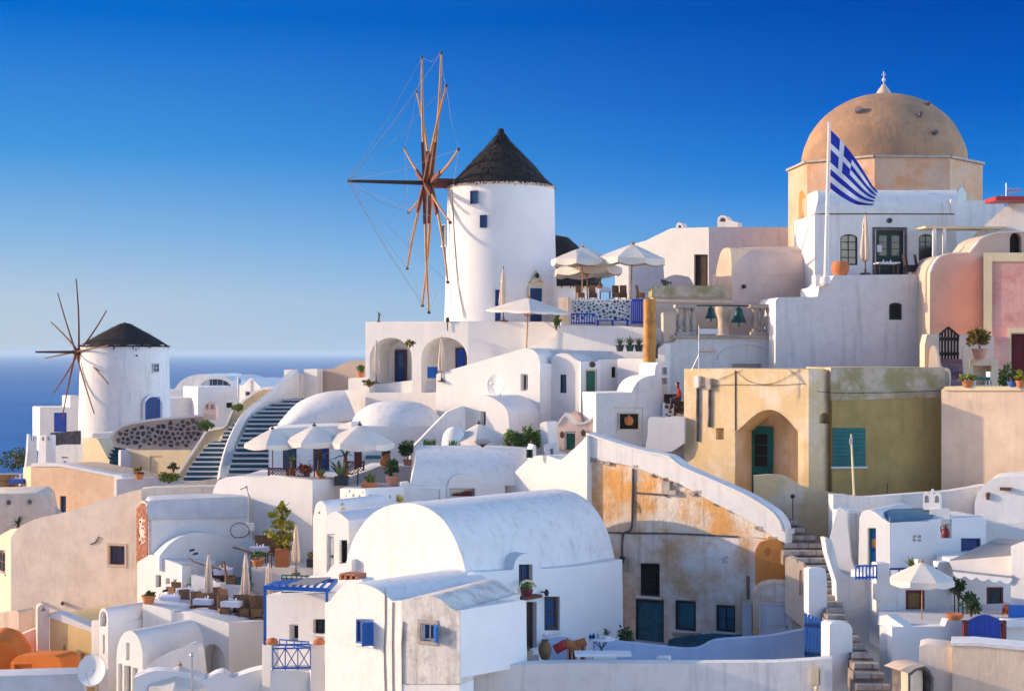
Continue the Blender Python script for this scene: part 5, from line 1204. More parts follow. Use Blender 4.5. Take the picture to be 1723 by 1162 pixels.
p = Pl(1690, 67, -22); h.wall(p, [(1640,960),(1640,845)]+cr([(1645,828),(1660,812),(1680,803),(1760,800)],3)+[(1760,960)], 3, (), white, rnd=0)
bm = B(); q = p(1662,832,.05); lathe(bm, [(.06,-.2),(.1,0),(.06,.1)], 8, q); obox(bm, p(1692,822,.08), p.d*.22, p.n*.1, Vector((0,0,.06))); emit(bm, 'spout', brown, h.r)
h.wall(p, [(1640,880),(1725,880),(1725,960),(1640,960)], .4, (), white, 'lower_wall', .3); h.done()
h = House('white_house', 'white house with maroon window behind the single right umbrella', 'house', 1540, 1052, 61)
p = Pl(1480, 61.5, 9)
h.wall(p, [(1480,975),(1497,972),(1536,974),(1601,975),(1601,1090),(1480,1090)], 3, [win(1524,992,1556,1029, maroon, panet, r=.14, nx=1, ny=1, fw=.14)], white2)
h.wall(p, [(1475,947),(1497,947),(1497,1010),(1475,1010)], .5, (), white, 'pillar', .03, 2, True); h.wall(p, [(1579,945),(1601,945),(1601,980),(1579,980)], .5, (), white, 'pillar', .03, 2, True); h.wall(p, [(1544,941),(1551,941),(1551,980),(1544,980)], .3, (), white, 'pillar', .02, 2, True); h.done()
h = House('white_house', 'shaded house with maroon framed door under the canvas awning', 'house', 1650, 1040, 63)
p = Pl(1650, 63.5, 5); h.wall(p, [(1598,940),(1720,930),(1720,1090),(1598,1090)], 2, [door(1660,987,1688,1060, dgreen, maroon, r=.12, glazed=pane)], clean); 
h.wall(Pl(1702,60,-32), [(1701,918),(1712,914),(1760,912),(1760,1100),(1701,1100)], 2, (), white, 'wing')
h.wall(Pl(1712,58.6,4), [(1700,1018),(1760,1018),(1760,1048),(1700,1048)], .2, (), blue, 'blue_panel', 0, 0); h.done()
h = House('garden_wall', 'white terrace parapet in front of the maroon window house', 'wall', 1540, 1090, 58)
p = Pl(1521, 57.5, -48); h.wall(p, [(1480,1036),(1492,1033),(1521,1053),(1521,1074),(1501,1070),(1500,1200),(1480,1200)], .5, (), white, rnd=1)
p = p.turn(1521, 6); h.wall(p, [(1501,1054),(1590,1053),(1594,1042),(1621,1042),(1621,1200),(1501,1200)], .5, (), clean); h.wall(p, [(1691,1043),(1760,1041),(1760,1200),(1691,1200)], .5, (), clean)
bm = B(); zt = p(1540,1053).z-.06; v = [bm.verts.new((x,y,zt)) for x, y in ((p(1485,1050).x,58.2),(p(1621,1050).x,57.9),(at(1740,1050,58).x,57.6),(at(1740,1050,63.5).x,63.5),(at(1480,1050,62).x,62))]; bm.faces.new(v); emit(bm, 'deck', greywash, h.r)
h.done()
h = House('beige_wall', 'rough beige stucco wall in the bottom right corner', 'wall', 1640, 1162, 54)
p = Pl(1603, 54, -16); h.wall(p, [(1547,1086),(1560,1083),(1602,1088),(1602,1260),(1547,1260)], 1.2, (), beige, k=-.2); h.wall(p, [(1602,1083),(1640,1083),(1760,1095),(1760,1260),(1602,1260)], 1.2, (), palepeach)
h.wall(p, [(1600,1081),(1640,1081),(1760,1092),(1760,1097),(1640,1086),(1600,1086)], 1.3, (), white2, 'coping', .05, 0); h.done()
h = House('niche_box', 'small beige shrine box with dark arched niche bottom right', 'shrine', 1540, 1162, 53.5)
p = Pl(1528, 53.5, 22); h.wall(p, [(1528,1220),(1528,1132),(1540,1122),(1553,1118),(1564,1126),(1571,1140),(1571,1220)], .9, [hole([(1532,1220),(1532,1136),(1543,1127),(1553,1123),(1562,1130),(1567,1142),(1567,1220)],.5)], stonegrey, rnd=0)
h.wall(p.turn(1528,-50), [(1516,1125),(1528,1130),(1528,1220),(1516,1220)], .8, (), palepeach); h.wall(p, [(1514,1127),(1530,1119),(1553,1116),(1558,1119),(1540,1124),(1529,1132)], .9, (), palepeach, 'lid', .03, 0); h.done()
# ============================================================ builders for the things people put out
def umbrella_open(Rr=1.5, H=2.3, rise=.62, n=8, cm=None, pm=None, square=False, val=.16):
    r = thing('parasol', 'open parasol', 'umbrella', (0,0,0))
    bm = B(); tube(bm, [(0,0,0),(0,0,H+rise-.05)], .03, 8); emit(bm, 'pole', pm or gold, r)
    bm = B(); rad = lambda k: Rr*(1.0 if not square else (1.25 if k % 2 == 0 else .92))
    N_ = n*4; rings = []
    for j in range(6):
        f = j/5; row = []
        for k in range(N_):
            q = k/4; a = 2*math.pi*q/n; seg = q-int(q); sagr = (1-.10*f*math.sin(math.pi*seg)) if not square else 1-.05*f*math.sin(math.pi*seg)
            rr = (rad(int(q))*(1-seg)+rad(int(q)+1)*seg)*f*sagr; z = H+rise*(1-f**1.12)-.09*math.sin(math.pi*seg)*f*f*(1.2-f)
            row.append((rr*math.cos(a), rr*math.sin(a), z))
        rings.append(row)
    top = bm.verts.new((0,0,H+rise)); vr = [[bm.verts.new(p_) for p_ in row] for row in rings[1:]]
    low = [bm.verts.new((x*1.01, y*1.01, z-val*(1+.35*math.sin(math.pi*((k/4)%1))))) for k, (x, y, z) in enumerate(rings[-1])]
    vr.append(low)
    for k in range(N_): face(bm, [top, vr[0][k], vr[0][(k+1)%N_]])
    for A, C in zip(vr, vr[1:]):
        for k in range(N_): face(bm, [A[k], C[k], C[(k+1)%N_], A[(k+1)%N_]])
    emit(bm, 'canopy', cm or canvas, r, 9)
    for k in range(n):
        a = 2*math.pi*k/n; c, s = math.cos(a), math.sin(a); R_ = rad(k)
        bm = B(); bar(bm, (0,0,H+rise-.05), (R_*.97*c, R_*.97*s, H-.02), .03, .03); bar(bm, (0.03*c,.03*s,H-.25), (R_*.5*c, R_*.5*s, H+rise*.5-.03), .025, .025); emit(bm, 'rib', pm or gold, r, 0)
    bm = B(); lathe(bm, [(.09,H+rise-.02),(.10,H+rise+.04),(.03,H+rise+.08),(.025,H+rise+.16),(0,H+rise+.18)], 8); emit(bm, 'finial', pm or gold, r)
    return r
def umbrella_shut(H=2.6, w=.2, cm=None):
    r = thing('folded_parasol', 'folded parasol', 'umbrella', (0,0,0))
    bm = B(); tube(bm, [(0,0,0),(0,0,H+.12)], .03, 8, .02); emit(bm, 'pole', brown, r)
    bm = B(); prof = [(.25,H*.22),(.95,H*.26),(1.0,H*.38),(.8,H*.55),(.55,H*.72),(.62,H*.78),(.5,H*.86),(.3,H*.95),(.1,H)]; rings = []
    n = 28
    for rr, z in prof:
        rings.append([bm.verts.new((w*rr*(1+.22*math.sin(7*2*math.pi*k/n+z))*math.cos(2*math.pi*k/n), w*rr*(1+.22*math.sin(7*2*math.pi*k/n+z))*math.sin(2*math.pi*k/n), z+.04*math.sin(7*2*math.pi*k/n))) for k in range(n)])
    for A, C in zip(rings, rings[1:]):
        for k in range(n): face(bm, [A[k], A[(k+1)%n], C[(k+1)%n], C[k]])
    face(bm, rings[-1]); face(bm, rings[0][::-1]); emit(bm, 'canopy', cm or sand, r, 60)
    bm = B(); lathe(bm, [(w*.62,H*.745),(w*.68,H*.76),(w*.62,H*.775)], 14); emit(bm, 'tie', cm or sand, r)
    bm = B(); lathe(bm, [(.24,0),(.24,.07),(.06,.09),(.05,.25)], 12); emit(bm, 'foot', stonegrey, r)
    return r
def chair(sm=None, lm=None, gold_back=False):
    sm = sm or wicker; lm = lm or brown
    r = thing('wicker_chair', 'wicker chair', 'chair', (0,0,0))
    bm = B(); box(bm, -.24,-.24,.40,.24,.24,.47); emit(bm, 'seat', sm, r, 0)
    bm = B(); obox(bm, (0,.25,.72), (.24,0,0), (0,.03,.0), (0,.05,.27)); bk = emit(bm, 'backrest', sm, r, 0)
    if gold_back:
        for i in range(4):
            bm = B(); obox(bm, (-.17+.113*i,.215,.72), (.03,0,0), (0,.012,0), (0,.05,.25)); emit(bm, 'slat', gold, bk, 0)
    bm = B(); box(bm, -.235,-.235,.14,.235,.235,.398); emit(bm, 'apron', sm, r, 0)
    for x in (-1,1):
        for y in (-1,1):
            bm = B(); box(bm, x*.22-.025,y*.22-.025,0,x*.22+.025,y*.22+.025,.40); emit(bm, 'leg', lm, r, 0)
    return r
def table(cm=None, w=.4, h=.74, drop=.22):
    r = thing('dining_table', 'table', 'table', (0,0,0))
    bm = B(); box(bm, -w,-w,h-.03,w,w,h); emit(bm, 'table_top', brown, r, 0)
    bm = B(); box(bm, -w-.02,-w-.02,h-drop,w+.02,w+.02,h+.012); emit(bm, 'tablecloth', cm or cloth, r, 0)
    for x in (-1,1):
        for y in (-1,1):
            bm = B(); box(bm, x*(w-.07)-.025,y*(w-.07)-.025,0,x*(w-.07)+.025,y*(w-.07)+.025,h-.03); emit(bm, 'leg', brown, r, 0)
    for x, y, hh in ((-.15,.1,.16),(.18,-.08,.14),(.02,.02,.09)):
        bm = B(); lathe(bm, [(.03,h+.012),(.04,h+hh*.6),(.035,h+hh)], 8, (x,y,0)); emit(bm, 'glass', cloth, r)
    return r
def leaves(bm, c, rad, n, size, up=.3, clumps=7):
    c = Vector(c); rad = Vector(rad)
    cl = [Vector((random.gauss(0,1), random.gauss(0,1), random.gauss(0,1))).normalized()*random.uniform(.35,.75) for _ in range(clumps)]
    for i in range(n):
        o = random.choice(cl)+Vector((random.gauss(0,1), random.gauss(0,1), random.gauss(0,1))).normalized()*random.uniform(.15,.45)
        p = c+Vector((o.x*rad.x, o.y*rad.y, o.z*rad.z)); d = (o+Vector((random.gauss(0,.5), random.gauss(0,.5), random.gauss(0,.5)+up))).normalized()
        x = d.cross(Vector((random.random()-.5, random.random()-.5, random.random()-.5))).normalized(); s = size*random.uniform(.6,1.3)
        vs = [bm.verts.new(q) for q in (p-d*s*.5, p+x*s*.32, p+d*s*.6, p-x*s*.32)]; bm.faces.new(vs)
def blade(bm, p, d, L_, w, droop=.3, n=4, up=Vector((0,0,1))):
    d = Vector(d).normalized(); x = d.cross(up).normalized() if abs(d.z) < .98 else Vector((1,0,0)); prev = None; p = Vector(p)
    for i in range(n+1):
        f = i/n; c = p+d*L_*f-Vector((0,0,droop*L_*f*f)); ww = w*(1-f**1.5)*.5+.003
        cur = (bm.verts.new(c-x*ww), bm.verts.new(c+x*ww))
        if prev: bm.faces.new((prev[0], prev[1], cur[1], cur[0]))
        prev = cur
def pot_mesh(bm, r, h, seg=14, z=0, c=(0,0)):
    lathe(bm, [(r*.68,z),(r*.8,z+h*.3),(r*.95,z+h*.82),(r*1.08,z+h*.84),(r*1.08,z+h),(r*.9,z+h),(r*.86,z+h*.9),(0,z+h*.9)], seg, (c[0],c[1],0))
def potted(name, label, loc, pot_r, pot_h, pm, kind, size, lm, cat='potted plant', n=170, shape=(1,1,1), boxy=None, group=None):
    r = thing(name, label, cat, loc, group); o = Vector(loc)
    if pot_h:
        bm = B()
        if boxy: box(bm, -boxy[0],-boxy[1],0,boxy[0],boxy[1],pot_h)
        else: pot_mesh(bm, pot_r, pot_h)
        bmesh.ops.translate(bm, verts=bm.verts, vec=o); emit(bm, 'pot', pm, r, 0 if boxy else 40)
    foliage(r, o+Vector((0,0,pot_h*.9)), kind, size, lm, n, shape); return r
def foliage(r, o, kind, s, lm, n=170, shape=(1,1,1)):
    if kind == 'bush':
        bm = B(); c = o+Vector((0,0,s*shape[2]*.8)); leaves(bm, c, (s*shape[0], s*shape[1], s*shape[2]), n, s*.28+.03, clumps=9); emit(bm, 'foliage', lm, r, 0, 'stuff')
        bm = B(); 
        for i in range(4): tube(bm, [o, o+Vector((random.uniform(-.3,.3)*s, random.uniform(-.3,.3)*s, s*shape[2]*.9))], .02, 5, .01)
        emit(bm, 'stem', brown, r)
    elif kind == 'agave':
        for i in range(16):
            a = i*2.4; t = .35+.5*(i/16); bm = B(); d = Vector((math.cos(a)*math.cos(t*1.6-.2), math.sin(a)*math.cos(t*1.6-.2), math.sin(t*1.6)))
            d.z = abs(d.z)+.25; blade(bm, o, d, s*random.uniform(.75,1.1), s*.17, .22); emit(bm, 'leaf', lm, r, 60)
    elif kind == 'palm':
        bm = B(); tube(bm, [o, o+Vector((.03,0,s*.45))], .06*s+.02, 8, .05*s+.015); emit(bm, 'trunk', brown, r)
        c = o+Vector((.03,0,s*.45))
        for i in range(22):
            a = i*2.4; e = random.uniform(-.1,1.3); d = Vector((math.cos(a)*math.cos(e), math.sin(a)*math.cos(e), math.sin(e)+.15)); bm = B(); blade(bm, c, d, s*random.uniform(.6,.8), s*.075, .4, 5); emit(bm, 'leaf', lm, r, 60)
    elif kind == 'grass':
        bm = B()
        for i in range(n):
            a = random.random()*6.28; d = Vector((math.cos(a)*.5*random.random(), math.sin(a)*.5*random.random(), 1)); blade(bm, o+Vector((random.uniform(-.4,.4)*s*shape[0], random.uniform(-.3,.3)*s, 0)), d, s*random.uniform(.5,1), .03, .2, 3)
        emit(bm, 'blades', lm, r, 60, 'stuff')
def bush(name, label, loc, rx, rz, lm, n=420, lm2=None, cat='bush', group=None, ry=None):
    r = thing(name, label, cat, loc, group); o = Vector(loc); ry = ry or rx*.8
    bm = B(); leaves(bm, o+Vector((0,0,rz*.85)), (rx, ry, rz), n, .11+.06*rx, clumps=14); emit(bm, 'foliage', lm, r, 0, 'stuff')
    if lm2: bm = B(); leaves(bm, o+Vector((0,0,rz*.95)), (rx*1.05, ry*1.05, rz*1.02), n//6, .1, clumps=10); emit(bm, 'flowers', lm2, r, 0, 'stuff')
    bm = B()
    for i in range(6):
        a = i*1.05; tube(bm, [o-Vector((0,0,.1)), o+Vector((math.cos(a)*rx*.35, math.sin(a)*ry*.35, rz*1.1))], .035, 5, .012)
    emit(bm, 'stem', brown, r); return r
def dish(name, label, c, rad, d, pole):
    d = Vector(d).normalized(); x = d.cross(Vector((0,0,1))).normalized(); y = x.cross(d); c = Vector(c)
    r = thing(name, label, 'satellite dish', c-Vector((0,0,pole)))
    bm = B(); n = 28; F1, F2 = [], []
    for j in range(6):
        f = j/5*rad; off = .28*rad*(f/rad)**2
        F1.append([bm.verts.new(c+d*(off-.12*rad)+(x*math.cos(6.2832*k/n)+y*math.sin(6.2832*k/n))*max(f,.001)) for k in range(n)])
        F2.append([bm.verts.new(c+d*(off-.12*rad-.025)+(x*math.cos(6.2832*k/n)+y*math.sin(6.2832*k/n))*max(f,.001)) for k in range(n)])
    for FF in (F1, F2):
        for A, C in zip(FF, FF[1:]):
            for k in range(n): face(bm, [A[k], A[(k+1)%n], C[(k+1)%n], C[k]])
    for k in range(n): face(bm, [F1[-1][k], F1[-1][(k+1)%n], F2[-1][(k+1)%n], F2[-1][k]])
    emit(bm, 'reflector', clean, r, 50)
    bm = B(); hd = c+d*rad*.75; tube(bm, [c-y*rad*.95+d*rad*.1, hd-y*.1], .018, 5); emit(bm, 'feed_arm', steel, r)
    bm = B(); tube(bm, [hd-d*.08, hd+d*.08], .05, 8); emit(bm, 'receiver', steel, r)
    bm = B(); tube(bm, [c-d*.25-Vector((0,0,pole)), c-d*.25, c-d*.06], .035, 6); emit(bm, 'mast', steel, r); return r

# ============================================================ parasols
H0, RS = 2.3, .62
def put_open(key, u, v, Y, rim_px, label, group, **kw):
    """apex at pixel (u, v); the rim's width in pixels sets the size"""
    Rr = rim_px/2*Y/F; sc = Rr/1.5; z = at(u, v, Y)
    Ht = (2.3+.62)*sc; loc = z-Vector((0,0,Ht))
    r = inst(key, lambda: umbrella_open(**kw), loc, random.uniform(0,.5), label, group, sc); r.rotation_euler = (random.uniform(-.05,.05), random.uniform(-.05,.05), random.uniform(0,.6)); return r
G = 'white parasols of the stair side cafe'
put_open('pc', 459, 724, 77.8, 98, 'open white parasol beside the stairs, first of the cafe row', G, n=6, pm=brown, val=.2, rise=.72)
put_open('pc', 529, 719, 77.6, 104, 'open white parasol in the middle of the cafe row', G)
put_open('pc', 601, 718, 77.4, 118, 'open white parasol above the red curtained door of the cafe', G)
put_open('pc', 811, 716, 79.5, 112, 'open white parasol between small arched house and green shrubs', 'white parasols of the stair side cafe')
G = 'scalloped parasols on the hilltop terrace'
put_open('pt', 979, 415, 88.5, 108, 'scalloped cream parasol nearest tall windmill on hilltop terrace', G, n=8, pm=gold, rise=.6, val=.22)
put_open('pt', 1060, 410, 88.0, 118, 'scalloped cream parasol before the hilltop house on the terrace', G)
put_open('pt', 990, 428, 91.5, 120, 'scalloped cream parasol half hidden behind the other two', G)
put_open('pq', 885, 500, 86, 112, 'white square parasol with long golden pole before windmill door', 'single', n=8, pm=gold, square=True, rise=.6, val=.08)
del bpy.data.objects[[o.name for o in COL.objects if o.get('group') == 'single'][0]]['group']
r = put_open('pr', 1551, 950, 59.4, 112, 'cream drooping parasol in front of the maroon window', None, n=8, rise=.75, val=.22, cm=canvas)
put_open('pr', 298, 1124, 62.5, 118, 'white parasol at the bottom edge by scalloped wall', None)
G = 'folded cream parasols'
def put_shut(u, vt, vb, Y, label, w=.2):
    H = (vb-vt)*Y/F; return inst('shut', umbrella_shut, at(u, vb, Y), random.random(), label, G, H/2.72)
put_shut(633, 572, 645, 88.0, 'folded cream parasol in left arch of the mill house')
put_shut(743, 565, 642, 86.3, 'folded cream parasol in right arch of the mill house')
put_shut(847, 448, 541, 88.5, 'tall folded pinkish parasol against the windmill wall')
put_shut(498, 878, 966, 72.8, 'folded beige parasol beside the yellow green tree')
put_shut(351, 928, 1018, 71.8, 'folded parasol left of the green dining floor')
put_shut(413, 926, 1024, 71.4, 'folded parasol right of the green dining floor')
put_shut(452, 942, 1036, 70.6, 'folded parasol just behind the blue pergola post')
put_shut(1456, 357, 462, 84.5, 'big folded cream parasol on the church house terrace')

# ============================================================ dining furniture
def on(u, v, z):
    """the point at height z seen at pixel (u, v)"""
    return at(u, v, z*F/(CV-v))
zt = -11.52; G = 'wicker chairs on the lower restaurant terrace'
spots = [(294,1022,2.6,0,'beside the terracotta planter'),(311,1030,.3,0,'with its back to the corner pillar'),(330,1034,.2,0,'third from the planter along the terrace edge'),(344,1033,2.9,0,'behind the second cloth covered table'),
 (360,1037,.2,0,'standing near the bend of the terrace edge'),(377,1040,.4,0,'in the middle, close to terrace edge'),(381,1026,2.7,1,'with golden slatted back below green floor'),(402,1036,3.3,0,'facing the edge table in the middle'),
 (412,1040,.1,0,'near the edge below the right folded parasol'),(428,1037,2.9,1,'with golden slats left of blue post'),(431,1041,.3,0,'by the edge just left of blue post'),(442,1038,3.0,1,'with golden slats half hidden by blue post'),(301,1013,2.9,0,'at the back by the corner pillar'),(365,1026,.4,0,'at the back below the low white pillar')]
for i, (u, v, rz, g_, lab) in enumerate(spots):
    inst('chair%d' % g_, lambda: chair(gold_back=bool(g_)), on(u, v, zt), rz, 'brown wicker chair '+lab, G)
G = 'cloth covered tables on the lower restaurant terrace'
for u, v, lab in ((287,1030,'nearest the terracotta planter'),(345,1035,'at the bend of the terrace edge'),(408,1030,'beneath the right folded parasol'),(392,1039,'right at the terrace edge before the arch'),(312,1018,'at the back by corner pillar')):
    inst('table', lambda: table(mat('pale_blue_cloth',(.62,.66,.80),.85)), on(u, v, zt), random.uniform(-.3,.3), 'small table with pale cloth and glasses '+lab, G)
zu = -10.7; G = 'wicker furniture on the upper terraces'
inst('chair1', None, on(388,986,zu), 1.9, 'tall backed wicker chair on the green floor', 'wicker chairs on the lower restaurant terrace')
inst('chair0', None, on(366,980,zu), -1.2, 'wicker chair under the curved vault at left table', 'wicker chairs on the lower restaurant terrace')
inst('table', None, on(376,984,zu), .1, 'cloth covered table on the green floor', 'cloth covered tables on the lower restaurant terrace')
for u, v, rz, lab in ((440,934,3.0,'left chair behind the top rail table'),(453,934,3.2,'middle chair behind the top rail table'),(470,936,3.0,'right chair beside the yellow green tree')):
    inst('chair1', None, at(u,v,76.2), rz, 'wicker chair, '+lab, 'wicker chairs on the lower restaurant terrace')
inst('table', None, at(437,946,75.6), 0, 'cloth covered table beside the top rail', 'cloth covered tables on the lower restaurant terrace')
r = thing('railing', 'thin dark handrail sloping round the upper dining terrace', 'railing', at(430,950,75))
bm = B(); tube(bm, [at(392,920,75.4), at(432,932,74.9), at(482,932,74.6)], .04, 6); emit(bm, 'handrail', brown, r)
for u, v in ((432,932),(457,932),(481,932)): bm = B(); tube(bm, [at(u,v,74.8), at(u,955,74.8)], .025, 6); emit(bm, 'post', brown, r)
r = thing('railing', 'dark handrail beside the tiny vault left of dining terrace', 'railing', at(330,960,74.8))
bm = B(); tube(bm, [at(318,938,75.2), at(325,944,74.9), at(343,950,74.5), at(372,957,74.1)], .04, 6); emit(bm, 'handrail', brown, r)
for u, v in ((322,941),(334,947),(345,950)): bm = B(); tube(bm, [at(u,v,74.6), at(u,970,74.6)], .025, 6); emit(bm, 'post', steel, r)
for u, v, Y, lab in ((322,925,75.5,'upper black floodlight by the curved vault'),(328,931,75.2,'lower black floodlight by the curved vault'),(277,993,70.5,'black floodlight near the terracotta planter')):
    r = thing('floodlight', lab, 'floodlight', at(u-8,v+12,Y), 'black floodlights on thin arms'); bm = B(); tube(bm, [at(u-10,v+14,Y), at(u-9,v+6,Y), at(u-2,v+1,Y)], .018, 5); emit(bm, 'arm', steel, r); bm = B(); bar(bm, at(u-3,v+1,Y), at(u+5,v-1,Y), .13, .09); emit(bm, 'lamp_head', ironm, r, 0)
# hilltop terrace
zh = at(1000,503,88).z; G = 'round wicker chairs on the hilltop terrace'
for u, Y, rz, lab in ((976,88.6,.4,'leftmost, under the first parasol'),(998,88.9,2.8,'left of the green plant'),(1037,88.6,.2,'right of the green plant'),(1049,88.8,3.0,'under the taller parasol'),(1078,88.4,1.2,'at the blue gate')):
    inst('chair0', None, Vector(((u-CX)/F*Y, Y, zh)), rz, 'brown wicker chair on hilltop terrace, '+lab, G, .78)
inst('table', None, Vector(((1018-CX)/F*88.7, 88.7, zh)), 0, 'table on hilltop terrace beneath the green plant', None, .8)
potted('potted_plant', 'round green plant on the hilltop terrace table', Vector(((1009-CX)/F*88.7, 88.7, zh+.6)), .14, .16, clay, 'palm', .62, leaf)
potted('potted_plant', 'small dark green bush on the beige parapet', at(1120,482,87), .1, .05, clay, 'bush', .26, leafd, n=130, shape=(1.3,1,.9))
def railpanel(name, label, cat, pl, u0, u1, v0, v1, m, n, cross=False, w=.05, k=0):
    r = thing(name, label, cat, pl(u0, v1, k)); q = pl.off(k); s0, z1 = q.sz(u0, v0); s1, z0 = q.sz(u1, v1)
    for z in (z1-w/2, z0+w/2+.05): bm = B(); pbox(bm, q, s0, z-w/2, s1, z+w/2, -w/2, w/2); emit(bm, 'rail', m, r, 0)
    for i in range(n+1):
        s = s0+(s1-s0)*i/n; bm = B(); pbox(bm, q, s-w*.35, z0, s+w*.35, z1-w, -w*.3, w*.3); emit(bm, 'baluster', m, r, 0)
    if cross:
        for i in range(n):
            a, b = s0+(s1-s0)*i/n, s0+(s1-s0)*(i+1)/n
            for c, d in (((a,z0+.06),(b,z1-.16)),((a,z1-.16),(b,z0+.06))): bm = B(); bar(bm, q.p(*c,.01), q.p(*d,.01), w*.6, w*.6); emit(bm, 'cross_brace', m, r, 0)
        bm = B(); pbox(bm, q, s0, z1-.19, s1, z1-.14, -w/2, w/2); emit(bm, 'rail', m, r, 0)
    return r
railpanel('fence', 'low blue picket fence in front of the stone studded wall', 'fence', Pl(980,85.8,0), 961, 1001, 527, 546, royal, 9, w=.07)
railpanel('gate', 'blue plank gate beside the stone studded wall', 'gate', Pl(1073,86.2,0), 1063, 1083, 503, 545, royal, 6, w=.11)
r = thing('bench', 'blue bench below the stone studded terrace wall', 'bench', at(1025,548,85.7))
bm = B(); a = at(1003,540,85.6); b = at(1058,540,85.6); box(bm, a.x, a.y-.3, a.z, b.x, a.y+.1, a.z+.06); emit(bm, 'seat', royal, r, 0)
for f in (.05,.5,.95): bm = B(); x = a.x+(b.x-a.x)*f; box(bm, x-.05, a.y-.28, a.z-.4, x+.05, a.y+.08, a.z); emit(bm, 'leg', royal, r, 0)
# ============================================================ plants
bush('bush', 'dense green bush on the upper cream stair parapet', at(401,690,97.5), .48, .26, leaf)
bush('bush', 'dense green bush at the bend of the cream parapet', at(348,723,99.6), .66, .34, leaf)
bush('flowering_shrub', 'green shrub with red blooms at the foot of lower stairs', at(284,810,88.5), .74, .36, leaf, 520, petal)
bush('bush', 'small round bush above the red blooming shrub', at(292,793,88.8), .30, .28, leafd, 220)
potted('potted_plant', 'small bush in a clay pot by the cream wall foot', at(234,806,89), .26, .3, clay, 'bush', .34, leafo, shape=(1,1,.7))
r = thing('palm', 'little palm tree in front of the grey beige house', 'palm', at(30,893,94)); foliage(r, at(30,893,94)-Vector((0,0,.25)), 'palm', 1.5, leafd)
bush('cactus_shrub', 'dark shrubs at the sea edge on far left', at(20,790,135), 1.6, .9, leafd, 500)
bush('cactus_shrub', 'lower dark red tinged shrub beside the blue gate posts', at(30,782,128), 1.1, .9, leafd, 400, petal)
r = thing('tree', 'slim yellow green leafy tree in the upper restaurant terrace', 'tree', at(475,925,74)); o = at(475,925,74)
bm = B(); tube(bm, [o, o+Vector((.03,0,.9)), o+Vector((-.02,.02,1.9))], .07, 8, .03); tr = emit(bm, 'trunk', brown, r)
for i in range(9):
    bm = B(); z = .35+.19*i; a = i*2.4; tube(bm, [o+Vector((0,0,z)), o+Vector((math.cos(a)*.35, math.sin(a)*.35, z+.3))], .025, 5, .01); emit(bm, 'branch', brown, tr)
bm = B()
for i in range(17):
    f = i/16; w = (.36+.28*math.sin(math.pi*min(1, f*.95+.12)))*random.uniform(.8,1.2)*(1 if f < .85 else .6); a = i*2.4
    leaves(bm, o+Vector((math.cos(a)*w*.6-.05*f, math.sin(a)*w*.6, .12+2.0*f)), (w*.85, w*.85, .24), 95, .16, .5, 3)
emit(bm, 'crown', leafy, r, 0, 'stuff')
bm = B(); box(bm, o.x-.3, o.y-.25, o.z-.75, o.x+.3, o.y+.25, o.z+.05); tag(emit(bm, 'planter', clay), 'clay coloured square planter under the yellow green tree', 'planter')
potted('potted_plant', 'green bush in terracotta pot beside the top rail table', at(434,952,74.2), .3, .3, clay, 'bush', .36, leaf, shape=(1.3,1,.7))
potted('potted_plant', 'low plants in a long dark trough behind folded beige parasol', at(537,953,74.5), .3, .38, darkpot, 'bush', .33, leafo, boxy=(.55,.2), shape=(1.8,1,.7), n=200)
potted('potted_plant', 'terracotta planter with low cactus on the restaurant wall corner', at(250,1015,70.6), .3, .36, clay, 'bush', .22, leafd, shape=(1.4,1,.6))
# the cafe terrace
zc_ = at(526,806.5,76.5).z
def cz(u, Y): return Vector(((u-CX)/F*Y, Y, zc_))
potted('potted_plant', 'big spiky agave in a dark square tub at terrace corner', cz(574,77)-Vector((0,0,.3)), .3, .42, darkpot, 'agave', 1.35, leafa, boxy=(.3,.3))
potted('potted_plant', 'bushy small palm by the dark glass door of the cafe', cz(491,78.2), .2, .3, clay, 'palm', 1.05, leaf)
potted('potted_plant', 'dry fronded yucca before the navy door of the cafe', cz(537,78.6), .2, .3, clay, 'palm', 1.35, leafo)
potted('potted_plant', 'low blue green aloe on the cafe terrace edge', cz(541,77.4), .2, .1, clay, 'agave', .65, leafa)
potted('potted_plant', 'tall leafy plant left of the red curtained door', cz(580,79), .22, .3, clay, 'palm', 1.5, leafd)
bush('flowering_shrub', 'red flowering shrub behind the lattice on cafe terrace', cz(514,78.3), .38, .42, petal, 240, leafd)
def lattice(label, u0, u1, Y, h_, lean=0):
    r = thing('lattice_fence', label, 'fence', cz(u0, Y), 'brown lattice fences of the cafe'); a = cz(u0, Y); b = cz(u1, Y); Wd = b.x-a.x
    for z in (.04, h_): bm = B(); box(bm, a.x, Y-.03, a.z+z-.035, b.x, Y+.03, a.z+z+.035); emit(bm, 'rail', brownred, r, 0)
    for x in (a.x, b.x): bm = B(); box(bm, x-.04, Y-.04, a.z, x+.04, Y+.04, a.z+h_+.06); emit(bm, 'post', brownred, r, 0)
    n = int((Wd+h_)/.16)
    for s in (1,-1):
        for i in range(1, n):
            t0 = i*.16; x0, z0 = (t0, 0) if t0 < Wd else (Wd, t0-Wd); x1, z1 = (t0-h_, h_) if t0-h_ > 0 else (0, t0)
            if s < 0: x0, x1 = Wd-x0, Wd-x1
            bm = B(); bar(bm, (a.x+x0, Y+.012*s, a.z+z0), (a.x+x1, Y+.012*s, a.z+z1), .035, .012, (0,1,0)); emit(bm, 'slat', brownred, r, 0)
lattice('brown lattice fence at the stair end of cafe terrace', 452, 483, 78.0, .42); lattice('brown lattice fence in front of the dark glass door', 485, 520, 77.7, .42); lattice('brown lattice panel left of the red curtained door', 585, 612, 79.6, .62)
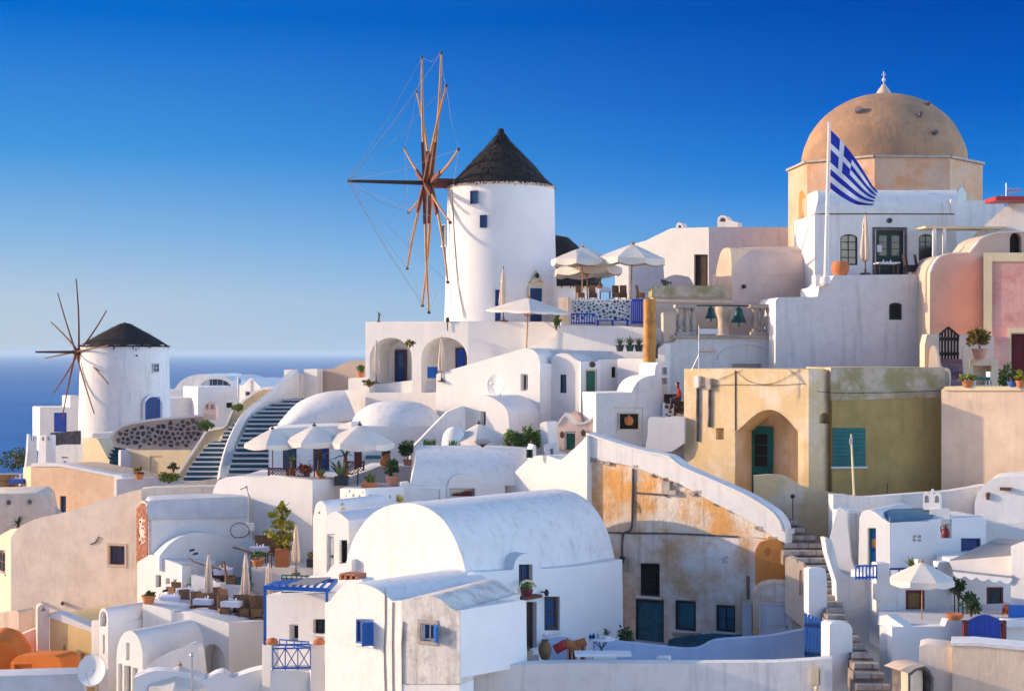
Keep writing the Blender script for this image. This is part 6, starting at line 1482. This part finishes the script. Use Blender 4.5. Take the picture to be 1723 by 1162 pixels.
bm = B(); c = at(650,784,78.3); lathe(bm, [(.22,0),(.31,.09),(.32,.19),(.22,.38),(.18,.44),(.22,.5),(.2,.53),(.16,.46),(0,.42)], 20, c); r = thing('jar', 'big round terracotta jar with flowers on the sloping wall', 'jar', c); emit(bm, 'jar_body', clay, r, 50); bm = B(); leaves(bm, c+Vector((0,0,.62)), (.3,.28,.18), 130, .11, clumps=9); emit(bm, 'flowers', leafo, r, 0, 'stuff')
potted('potted_plant', 'tall dark bushy plant in front of the dark arch', at(686,783,78.4), .24, .3, clayp, 'bush', .62, leafd, n=330, shape=(.8,.8,1.1))
potted('potted_plant', 'dark green plant in a rosy pot against the sloping wall', at(660,816,76.2), .3, .45, clayp, 'bush', .5, leafd, n=280, shape=(.95,.9,.9))
potted('potted_plant', 'round bush in a square terracotta planter above pierced wall', at(621,822,75), .3, .3, clay, 'bush', .32, leaf, boxy=(.32,.28), n=260, shape=(.95,.95,.75))
potted('cactus', 'thin pale green cactus sprigs behind the big vault', at(673,845,67.5), .1, .05, clay, 'grass', .42, leafy, n=34, shape=(.9,1,1))
for i, (u, rx, rz, lm, lab) in enumerate(((857,.46,.52,leaf,'left clump of the green shrubs behind the barrel roof'),(874,.5,.38,leafd,'middle dark clump of shrubs behind the barrel roof'),(888,.38,.62,leaf,'taller right clump of shrubs behind the barrel roof'),(901,.3,.5,leaf,'narrow shrub next to the garden steps'))):
    bush('shrub', lab, at(u,752,77.6), rx, rz, lm, 420, group='green shrubs behind the barrel roof')
potted('potted_plant', 'grassy tuft on the ledge left of white parasol', at(723,752,77.5), .1, .05, clay, 'grass', .5, leaf, n=90, shape=(1.6,1,1)); potted('potted_plant', 'small plant right of the little round white dome', at(762,752,77.5), .1, .05, clay, 'grass', .45, leaf, n=50)
bm = B(); c = at(764,752,79); lathe(bm, [(.62,-.3),(.6,.3),(.52,.62),(.36,.86),(.16,.98),(0,1.0)], 24, c); tag(emit(bm, 'oven_dome', white), 'small round white dome beside the white parasol', 'dome')
r = thing('wire_basket', 'golden spiky basket hanging under the white parasol edge', 'basket', at(812,752,77)); 
for i in range(9):
    a = -.8+.2*i; bm = B(); c = at(812,752,77); bar(bm, c, c+Vector((math.sin(a)*.55, 0, math.cos(a)*.42)), .03, .03); emit(bm, 'rod', brownred, r, 0)
# agaves beside the rusty pipe
for u, pm_, s, lab in ((1043,darkpot,.62,'left agave in a dark pot by the rusty pipe'),(1060,greenpot,.75,'middle agave in a green pot by the rusty pipe'),(1075,darkpot,.62,'right agave in a dark pot by the rusty pipe')):
    potted('potted_plant', lab, at(u,591,82.8), .22, .34, pm_, 'agave', s, leafa, group='agaves by the rusty pipe')
bush('bush', 'green bush beside the end of the mill terrace', at(936,552,86), .3, .42, leaf, 220)
potted('potted_plant', 'small spiky plant on the roof corner of the mill house', at(637,542,89.5), .12, .06, clay, 'palm', .6, leaf)
bush('creeper', 'dry creeper above the left porch arch column', at(690,582,88.6), .32, .22, leafo, 120, cat='creeper')
potted('potted_plant', 'clay pot with green plant left of the mill house', at(607,635,95), .22, .3, clay, 'bush', .3, leaf)
bush('bush', 'brown green bush below the left porch arch', at(621,648,87.5), .36, .2, leafo, 200)
# pink terrace plants
zp = 0
potted('potted_plant', 'large round bush in a pink pot on the terrace shelf', at(1648,604,75.8), .36, .5, clayp, 'bush', .62, leafo, n=520, shape=(1.1,1,.85))
potted('potted_plant', 'orange bowl of yellow green plants on the peach wall', at(1628,651,71.9), .26, .3, clay, 'bush', .34, leafy, n=200, shape=(1.4,1,.6))
potted('potted_plant', 'orange pot with yellow green plant at the right edge', at(1717,651,70.2), .2, .28, clay, 'bush', .3, leafy, n=160)
bm = B(); c = at(1704,651,70.6); lathe(bm, [(.12,0),(.2,.1),(.26,.24),(.22,.24),(0,.1)], 16, c); tag(emit(bm, 'bowl', bluecloth), 'blue and white bowl on the peach wall', 'bowl')
bush('shrub', 'dark green shrub before the pink house door', at(1693,650,72), .5, .55, leafd, 380)
r = thing('chair', 'low chair with turquoise cushion under the terrace shelf', 'chair', at(1655,652,73.6)); c = at(1652,651,73.6)
bm = B(); box(bm, c.x-.42, c.y-.3, c.z+.32, c.x+.3, c.y+.3, c.z+.46); emit(bm, 'cushion', teal, r, 0)
for x in (-.38,.26):
    for y in (-.26,.26): bm = B(); box(bm, c.x+x-.03, c.y+y-.03, c.z, c.x+x+.03, c.y+y+.03, c.z+.32); emit(bm, 'leg', cloth, r, 0)
bm = B(); box(bm, c.x+.28, c.y-.3, c.z+.3, c.x+.34, c.y+.3, c.z+.7); emit(bm, 'backrest', cloth, r, 0)
r = thing('gate', 'dark wooden gate with peaked slatted top on pink terrace', 'gate', at(1595,603,76.6)); p = Pl(1595,76.4,0)
for i in range(7):
    u0 = 1578+5.2*i; vt = 563-11*(1-abs(i-3)/3.0); bm = B(); pbox(bm, p, p.sz(u0,604)[0], p.sz(u0,604)[1], p.sz(u0+3.6,604)[0], p.sz(u0,vt)[1], 0, .05); emit(bm, 'slat', dkwood, r, 0)
for v in (570,595): bm = B(); pbox(bm, p, p.sz(1577,v+3)[0], p.sz(1577,v+3)[1], p.sz(1614,v)[0], p.sz(1577,v-3)[1], -.04, .0); emit(bm, 'rail', dkwood, r, 0)
for a, b in (((1577,566),(1595.5,550)),((1595.5,550),(1614,566))): bm = B(); bar(bm, p(*a,.03), p(*b,.03), .09, .09); emit(bm, 'top_rail', dkwood, r, 0)
# church terrace
zt_ = at(1460,461,84).z
def tz(u, Y): return Vector(((u-CX)/F*Y, Y, zt_))
bm = B(); c = tz(1414,84.2); lathe(bm, [(.3,-.1),(.44,.15),(.47,.4),(.4,.6),(.36,.66),(.3,.6),(0,.5)], 20, c); tag(emit(bm, 'clay_pot', clay), 'big round orange clay pot on the church terrace', 'pot')
for u, rz, lab in ((1531,1.7,'left dark slatted chair on the church terrace'),(1549,1.5,'right dark slatted chair on the church terrace')): 
    inst('dchair', lambda: chair(dkwood, dkwood), tz(u,84.6), rz, lab, 'dark chairs on the church terrace', 1.05)
inst('ctable', lambda: table(cloth, .55, .6, .05), tz(1492,84.4), 0, 'low white table on the church terrace', None)
fp = Pl(1392,83.2,0); r = thing('flagpole', 'tall white flagpole on the church terrace', 'flagpole', fp(1389,470))
bm = B(); tube(bm, [fp(1389.5,480), fp(1392.5,330), fp(1395,208)], .13, 12, .06); emit(bm, 'pole', white, r)
bm = B(); lathe(bm, [(.06,0),(.08,.05),(0,.12)], 8, fp(1395,208)); emit(bm, 'knob', white, r); bm = B(); lathe(bm, [(.3,0),(.26,.35),(.14,.4)], 12, fp(1389,478)); emit(bm, 'base', white, r)
# flag: nine stripes and a white cross on a blue canton
fb = simple('flag_blue', (.01,.03,.42), .8); fw2 = simple('flag_white', (.80,.80,.80), .8, var=.95)
tl, tr_, br, bl = fp(1398,219), fp(1477,323), fp(1469,346), fp(1397,317)
bm = B(); NX, NY = 54, 36; V = []
for j in range(NY+1):
    row = []
    for i in range(NX+1):
        a, b = i/NX, j/NY
        top = tl.lerp(tr_, a)+Vector((0,0,-.42*math.sin(a*math.pi)))+Vector((.25*math.sin(a*math.pi),0,.5*math.sin(a*math.pi)*(1-a))); bot = bl.lerp(br, a)+Vector((0,0,-.28*math.sin(a*math.pi)))
        p_ = top.lerp(bot, b); fold = math.sin(a*9.5+b*2.0)*.20*min(1, a*3)+math.sin(a*19-b*3)*.06*a
        row.append(bm.verts.new(p_+Vector((fold*.25, fold, 0))))
    V.append(row)
for j in range(NY):
    for i in range(NX):
        f = bm.faces.new((V[j][i], V[j+1][i], V[j+1][i+1], V[j][i+1])); sx, sy = i//2, j//4
        if sx < 10 and sy < 5: f.material_index = 1 if (4 <= sx < 6 or sy == 2) else 0
        else: f.material_index = 0 if sy % 2 == 0 else 1
fl = emit(bm, 'flag', [fb, fw2], None, 180); tag(fl, 'blue and white striped flag with cross flying from the pole', 'flag')
# ============================================================ dishes, aerials, poles
dish('satellite_dish', 'white satellite dish on the roof of the slit windowed house', at(836,647,81.5), .56, (-.6,-.75,.15), .9)
dish('satellite_dish', 'large white satellite dish at bottom left', at(156,1127,62.5), .62, (-.30,-.9,.25), 1.0)
def aerial(name, label, u, vt, vb, Y, m2):
    r = thing(name, label, 'antenna', at(u,vb,Y)); bm = B(); tube(bm, [at(u,vb,Y), at(u,vt,Y)], .022, 6); emit(bm, 'mast', steel, r)
    zc2 = at(u, (vt+vb*1.4)/2.4, Y); bm = B(); tube(bm, [zc2, zc2+Vector((.8,0,.05))], .02, 5); emit(bm, 'boom', m2, r)
    for i in range(7): bm = B(); x = zc2+Vector((.12+.11*i,0,.01*i)); bar(bm, x-Vector((0,.18,.2-.015*i)), x+Vector((0,.18,.2-.015*i)), .025, .025); emit(bm, 'element', m2 if i % 2 else steel, r, 0)
    for s in (-.35,.45): bm = B(); tube(bm, [at(u,vb,Y)+Vector((s,.1,0)), zc2-Vector((0,0,.1))], .012, 4); emit(bm, 'stay', steel, r)
aerial('television_antenna', 'tall television antenna with orange tip above ochre house', 1176, 548, 624, 73.5, clay)
aerial('television_antenna', 'small antenna on the red edged roof at far right', 1693, 308, 331, 85.5, clay)
bm = B(); tube(bm, [at(1437,834,68.5), at(1432,730,68.8)], .05, 8, .035); r = thing('pole', 'thin white pole before the teal shutters', 'pole', at(1437,834,68.5)); emit(bm, 'shaft', cream, r); bm = B(); obox(bm, at(1432,742,68.7), (.06,0,0), (0,.06,0), (0,0,.12)); emit(bm, 'junction_box', steel, r)
bm = B(); tube(bm, [at(1492,836,70), at(1492,812,70)], .04, 6); tag(emit(bm, 'stub_pipe', ironm), 'short dark pipe stub behind the blue roofed house wall', 'pipe')
r = thing('street_lamp', 'slim grey lamp post at the bottom left edge', 'street lamp', at(324,1175,59)); bm = B(); tube(bm, [at(324,1200,59), at(323,1102,59)], .045, 8); emit(bm, 'post', steel, r); bm = B(); lathe(bm, [(.05,-.06),(.09,-.02),(.07,.06),(0,.09)], 10, at(323,1101,59)); emit(bm, 'lamp_head', steel, r)
bm = B(); tube(bm, [at(401,668,146), at(401,633,146)], .09, 6); r = thing('flagpole', 'tiny distant flagpole with drooping dark flag', 'flagpole', at(401,668,146)); emit(bm, 'pole', white, r); bm = B(); q = Pl(401,146,0); prism(bm, q, [(402,634),(405,640),(404,646),(402,645)], .05); emit(bm, 'pennant', dgreen, r)
# drain pipe and hose
r = thing('drain_pipe', 'dark drain pipe down the white corner by the coiled hose', 'pipe', at(418,905,76)); bm = B(); tube(bm, [at(405,822,76.3), at(415,818,76), at(419,835,75.8), at(420,905,75.8)], .05, 6); emit(bm, 'pipe', steel, r)
bm = B(); c = at(403,893,75.2); tube(bm, [c+Vector((.45*math.cos(a*.52)-.0, .02*a, .42*math.sin(a*.52)*(.9 if a < 9 else .75))) for a in range(-1,13)], .028, 5); tag(emit(bm, 'hose', stonegrey), 'coiled dark hose on the white wall by the drain pipe', 'hose')
bm = B(); box(bm, *at(414,893,75.6), *(at(426,880,75.6)+Vector((0,.3,0)))); tag(emit(bm, 'meter_box', clean, None, 0), 'small white meter box beside the coiled hose', 'box')
# ============================================================ blue pergola and balcony
r = thing('pergola', 'blue timber pergola over the white balcony', 'pergola', at(450,1100,62)); c0, c1 = at(446,988,61.2), at(552,992,60.9); b0, b1 = at(466,980,63.6), at(566,976,63.6)
for a, b in ((c0,c1),(b0,b1),(c0,b0),(c1,b1)): bm = B(); bar(bm, a, b, .12, .14); emit(bm, 'beam', blue, r, 0)
for q_, z in ((c0,at(446,1084,61.2).z),(at(550,992,60.9),at(550,1012,60.9).z)): bm = B(); bar(bm, (q_.x,q_.y,z), q_, .1, .1); emit(bm, 'post', blue, r, 0)
for i in range(1,9): bm = B(); f = i/9; bar(bm, c0.lerp(c1,f)+Vector((0,0,.09)), b0.lerp(b1,f)+Vector((0,0,.09)), .07, .08); emit(bm, 'rafter', blue, r, 0)
bm = B(); vs = [bm.verts.new(q_+Vector((0,0,.15))) for q_ in (c0.lerp(c1,.35), c0.lerp(c1,.75), b0.lerp(b1,.95), b0.lerp(b1,.5))]; bm.faces.new(vs); emit(bm, 'shade_cloth', canvasg, r)
railpanel('balcony_railing', 'blue crossed balcony railing between white piers', 'railing', Pl(490,60.8,6), 459, 522, 1083, 1126, blue, 3, True, .06)
railpanel('railing', 'blue side railing behind the crossed balcony rail', 'railing', Pl(500,62.6,-25), 470, 533, 1074, 1092, blue, 5, False, .05)
railpanel('railing', 'dark green railing under the folded beige parasol', 'railing', Pl(490,70,-12), 474, 524, 966, 985, green, 6, True, .05)
railpanel('railing', 'lower green railing beneath the blue pergola', 'railing', Pl(500,64.2,-12), 474, 520, 994, 1006, green, 6, True, .05)
for u, lab in ((458,'left'),(537,'right')):
    bm = B(); c = at(u,1083,60.7); lathe(bm, [(.2,0),(.24,.1),(.16,.2),(.05,.24),(0,.25)], 12, c, 0, .06); tag(emit(bm, 'clay_bowl', clay), 'upturned clay bowl on the %s white pier of the balcony' % lab, 'bowl')
# ============================================================ courtyard
zy = -12.6
def yz(u, Y, dz=0): return Vector(((u-CX)/F*Y, Y, zy+dz))
r = thing('armchair', 'armchair draped with a striped cloth and red cushions', 'armchair', yz(975,61.5)); c = yz(968,61.5)
bm = B(); box(bm, c.x-.4,c.y-.35,c.z+.1,c.x+.4,c.y+.35,c.z+.5); emit(bm, 'seat', brown, r, 0)
bm = B(); obox(bm, c+Vector((.05,.32,1.0)), (.36,0,0), (0,.07,0), (0,.08,.42)); emit(bm, 'backrest', brown, r, 0)
for i in range(9): bm = B(); obox(bm, c+Vector((-.28+.08*i,.2,1.0)), (.037,0,0), (0,.05,0), (0,.06,.44)); emit(bm, 'cloth_stripe', dkwood if i % 2 else clayp, r, 0)
for x, z, w, tl_ in ((-.55,1.42,.26,.5),(-.18,1.5,.24,-.4),(.2,1.56,.22,.3),(.02,1.34,.22,-.2)):
    bm = B(); dx = Vector((math.cos(tl_),0,math.sin(tl_))); dz = Vector((-math.sin(tl_),0,math.cos(tl_))); cc2 = c+Vector((x,.18,z)); n = 6; g2 = []
    for sgn in (-1,1): g2.append([[bm.verts.new(cc2+dx*w*(i/n*2-1)+dz*w*.72*(j/n*2-1)+Vector((0,sgn*.09*(1-(i/n*2-1)**4)*(1-(j/n*2-1)**4),0))) for i in range(n+1)] for j in range(n+1)])
    for q_ in g2:
        for j in range(n):
            for i in range(n): face(bm, [q_[j][i], q_[j][i+1], q_[j+1][i+1], q_[j+1][i]])
    bmesh.ops.remove_doubles(bm, verts=bm.verts, dist=.0005); emit(bm, 'cushion', clay if x > -.4 else redpaint, r, 60)
r = thing('bench', 'white slab bench with open side at the parapet', 'bench', yz(1010,58.6)); a, b = at(967,1097,58.5), at(1062,1101,58.5)
bm = B(); box(bm, a.x,a.y-.3,a.z-.1,b.x,a.y+.4,a.z); emit(bm, 'slab', cloth, r, 0); bm = B(); x0, x1 = at(998,1100,58.5).x, at(1037,1100,58.5).x; box(bm, x0,a.y-.25,a.z-1.4,x1,a.y+.35,a.z-.1); emit(bm, 'support', white, r, 0); bm = B(); x0 = at(971,1100,58.5).x; box(bm, x0,a.y-.25,a.z-1.4,x0+.08,a.y+.35,a.z-.1); emit(bm, 'leg', white, r, 0)
r = thing('cafe_table', 'small round table with crossed iron legs and a plant', 'table', yz(1012,61.8)); c = at(1012,1074,61.6)
bm = B(); lathe(bm, [(.5,-.03),(.52,0),(.5,.02)], 20, c); emit(bm, 'table_top', cloth, r)
for a in (.4,2.0,3.5,5.1): bm = B(); tube(bm, [c+Vector((.32*math.cos(a),.32*math.sin(a),-.03)), c+Vector((-.3*math.cos(a),-.3*math.sin(a),c.z*0-.72))], .02, 5); emit(bm, 'leg', ironm, r)
potted('potted_plant', 'tiny plant in a white dish on the crossed leg table', c+Vector((.18,0,.02)), .16, .1, cloth, 'bush', .16, leafd, n=70)
for x, hh in ((-.3,.2),(-.12,.28),(-.42,.16)): bm = B(); lathe(bm, [(.05,0),(.07,hh*.5),(.03,hh*.8),(.03,hh)], 10, c+Vector((x,-.05,.02))); tag(emit(bm, 'bottle', deepblue if x < -.2 else steel), {.2:'dark jug on the crossed leg table',.28:'tall bottle on the crossed leg table',.16:'squat dark jar at the edge of crossed leg table'}[hh], 'bottle')
bush('potted_shrub', 'dark leafy shrub in the courtyard corner beside the teal door', yz(1052,66.5,.4), .42, .62, leafd, 330)
r = thing('jar', 'tall brown clay jar with spiky plant by the lower door', 'jar', yz(917,60.2,.6)); c = at(917,1108,59.6)
bm = B(); lathe(bm, [(.15,0),(.23,.22),(.25,.38),(.17,.6),(.12,.66),(.15,.7),(0,.68)], 16, c); emit(bm, 'jar_body', wicker, r, 50)
bm = B(); 
for i in range(8): blade(bm, c+Vector((0,0,.68)), (math.cos(i*.8),math.sin(i*.8),.9), .35, .06, .3)
emit(bm, 'leaf', greywash, r)
for u, hh, rr, lab, m_ in ((860,.5,.17,'tall terracotta pot on the ledge by the lower door',clay),(869,.46,.14,'second clay pot on the ledge',clay),(877,.34,.2,'yellowish squat pot on the ledge',gold),(889,.3,.18,'small pale pot at the end of the ledge',cream)):
    bm = B(); c = at(u,1109-(u-860)*.05,60); pot_mesh(bm, rr, hh, 14); bmesh.ops.translate(bm, verts=bm.verts, vec=c); r = thing('clay_pot', lab, 'pot', c, 'clay pots on the ledge'); emit(bm, 'pot_body', m_, r, 40)
    bm = B(); leaves(bm, c+Vector((0,0,hh+.05)), (rr,rr,.1), 30, .1, clumps=4); emit(bm, 'foliage', leafa, r, 0, 'stuff')
potted('potted_plant', 'red potted plant with spiky leaves on the dormer ledge', at(887,1003,61.5), .22, .26, maroon, 'agave', .5, leaf)
# gates
r = thing('gate', 'blue plank gate between white pillars by the stone stairs', 'gate', at(1370,1112,60.2)); p = Pl(1354,60.6,-24)
for i in range(6): 
    u0 = 1354+5.6*i; bm = B(); pbox(bm, p, p.sz(u0,1112)[0], p.sz(1354,1112)[1], p.sz(u0+4.1,1112)[0], p.sz(u0,1031+2.1*i)[1], 0, .04); emit(bm, 'plank', blue, r, 0)
for v in (1050,1098): bm = B(); pbox(bm, p, p.sz(1354,v)[0], p.sz(1354,v+3)[1], p.sz(1386,v)[0], p.sz(1354,v-3)[1], .04, .07); emit(bm, 'rail', deepblue, r, 0)
r = thing('gate', 'cobalt blue arched picket gate with maroon posts', 'gate', at(1655,1088,57)); p = Pl(1655,57.2,6)
for i in range(14):
    u0 = 1628.5+3.95*i; bm = B(); pbox(bm, p, p.sz(u0,1087)[0], p.sz(u0,1092)[1], p.sz(u0+3.2,1087)[0], p.sz(u0,1043-10*math.sin(math.pi*(i+.5)/14))[1], 0, .05); emit(bm, 'picket', royal, r, 0)
for v in (1052,1080): bm = B(); pbox(bm, p, p.sz(1627,v)[0], p.sz(1627,v+2)[1], p.sz(1685,v)[0], p.sz(1627,v-2)[1], -.05, 0); emit(bm, 'rail', deepblue, r, 0)
for a, b in ((1620.5,1627.5),(1685,1692)): bm = B(); pbox(bm, p, p.sz(a,1100)[0], p.sz(a,1100)[1], p.sz(b,1100)[0], p.sz(a,1043)[1], -.1, .08); emit(bm, 'gate_post', maroon, r, 0)
railpanel('railing', 'short blue balcony railing left of the maroon window house', 'railing', Pl(1455,61.4,8), 1440, 1475, 950, 974, blue, 6, False, .07)
railpanel('railing', 'dark blue roof railing behind the cream parasol', 'railing', Pl(1520,61.9,9), 1497, 1544, 955, 974, deepblue, 3, False, .07); railpanel('railing', 'bright blue roof railing right of the cream parasol top', 'railing', Pl(1560,61.9,9), 1552, 1579, 954, 974, blue, 4, False, .08)
potted('potted_plant', 'bright yellow green spiky plant on the roof rail', at(1534,958,62.5), .12, .1, clay, 'agave', .62, leafy)
bm = B(); c = at(1606,1042,57.3); lathe(bm, [(.18,0),(.3,.1),(.34,.2),(.28,.22),(0,.14)], 16, c); tag(emit(bm, 'clay_bowl', clay), 'orange clay bowl on the white post left of blue gate', 'bowl')
bush('shrub', 'dark shrub under the stair rail behind the cobalt gate', at(1634,1032,59.8), .5, .42, leafd, 330); bush('shrub', 'dark leafy climber in the shade under the awning', at(1613,1005,61.8), .42, .5, leafd, 260)
potted('potted_plant', 'red flowers in a pot beside the maroon framed door', at(1695,1040,60.5), .15, .2, clay, 'bush', .26, petal, n=110)
r = thing('handrail', 'black sloping stair handrail under the canvas awning', 'handrail', at(1620,1030,60.6)); bm = B(); bar(bm, at(1604,992,60.8), at(1648,1032,60.6), .09, .09); emit(bm, 'rail', dkwood, r, 0)
for i in range(6): bm = B(); a = at(1606+7*i,996+6.6*i,60.7); bar(bm, a, a-Vector((0,0,.8)), .04, .04); emit(bm, 'baluster', dkwood, r, 0)
r = thing('awning', 'sloping canvas awning, its top darkened as shade, with scalloped cream edge', 'awning', at(1650,960,62)); T0, T1 = at(1676,905,64.5), at(1726,907,64.5); M0, M1 = at(1596,943,61.6), at(1704,934,60.6); E0, E1 = at(1604,959,60.9), at(1703,970,59.9)
def quadgrid(bm, a, b, c, d, nx, ny, sag):
    V = [[(a.lerp(b, i/nx)).lerp(d.lerp(c, i/nx), j/ny)-Vector((0,0,sag*math.sin(math.pi*i/nx)*math.sin(math.pi*j/ny))) for i in range(nx+1)] for j in range(ny+1)]
    V = [[bm.verts.new(p_) for p_ in row] for row in V]
    for j in range(ny):
        for i in range(nx): face(bm, [V[j][i], V[j][i+1], V[j+1][i+1], V[j+1][i]])
bm = B(); quadgrid(bm, T0, T1, M1, M0, 14, 6, .15); emit(bm, 'canvas', canvasg, r, 60)  # the slope's shade is in the darker canvas colour
bm = B(); quadgrid(bm, M0, M1, E1, E0, 14, 4, .06); emit(bm, 'front_flap', canvas, r, 60)
bm = B(); n = 28; up = [E0.lerp(E1, i/n) for i in range(n+1)]; lo = [p_-Vector((0,0,.14+.14*abs(math.sin(i/n*math.pi*5)))) for i, p_ in enumerate(up)]
A = [bm.verts.new(p_) for p_ in up]; C = [bm.verts.new(p_) for p_ in lo]
for i in range(n): face(bm, [A[i], A[i+1], C[i+1], C[i]])
emit(bm, 'valance', cloth, r, 60); bm = B(); bar(bm, E0, E1, .06, .06); emit(bm, 'front_bar', steel, r, 0)
bm = B(); c = at(1591,904,64.2); lathe(bm, [(.14,0),(.17,.1),(.17,.26),(.1,.36),(.05,.4),(.05,.52),(0,.53)], 14, c); r = thing('jug', 'maroon jug standing in the wall niche below bell gable', 'jug', c); emit(bm, 'jug_body', maroon, r, 50); bm = B(); tube(bm, [c+Vector((-.06,0,.48)), c+Vector((-.2,0,.42)), c+Vector((-.17,0,.22))], .025, 6); emit(bm, 'handle', maroon, r)
bm = B(); box(bm, *at(719,636,86.8), *(at(736,617,86.8)+Vector((0,.3,0)))); tag(emit(bm, 'door_panel', blue, None, 0), 'blue painted low door in the right porch arch', 'door')
r = thing('window_boxes', 'dark red flower pots inside the dormer opening', 'planter', at(778,834,75.5)); bm = B(); leaves(bm, at(778,830,75.3), (.5,.12,.12), 120, .12); emit(bm, 'flowers', petal, r, 0, 'stuff'); bm = B(); c = at(778,834,75.3); box(bm, c.x-.45,c.y-.08,c.z-.05,c.x+.45,c.y+.08,c.z+.08); emit(bm, 'box', maroon, r, 0)
# ============================================================ seated figure half hidden by the ochre house
r = thing('person', 'person in a red top and dark trousers seated beside the ochre house', 'person', at(1144,690,77.2))
def skin_body(parts, m, name, par, lv=2):
    """parts: list of chains [(point, radius), ...]; joined where points coincide"""
    me = bpy.data.meshes.new(name); vs, es, rs = [], [], []
    def vid(p_, r_):
        for i, q_ in enumerate(vs):
            if (q_-p_).length < 1e-4: return i
        vs.append(p_); rs.append(r_); return len(vs)-1
    for chn in parts:
        ids = [vid(Vector(p_), r_) for p_, r_ in chn]
        for a, b in zip(ids, ids[1:]): es.append((a, b))
    me.from_pydata([tuple(v_) for v_ in vs], es, []); ob = bpy.data.objects.new(name, me); COL.objects.link(ob)
    sk = ob.modifiers.new('skin', 'SKIN'); sk.use_smooth_shade = True
    for i, r_ in enumerate(rs): me.skin_vertices[0].data[i].radius = (r_, r_)
    me.skin_vertices[0].data[0].use_root = True
    ss = ob.modifiers.new('sub', 'SUBSURF'); ss.levels = ss.render_levels = lv
    me.materials.append(m); ob.parent = par; return ob
# seated on the bench, facing left, forearms on the thighs; the pelvis is the origin of the chains
pel = Vector((0,0,.52)); che = Vector((-.06,0,.92)); nek = Vector((-.08,0,1.10)); hed = Vector((-.12,0,1.27))
bd = [[(pel,.14),(Vector((-.02,0,.72)),.14),(che,.15),(nek,.06),(hed,.10),(hed+Vector((-.01,0,.08)),.085)]]
for s in (-1,1):
    sh = Vector((-.07,.19*s,1.02)); el = Vector((-.02,.24*s,.74)); wr = Vector((-.26,.16*s,.64)); kn = Vector((-.44,.12*s,.54)); an = Vector((-.42,.12*s,.10))
    bd.append([(che,.15),(sh,.065),(el,.048),(wr,.034)]); bd.append([(pel,.14),(Vector((-.03,.10*s,.52)),.10),(kn,.065),(an,.042),(an+Vector((-.15,0,-.05)),.035)])
bo = skin_body(bd, shirt, 'body', r); bo.location = (0,0,0)
bm = B()
for s in (-1,1):
    for f in range(5):
        w0 = Vector((-.27,.16*s,.63)); d = Vector((-.10+.006*abs(f-2),(f-2)*.018*s,-.02)) if f else Vector((-.05,-.05*s,.01)); tube(bm, [w0+Vector((0,(f-2)*.014*s,0)), w0+d*.7+Vector((0,(f-2)*.014*s,0)), w0+d+Vector((0,(f-2)*.014*s,-.03))], .011, 5, .008)
bmesh.ops.translate(bm, verts=bm.verts, vec=ORG[r.name]); emit(bm, 'fingers', skin, r)
bm = B(); lathe(bm, [(0,-.14),(.06,-.12),(.085,-.04),(.09,.03),(.07,.10),(0,.13)], 14, ORG[r.name]+hed+Vector((-.012,0,.02))); fc = emit(bm, 'head', skin, r, 60)
bm = B(); bar(bm, ORG[r.name]+hed+Vector((-.10,0,.02)), ORG[r.name]+hed+Vector((-.125,0,-.02)), .025, .025)
for s in (-1,1): obox(bm, ORG[r.name]+hed+Vector((0,.09*s,.01)), (.018,0,0), (0,.01,0), (0,0,.03))
emit(bm, 'nose_and_ears', skin, fc, 0)
bm = B(); lathe(bm, [(.095,.03),(.1,.07),(.075,.13),(0,.16)], 14, ORG[r.name]+hed+Vector((.01,0,.0))); emit(bm, 'hair', hairm, r, 60)
bm = B(); 
for s in (-1,1): tube(bm, [ORG[r.name]+Vector((.02,.10*s,.52)), ORG[r.name]+Vector((-.44,.12*s,.545)), ORG[r.name]+Vector((-.42,.12*s,.12))], .15, 8, .09)
emit(bm, 'trousers', trous, r, 60)
r.scale = (.95,)*3
r = thing('bench', 'dark bench behind the black stone wall', 'bench', at(1135,690,77.6)); c = at(1136,677,78); bm = B(); box(bm, c.x-.5,c.y-.25,c.z-.05,c.x+.5,c.y+.35,c.z+.06); emit(bm, 'seat', dkwood, r, 0); bm = B(); obox(bm, c+Vector((-.1,.35,.2)), (.4,0,0), (0,.04,0), (0,.03,.2)); emit(bm, 'backrest', dkwood, r, 0); bm = B(); box(bm, c.x-.45,c.y-.2,c.z-.5,c.x+.45,c.y+.3,c.z-.05); emit(bm, 'base', dkwood, r, 0)

for u, Y, lab in ((4,108.5,'leftmost golden chair on the sea side cafe terrace'),(13,108.7,'middle golden chair on the sea side cafe terrace'),(25,108.6,'golden chair beside the blue cloth table far left')):
    inst('gchair', lambda: chair(gold, gold), at(u,823,Y), .3, lab, 'golden chairs of the sea side cafe', 1.0)
inst('btable', lambda: table(bluecloth, .45, .74, .3), at(30,824,107.8), 0, 'blue cloth table at the far left edge', None)
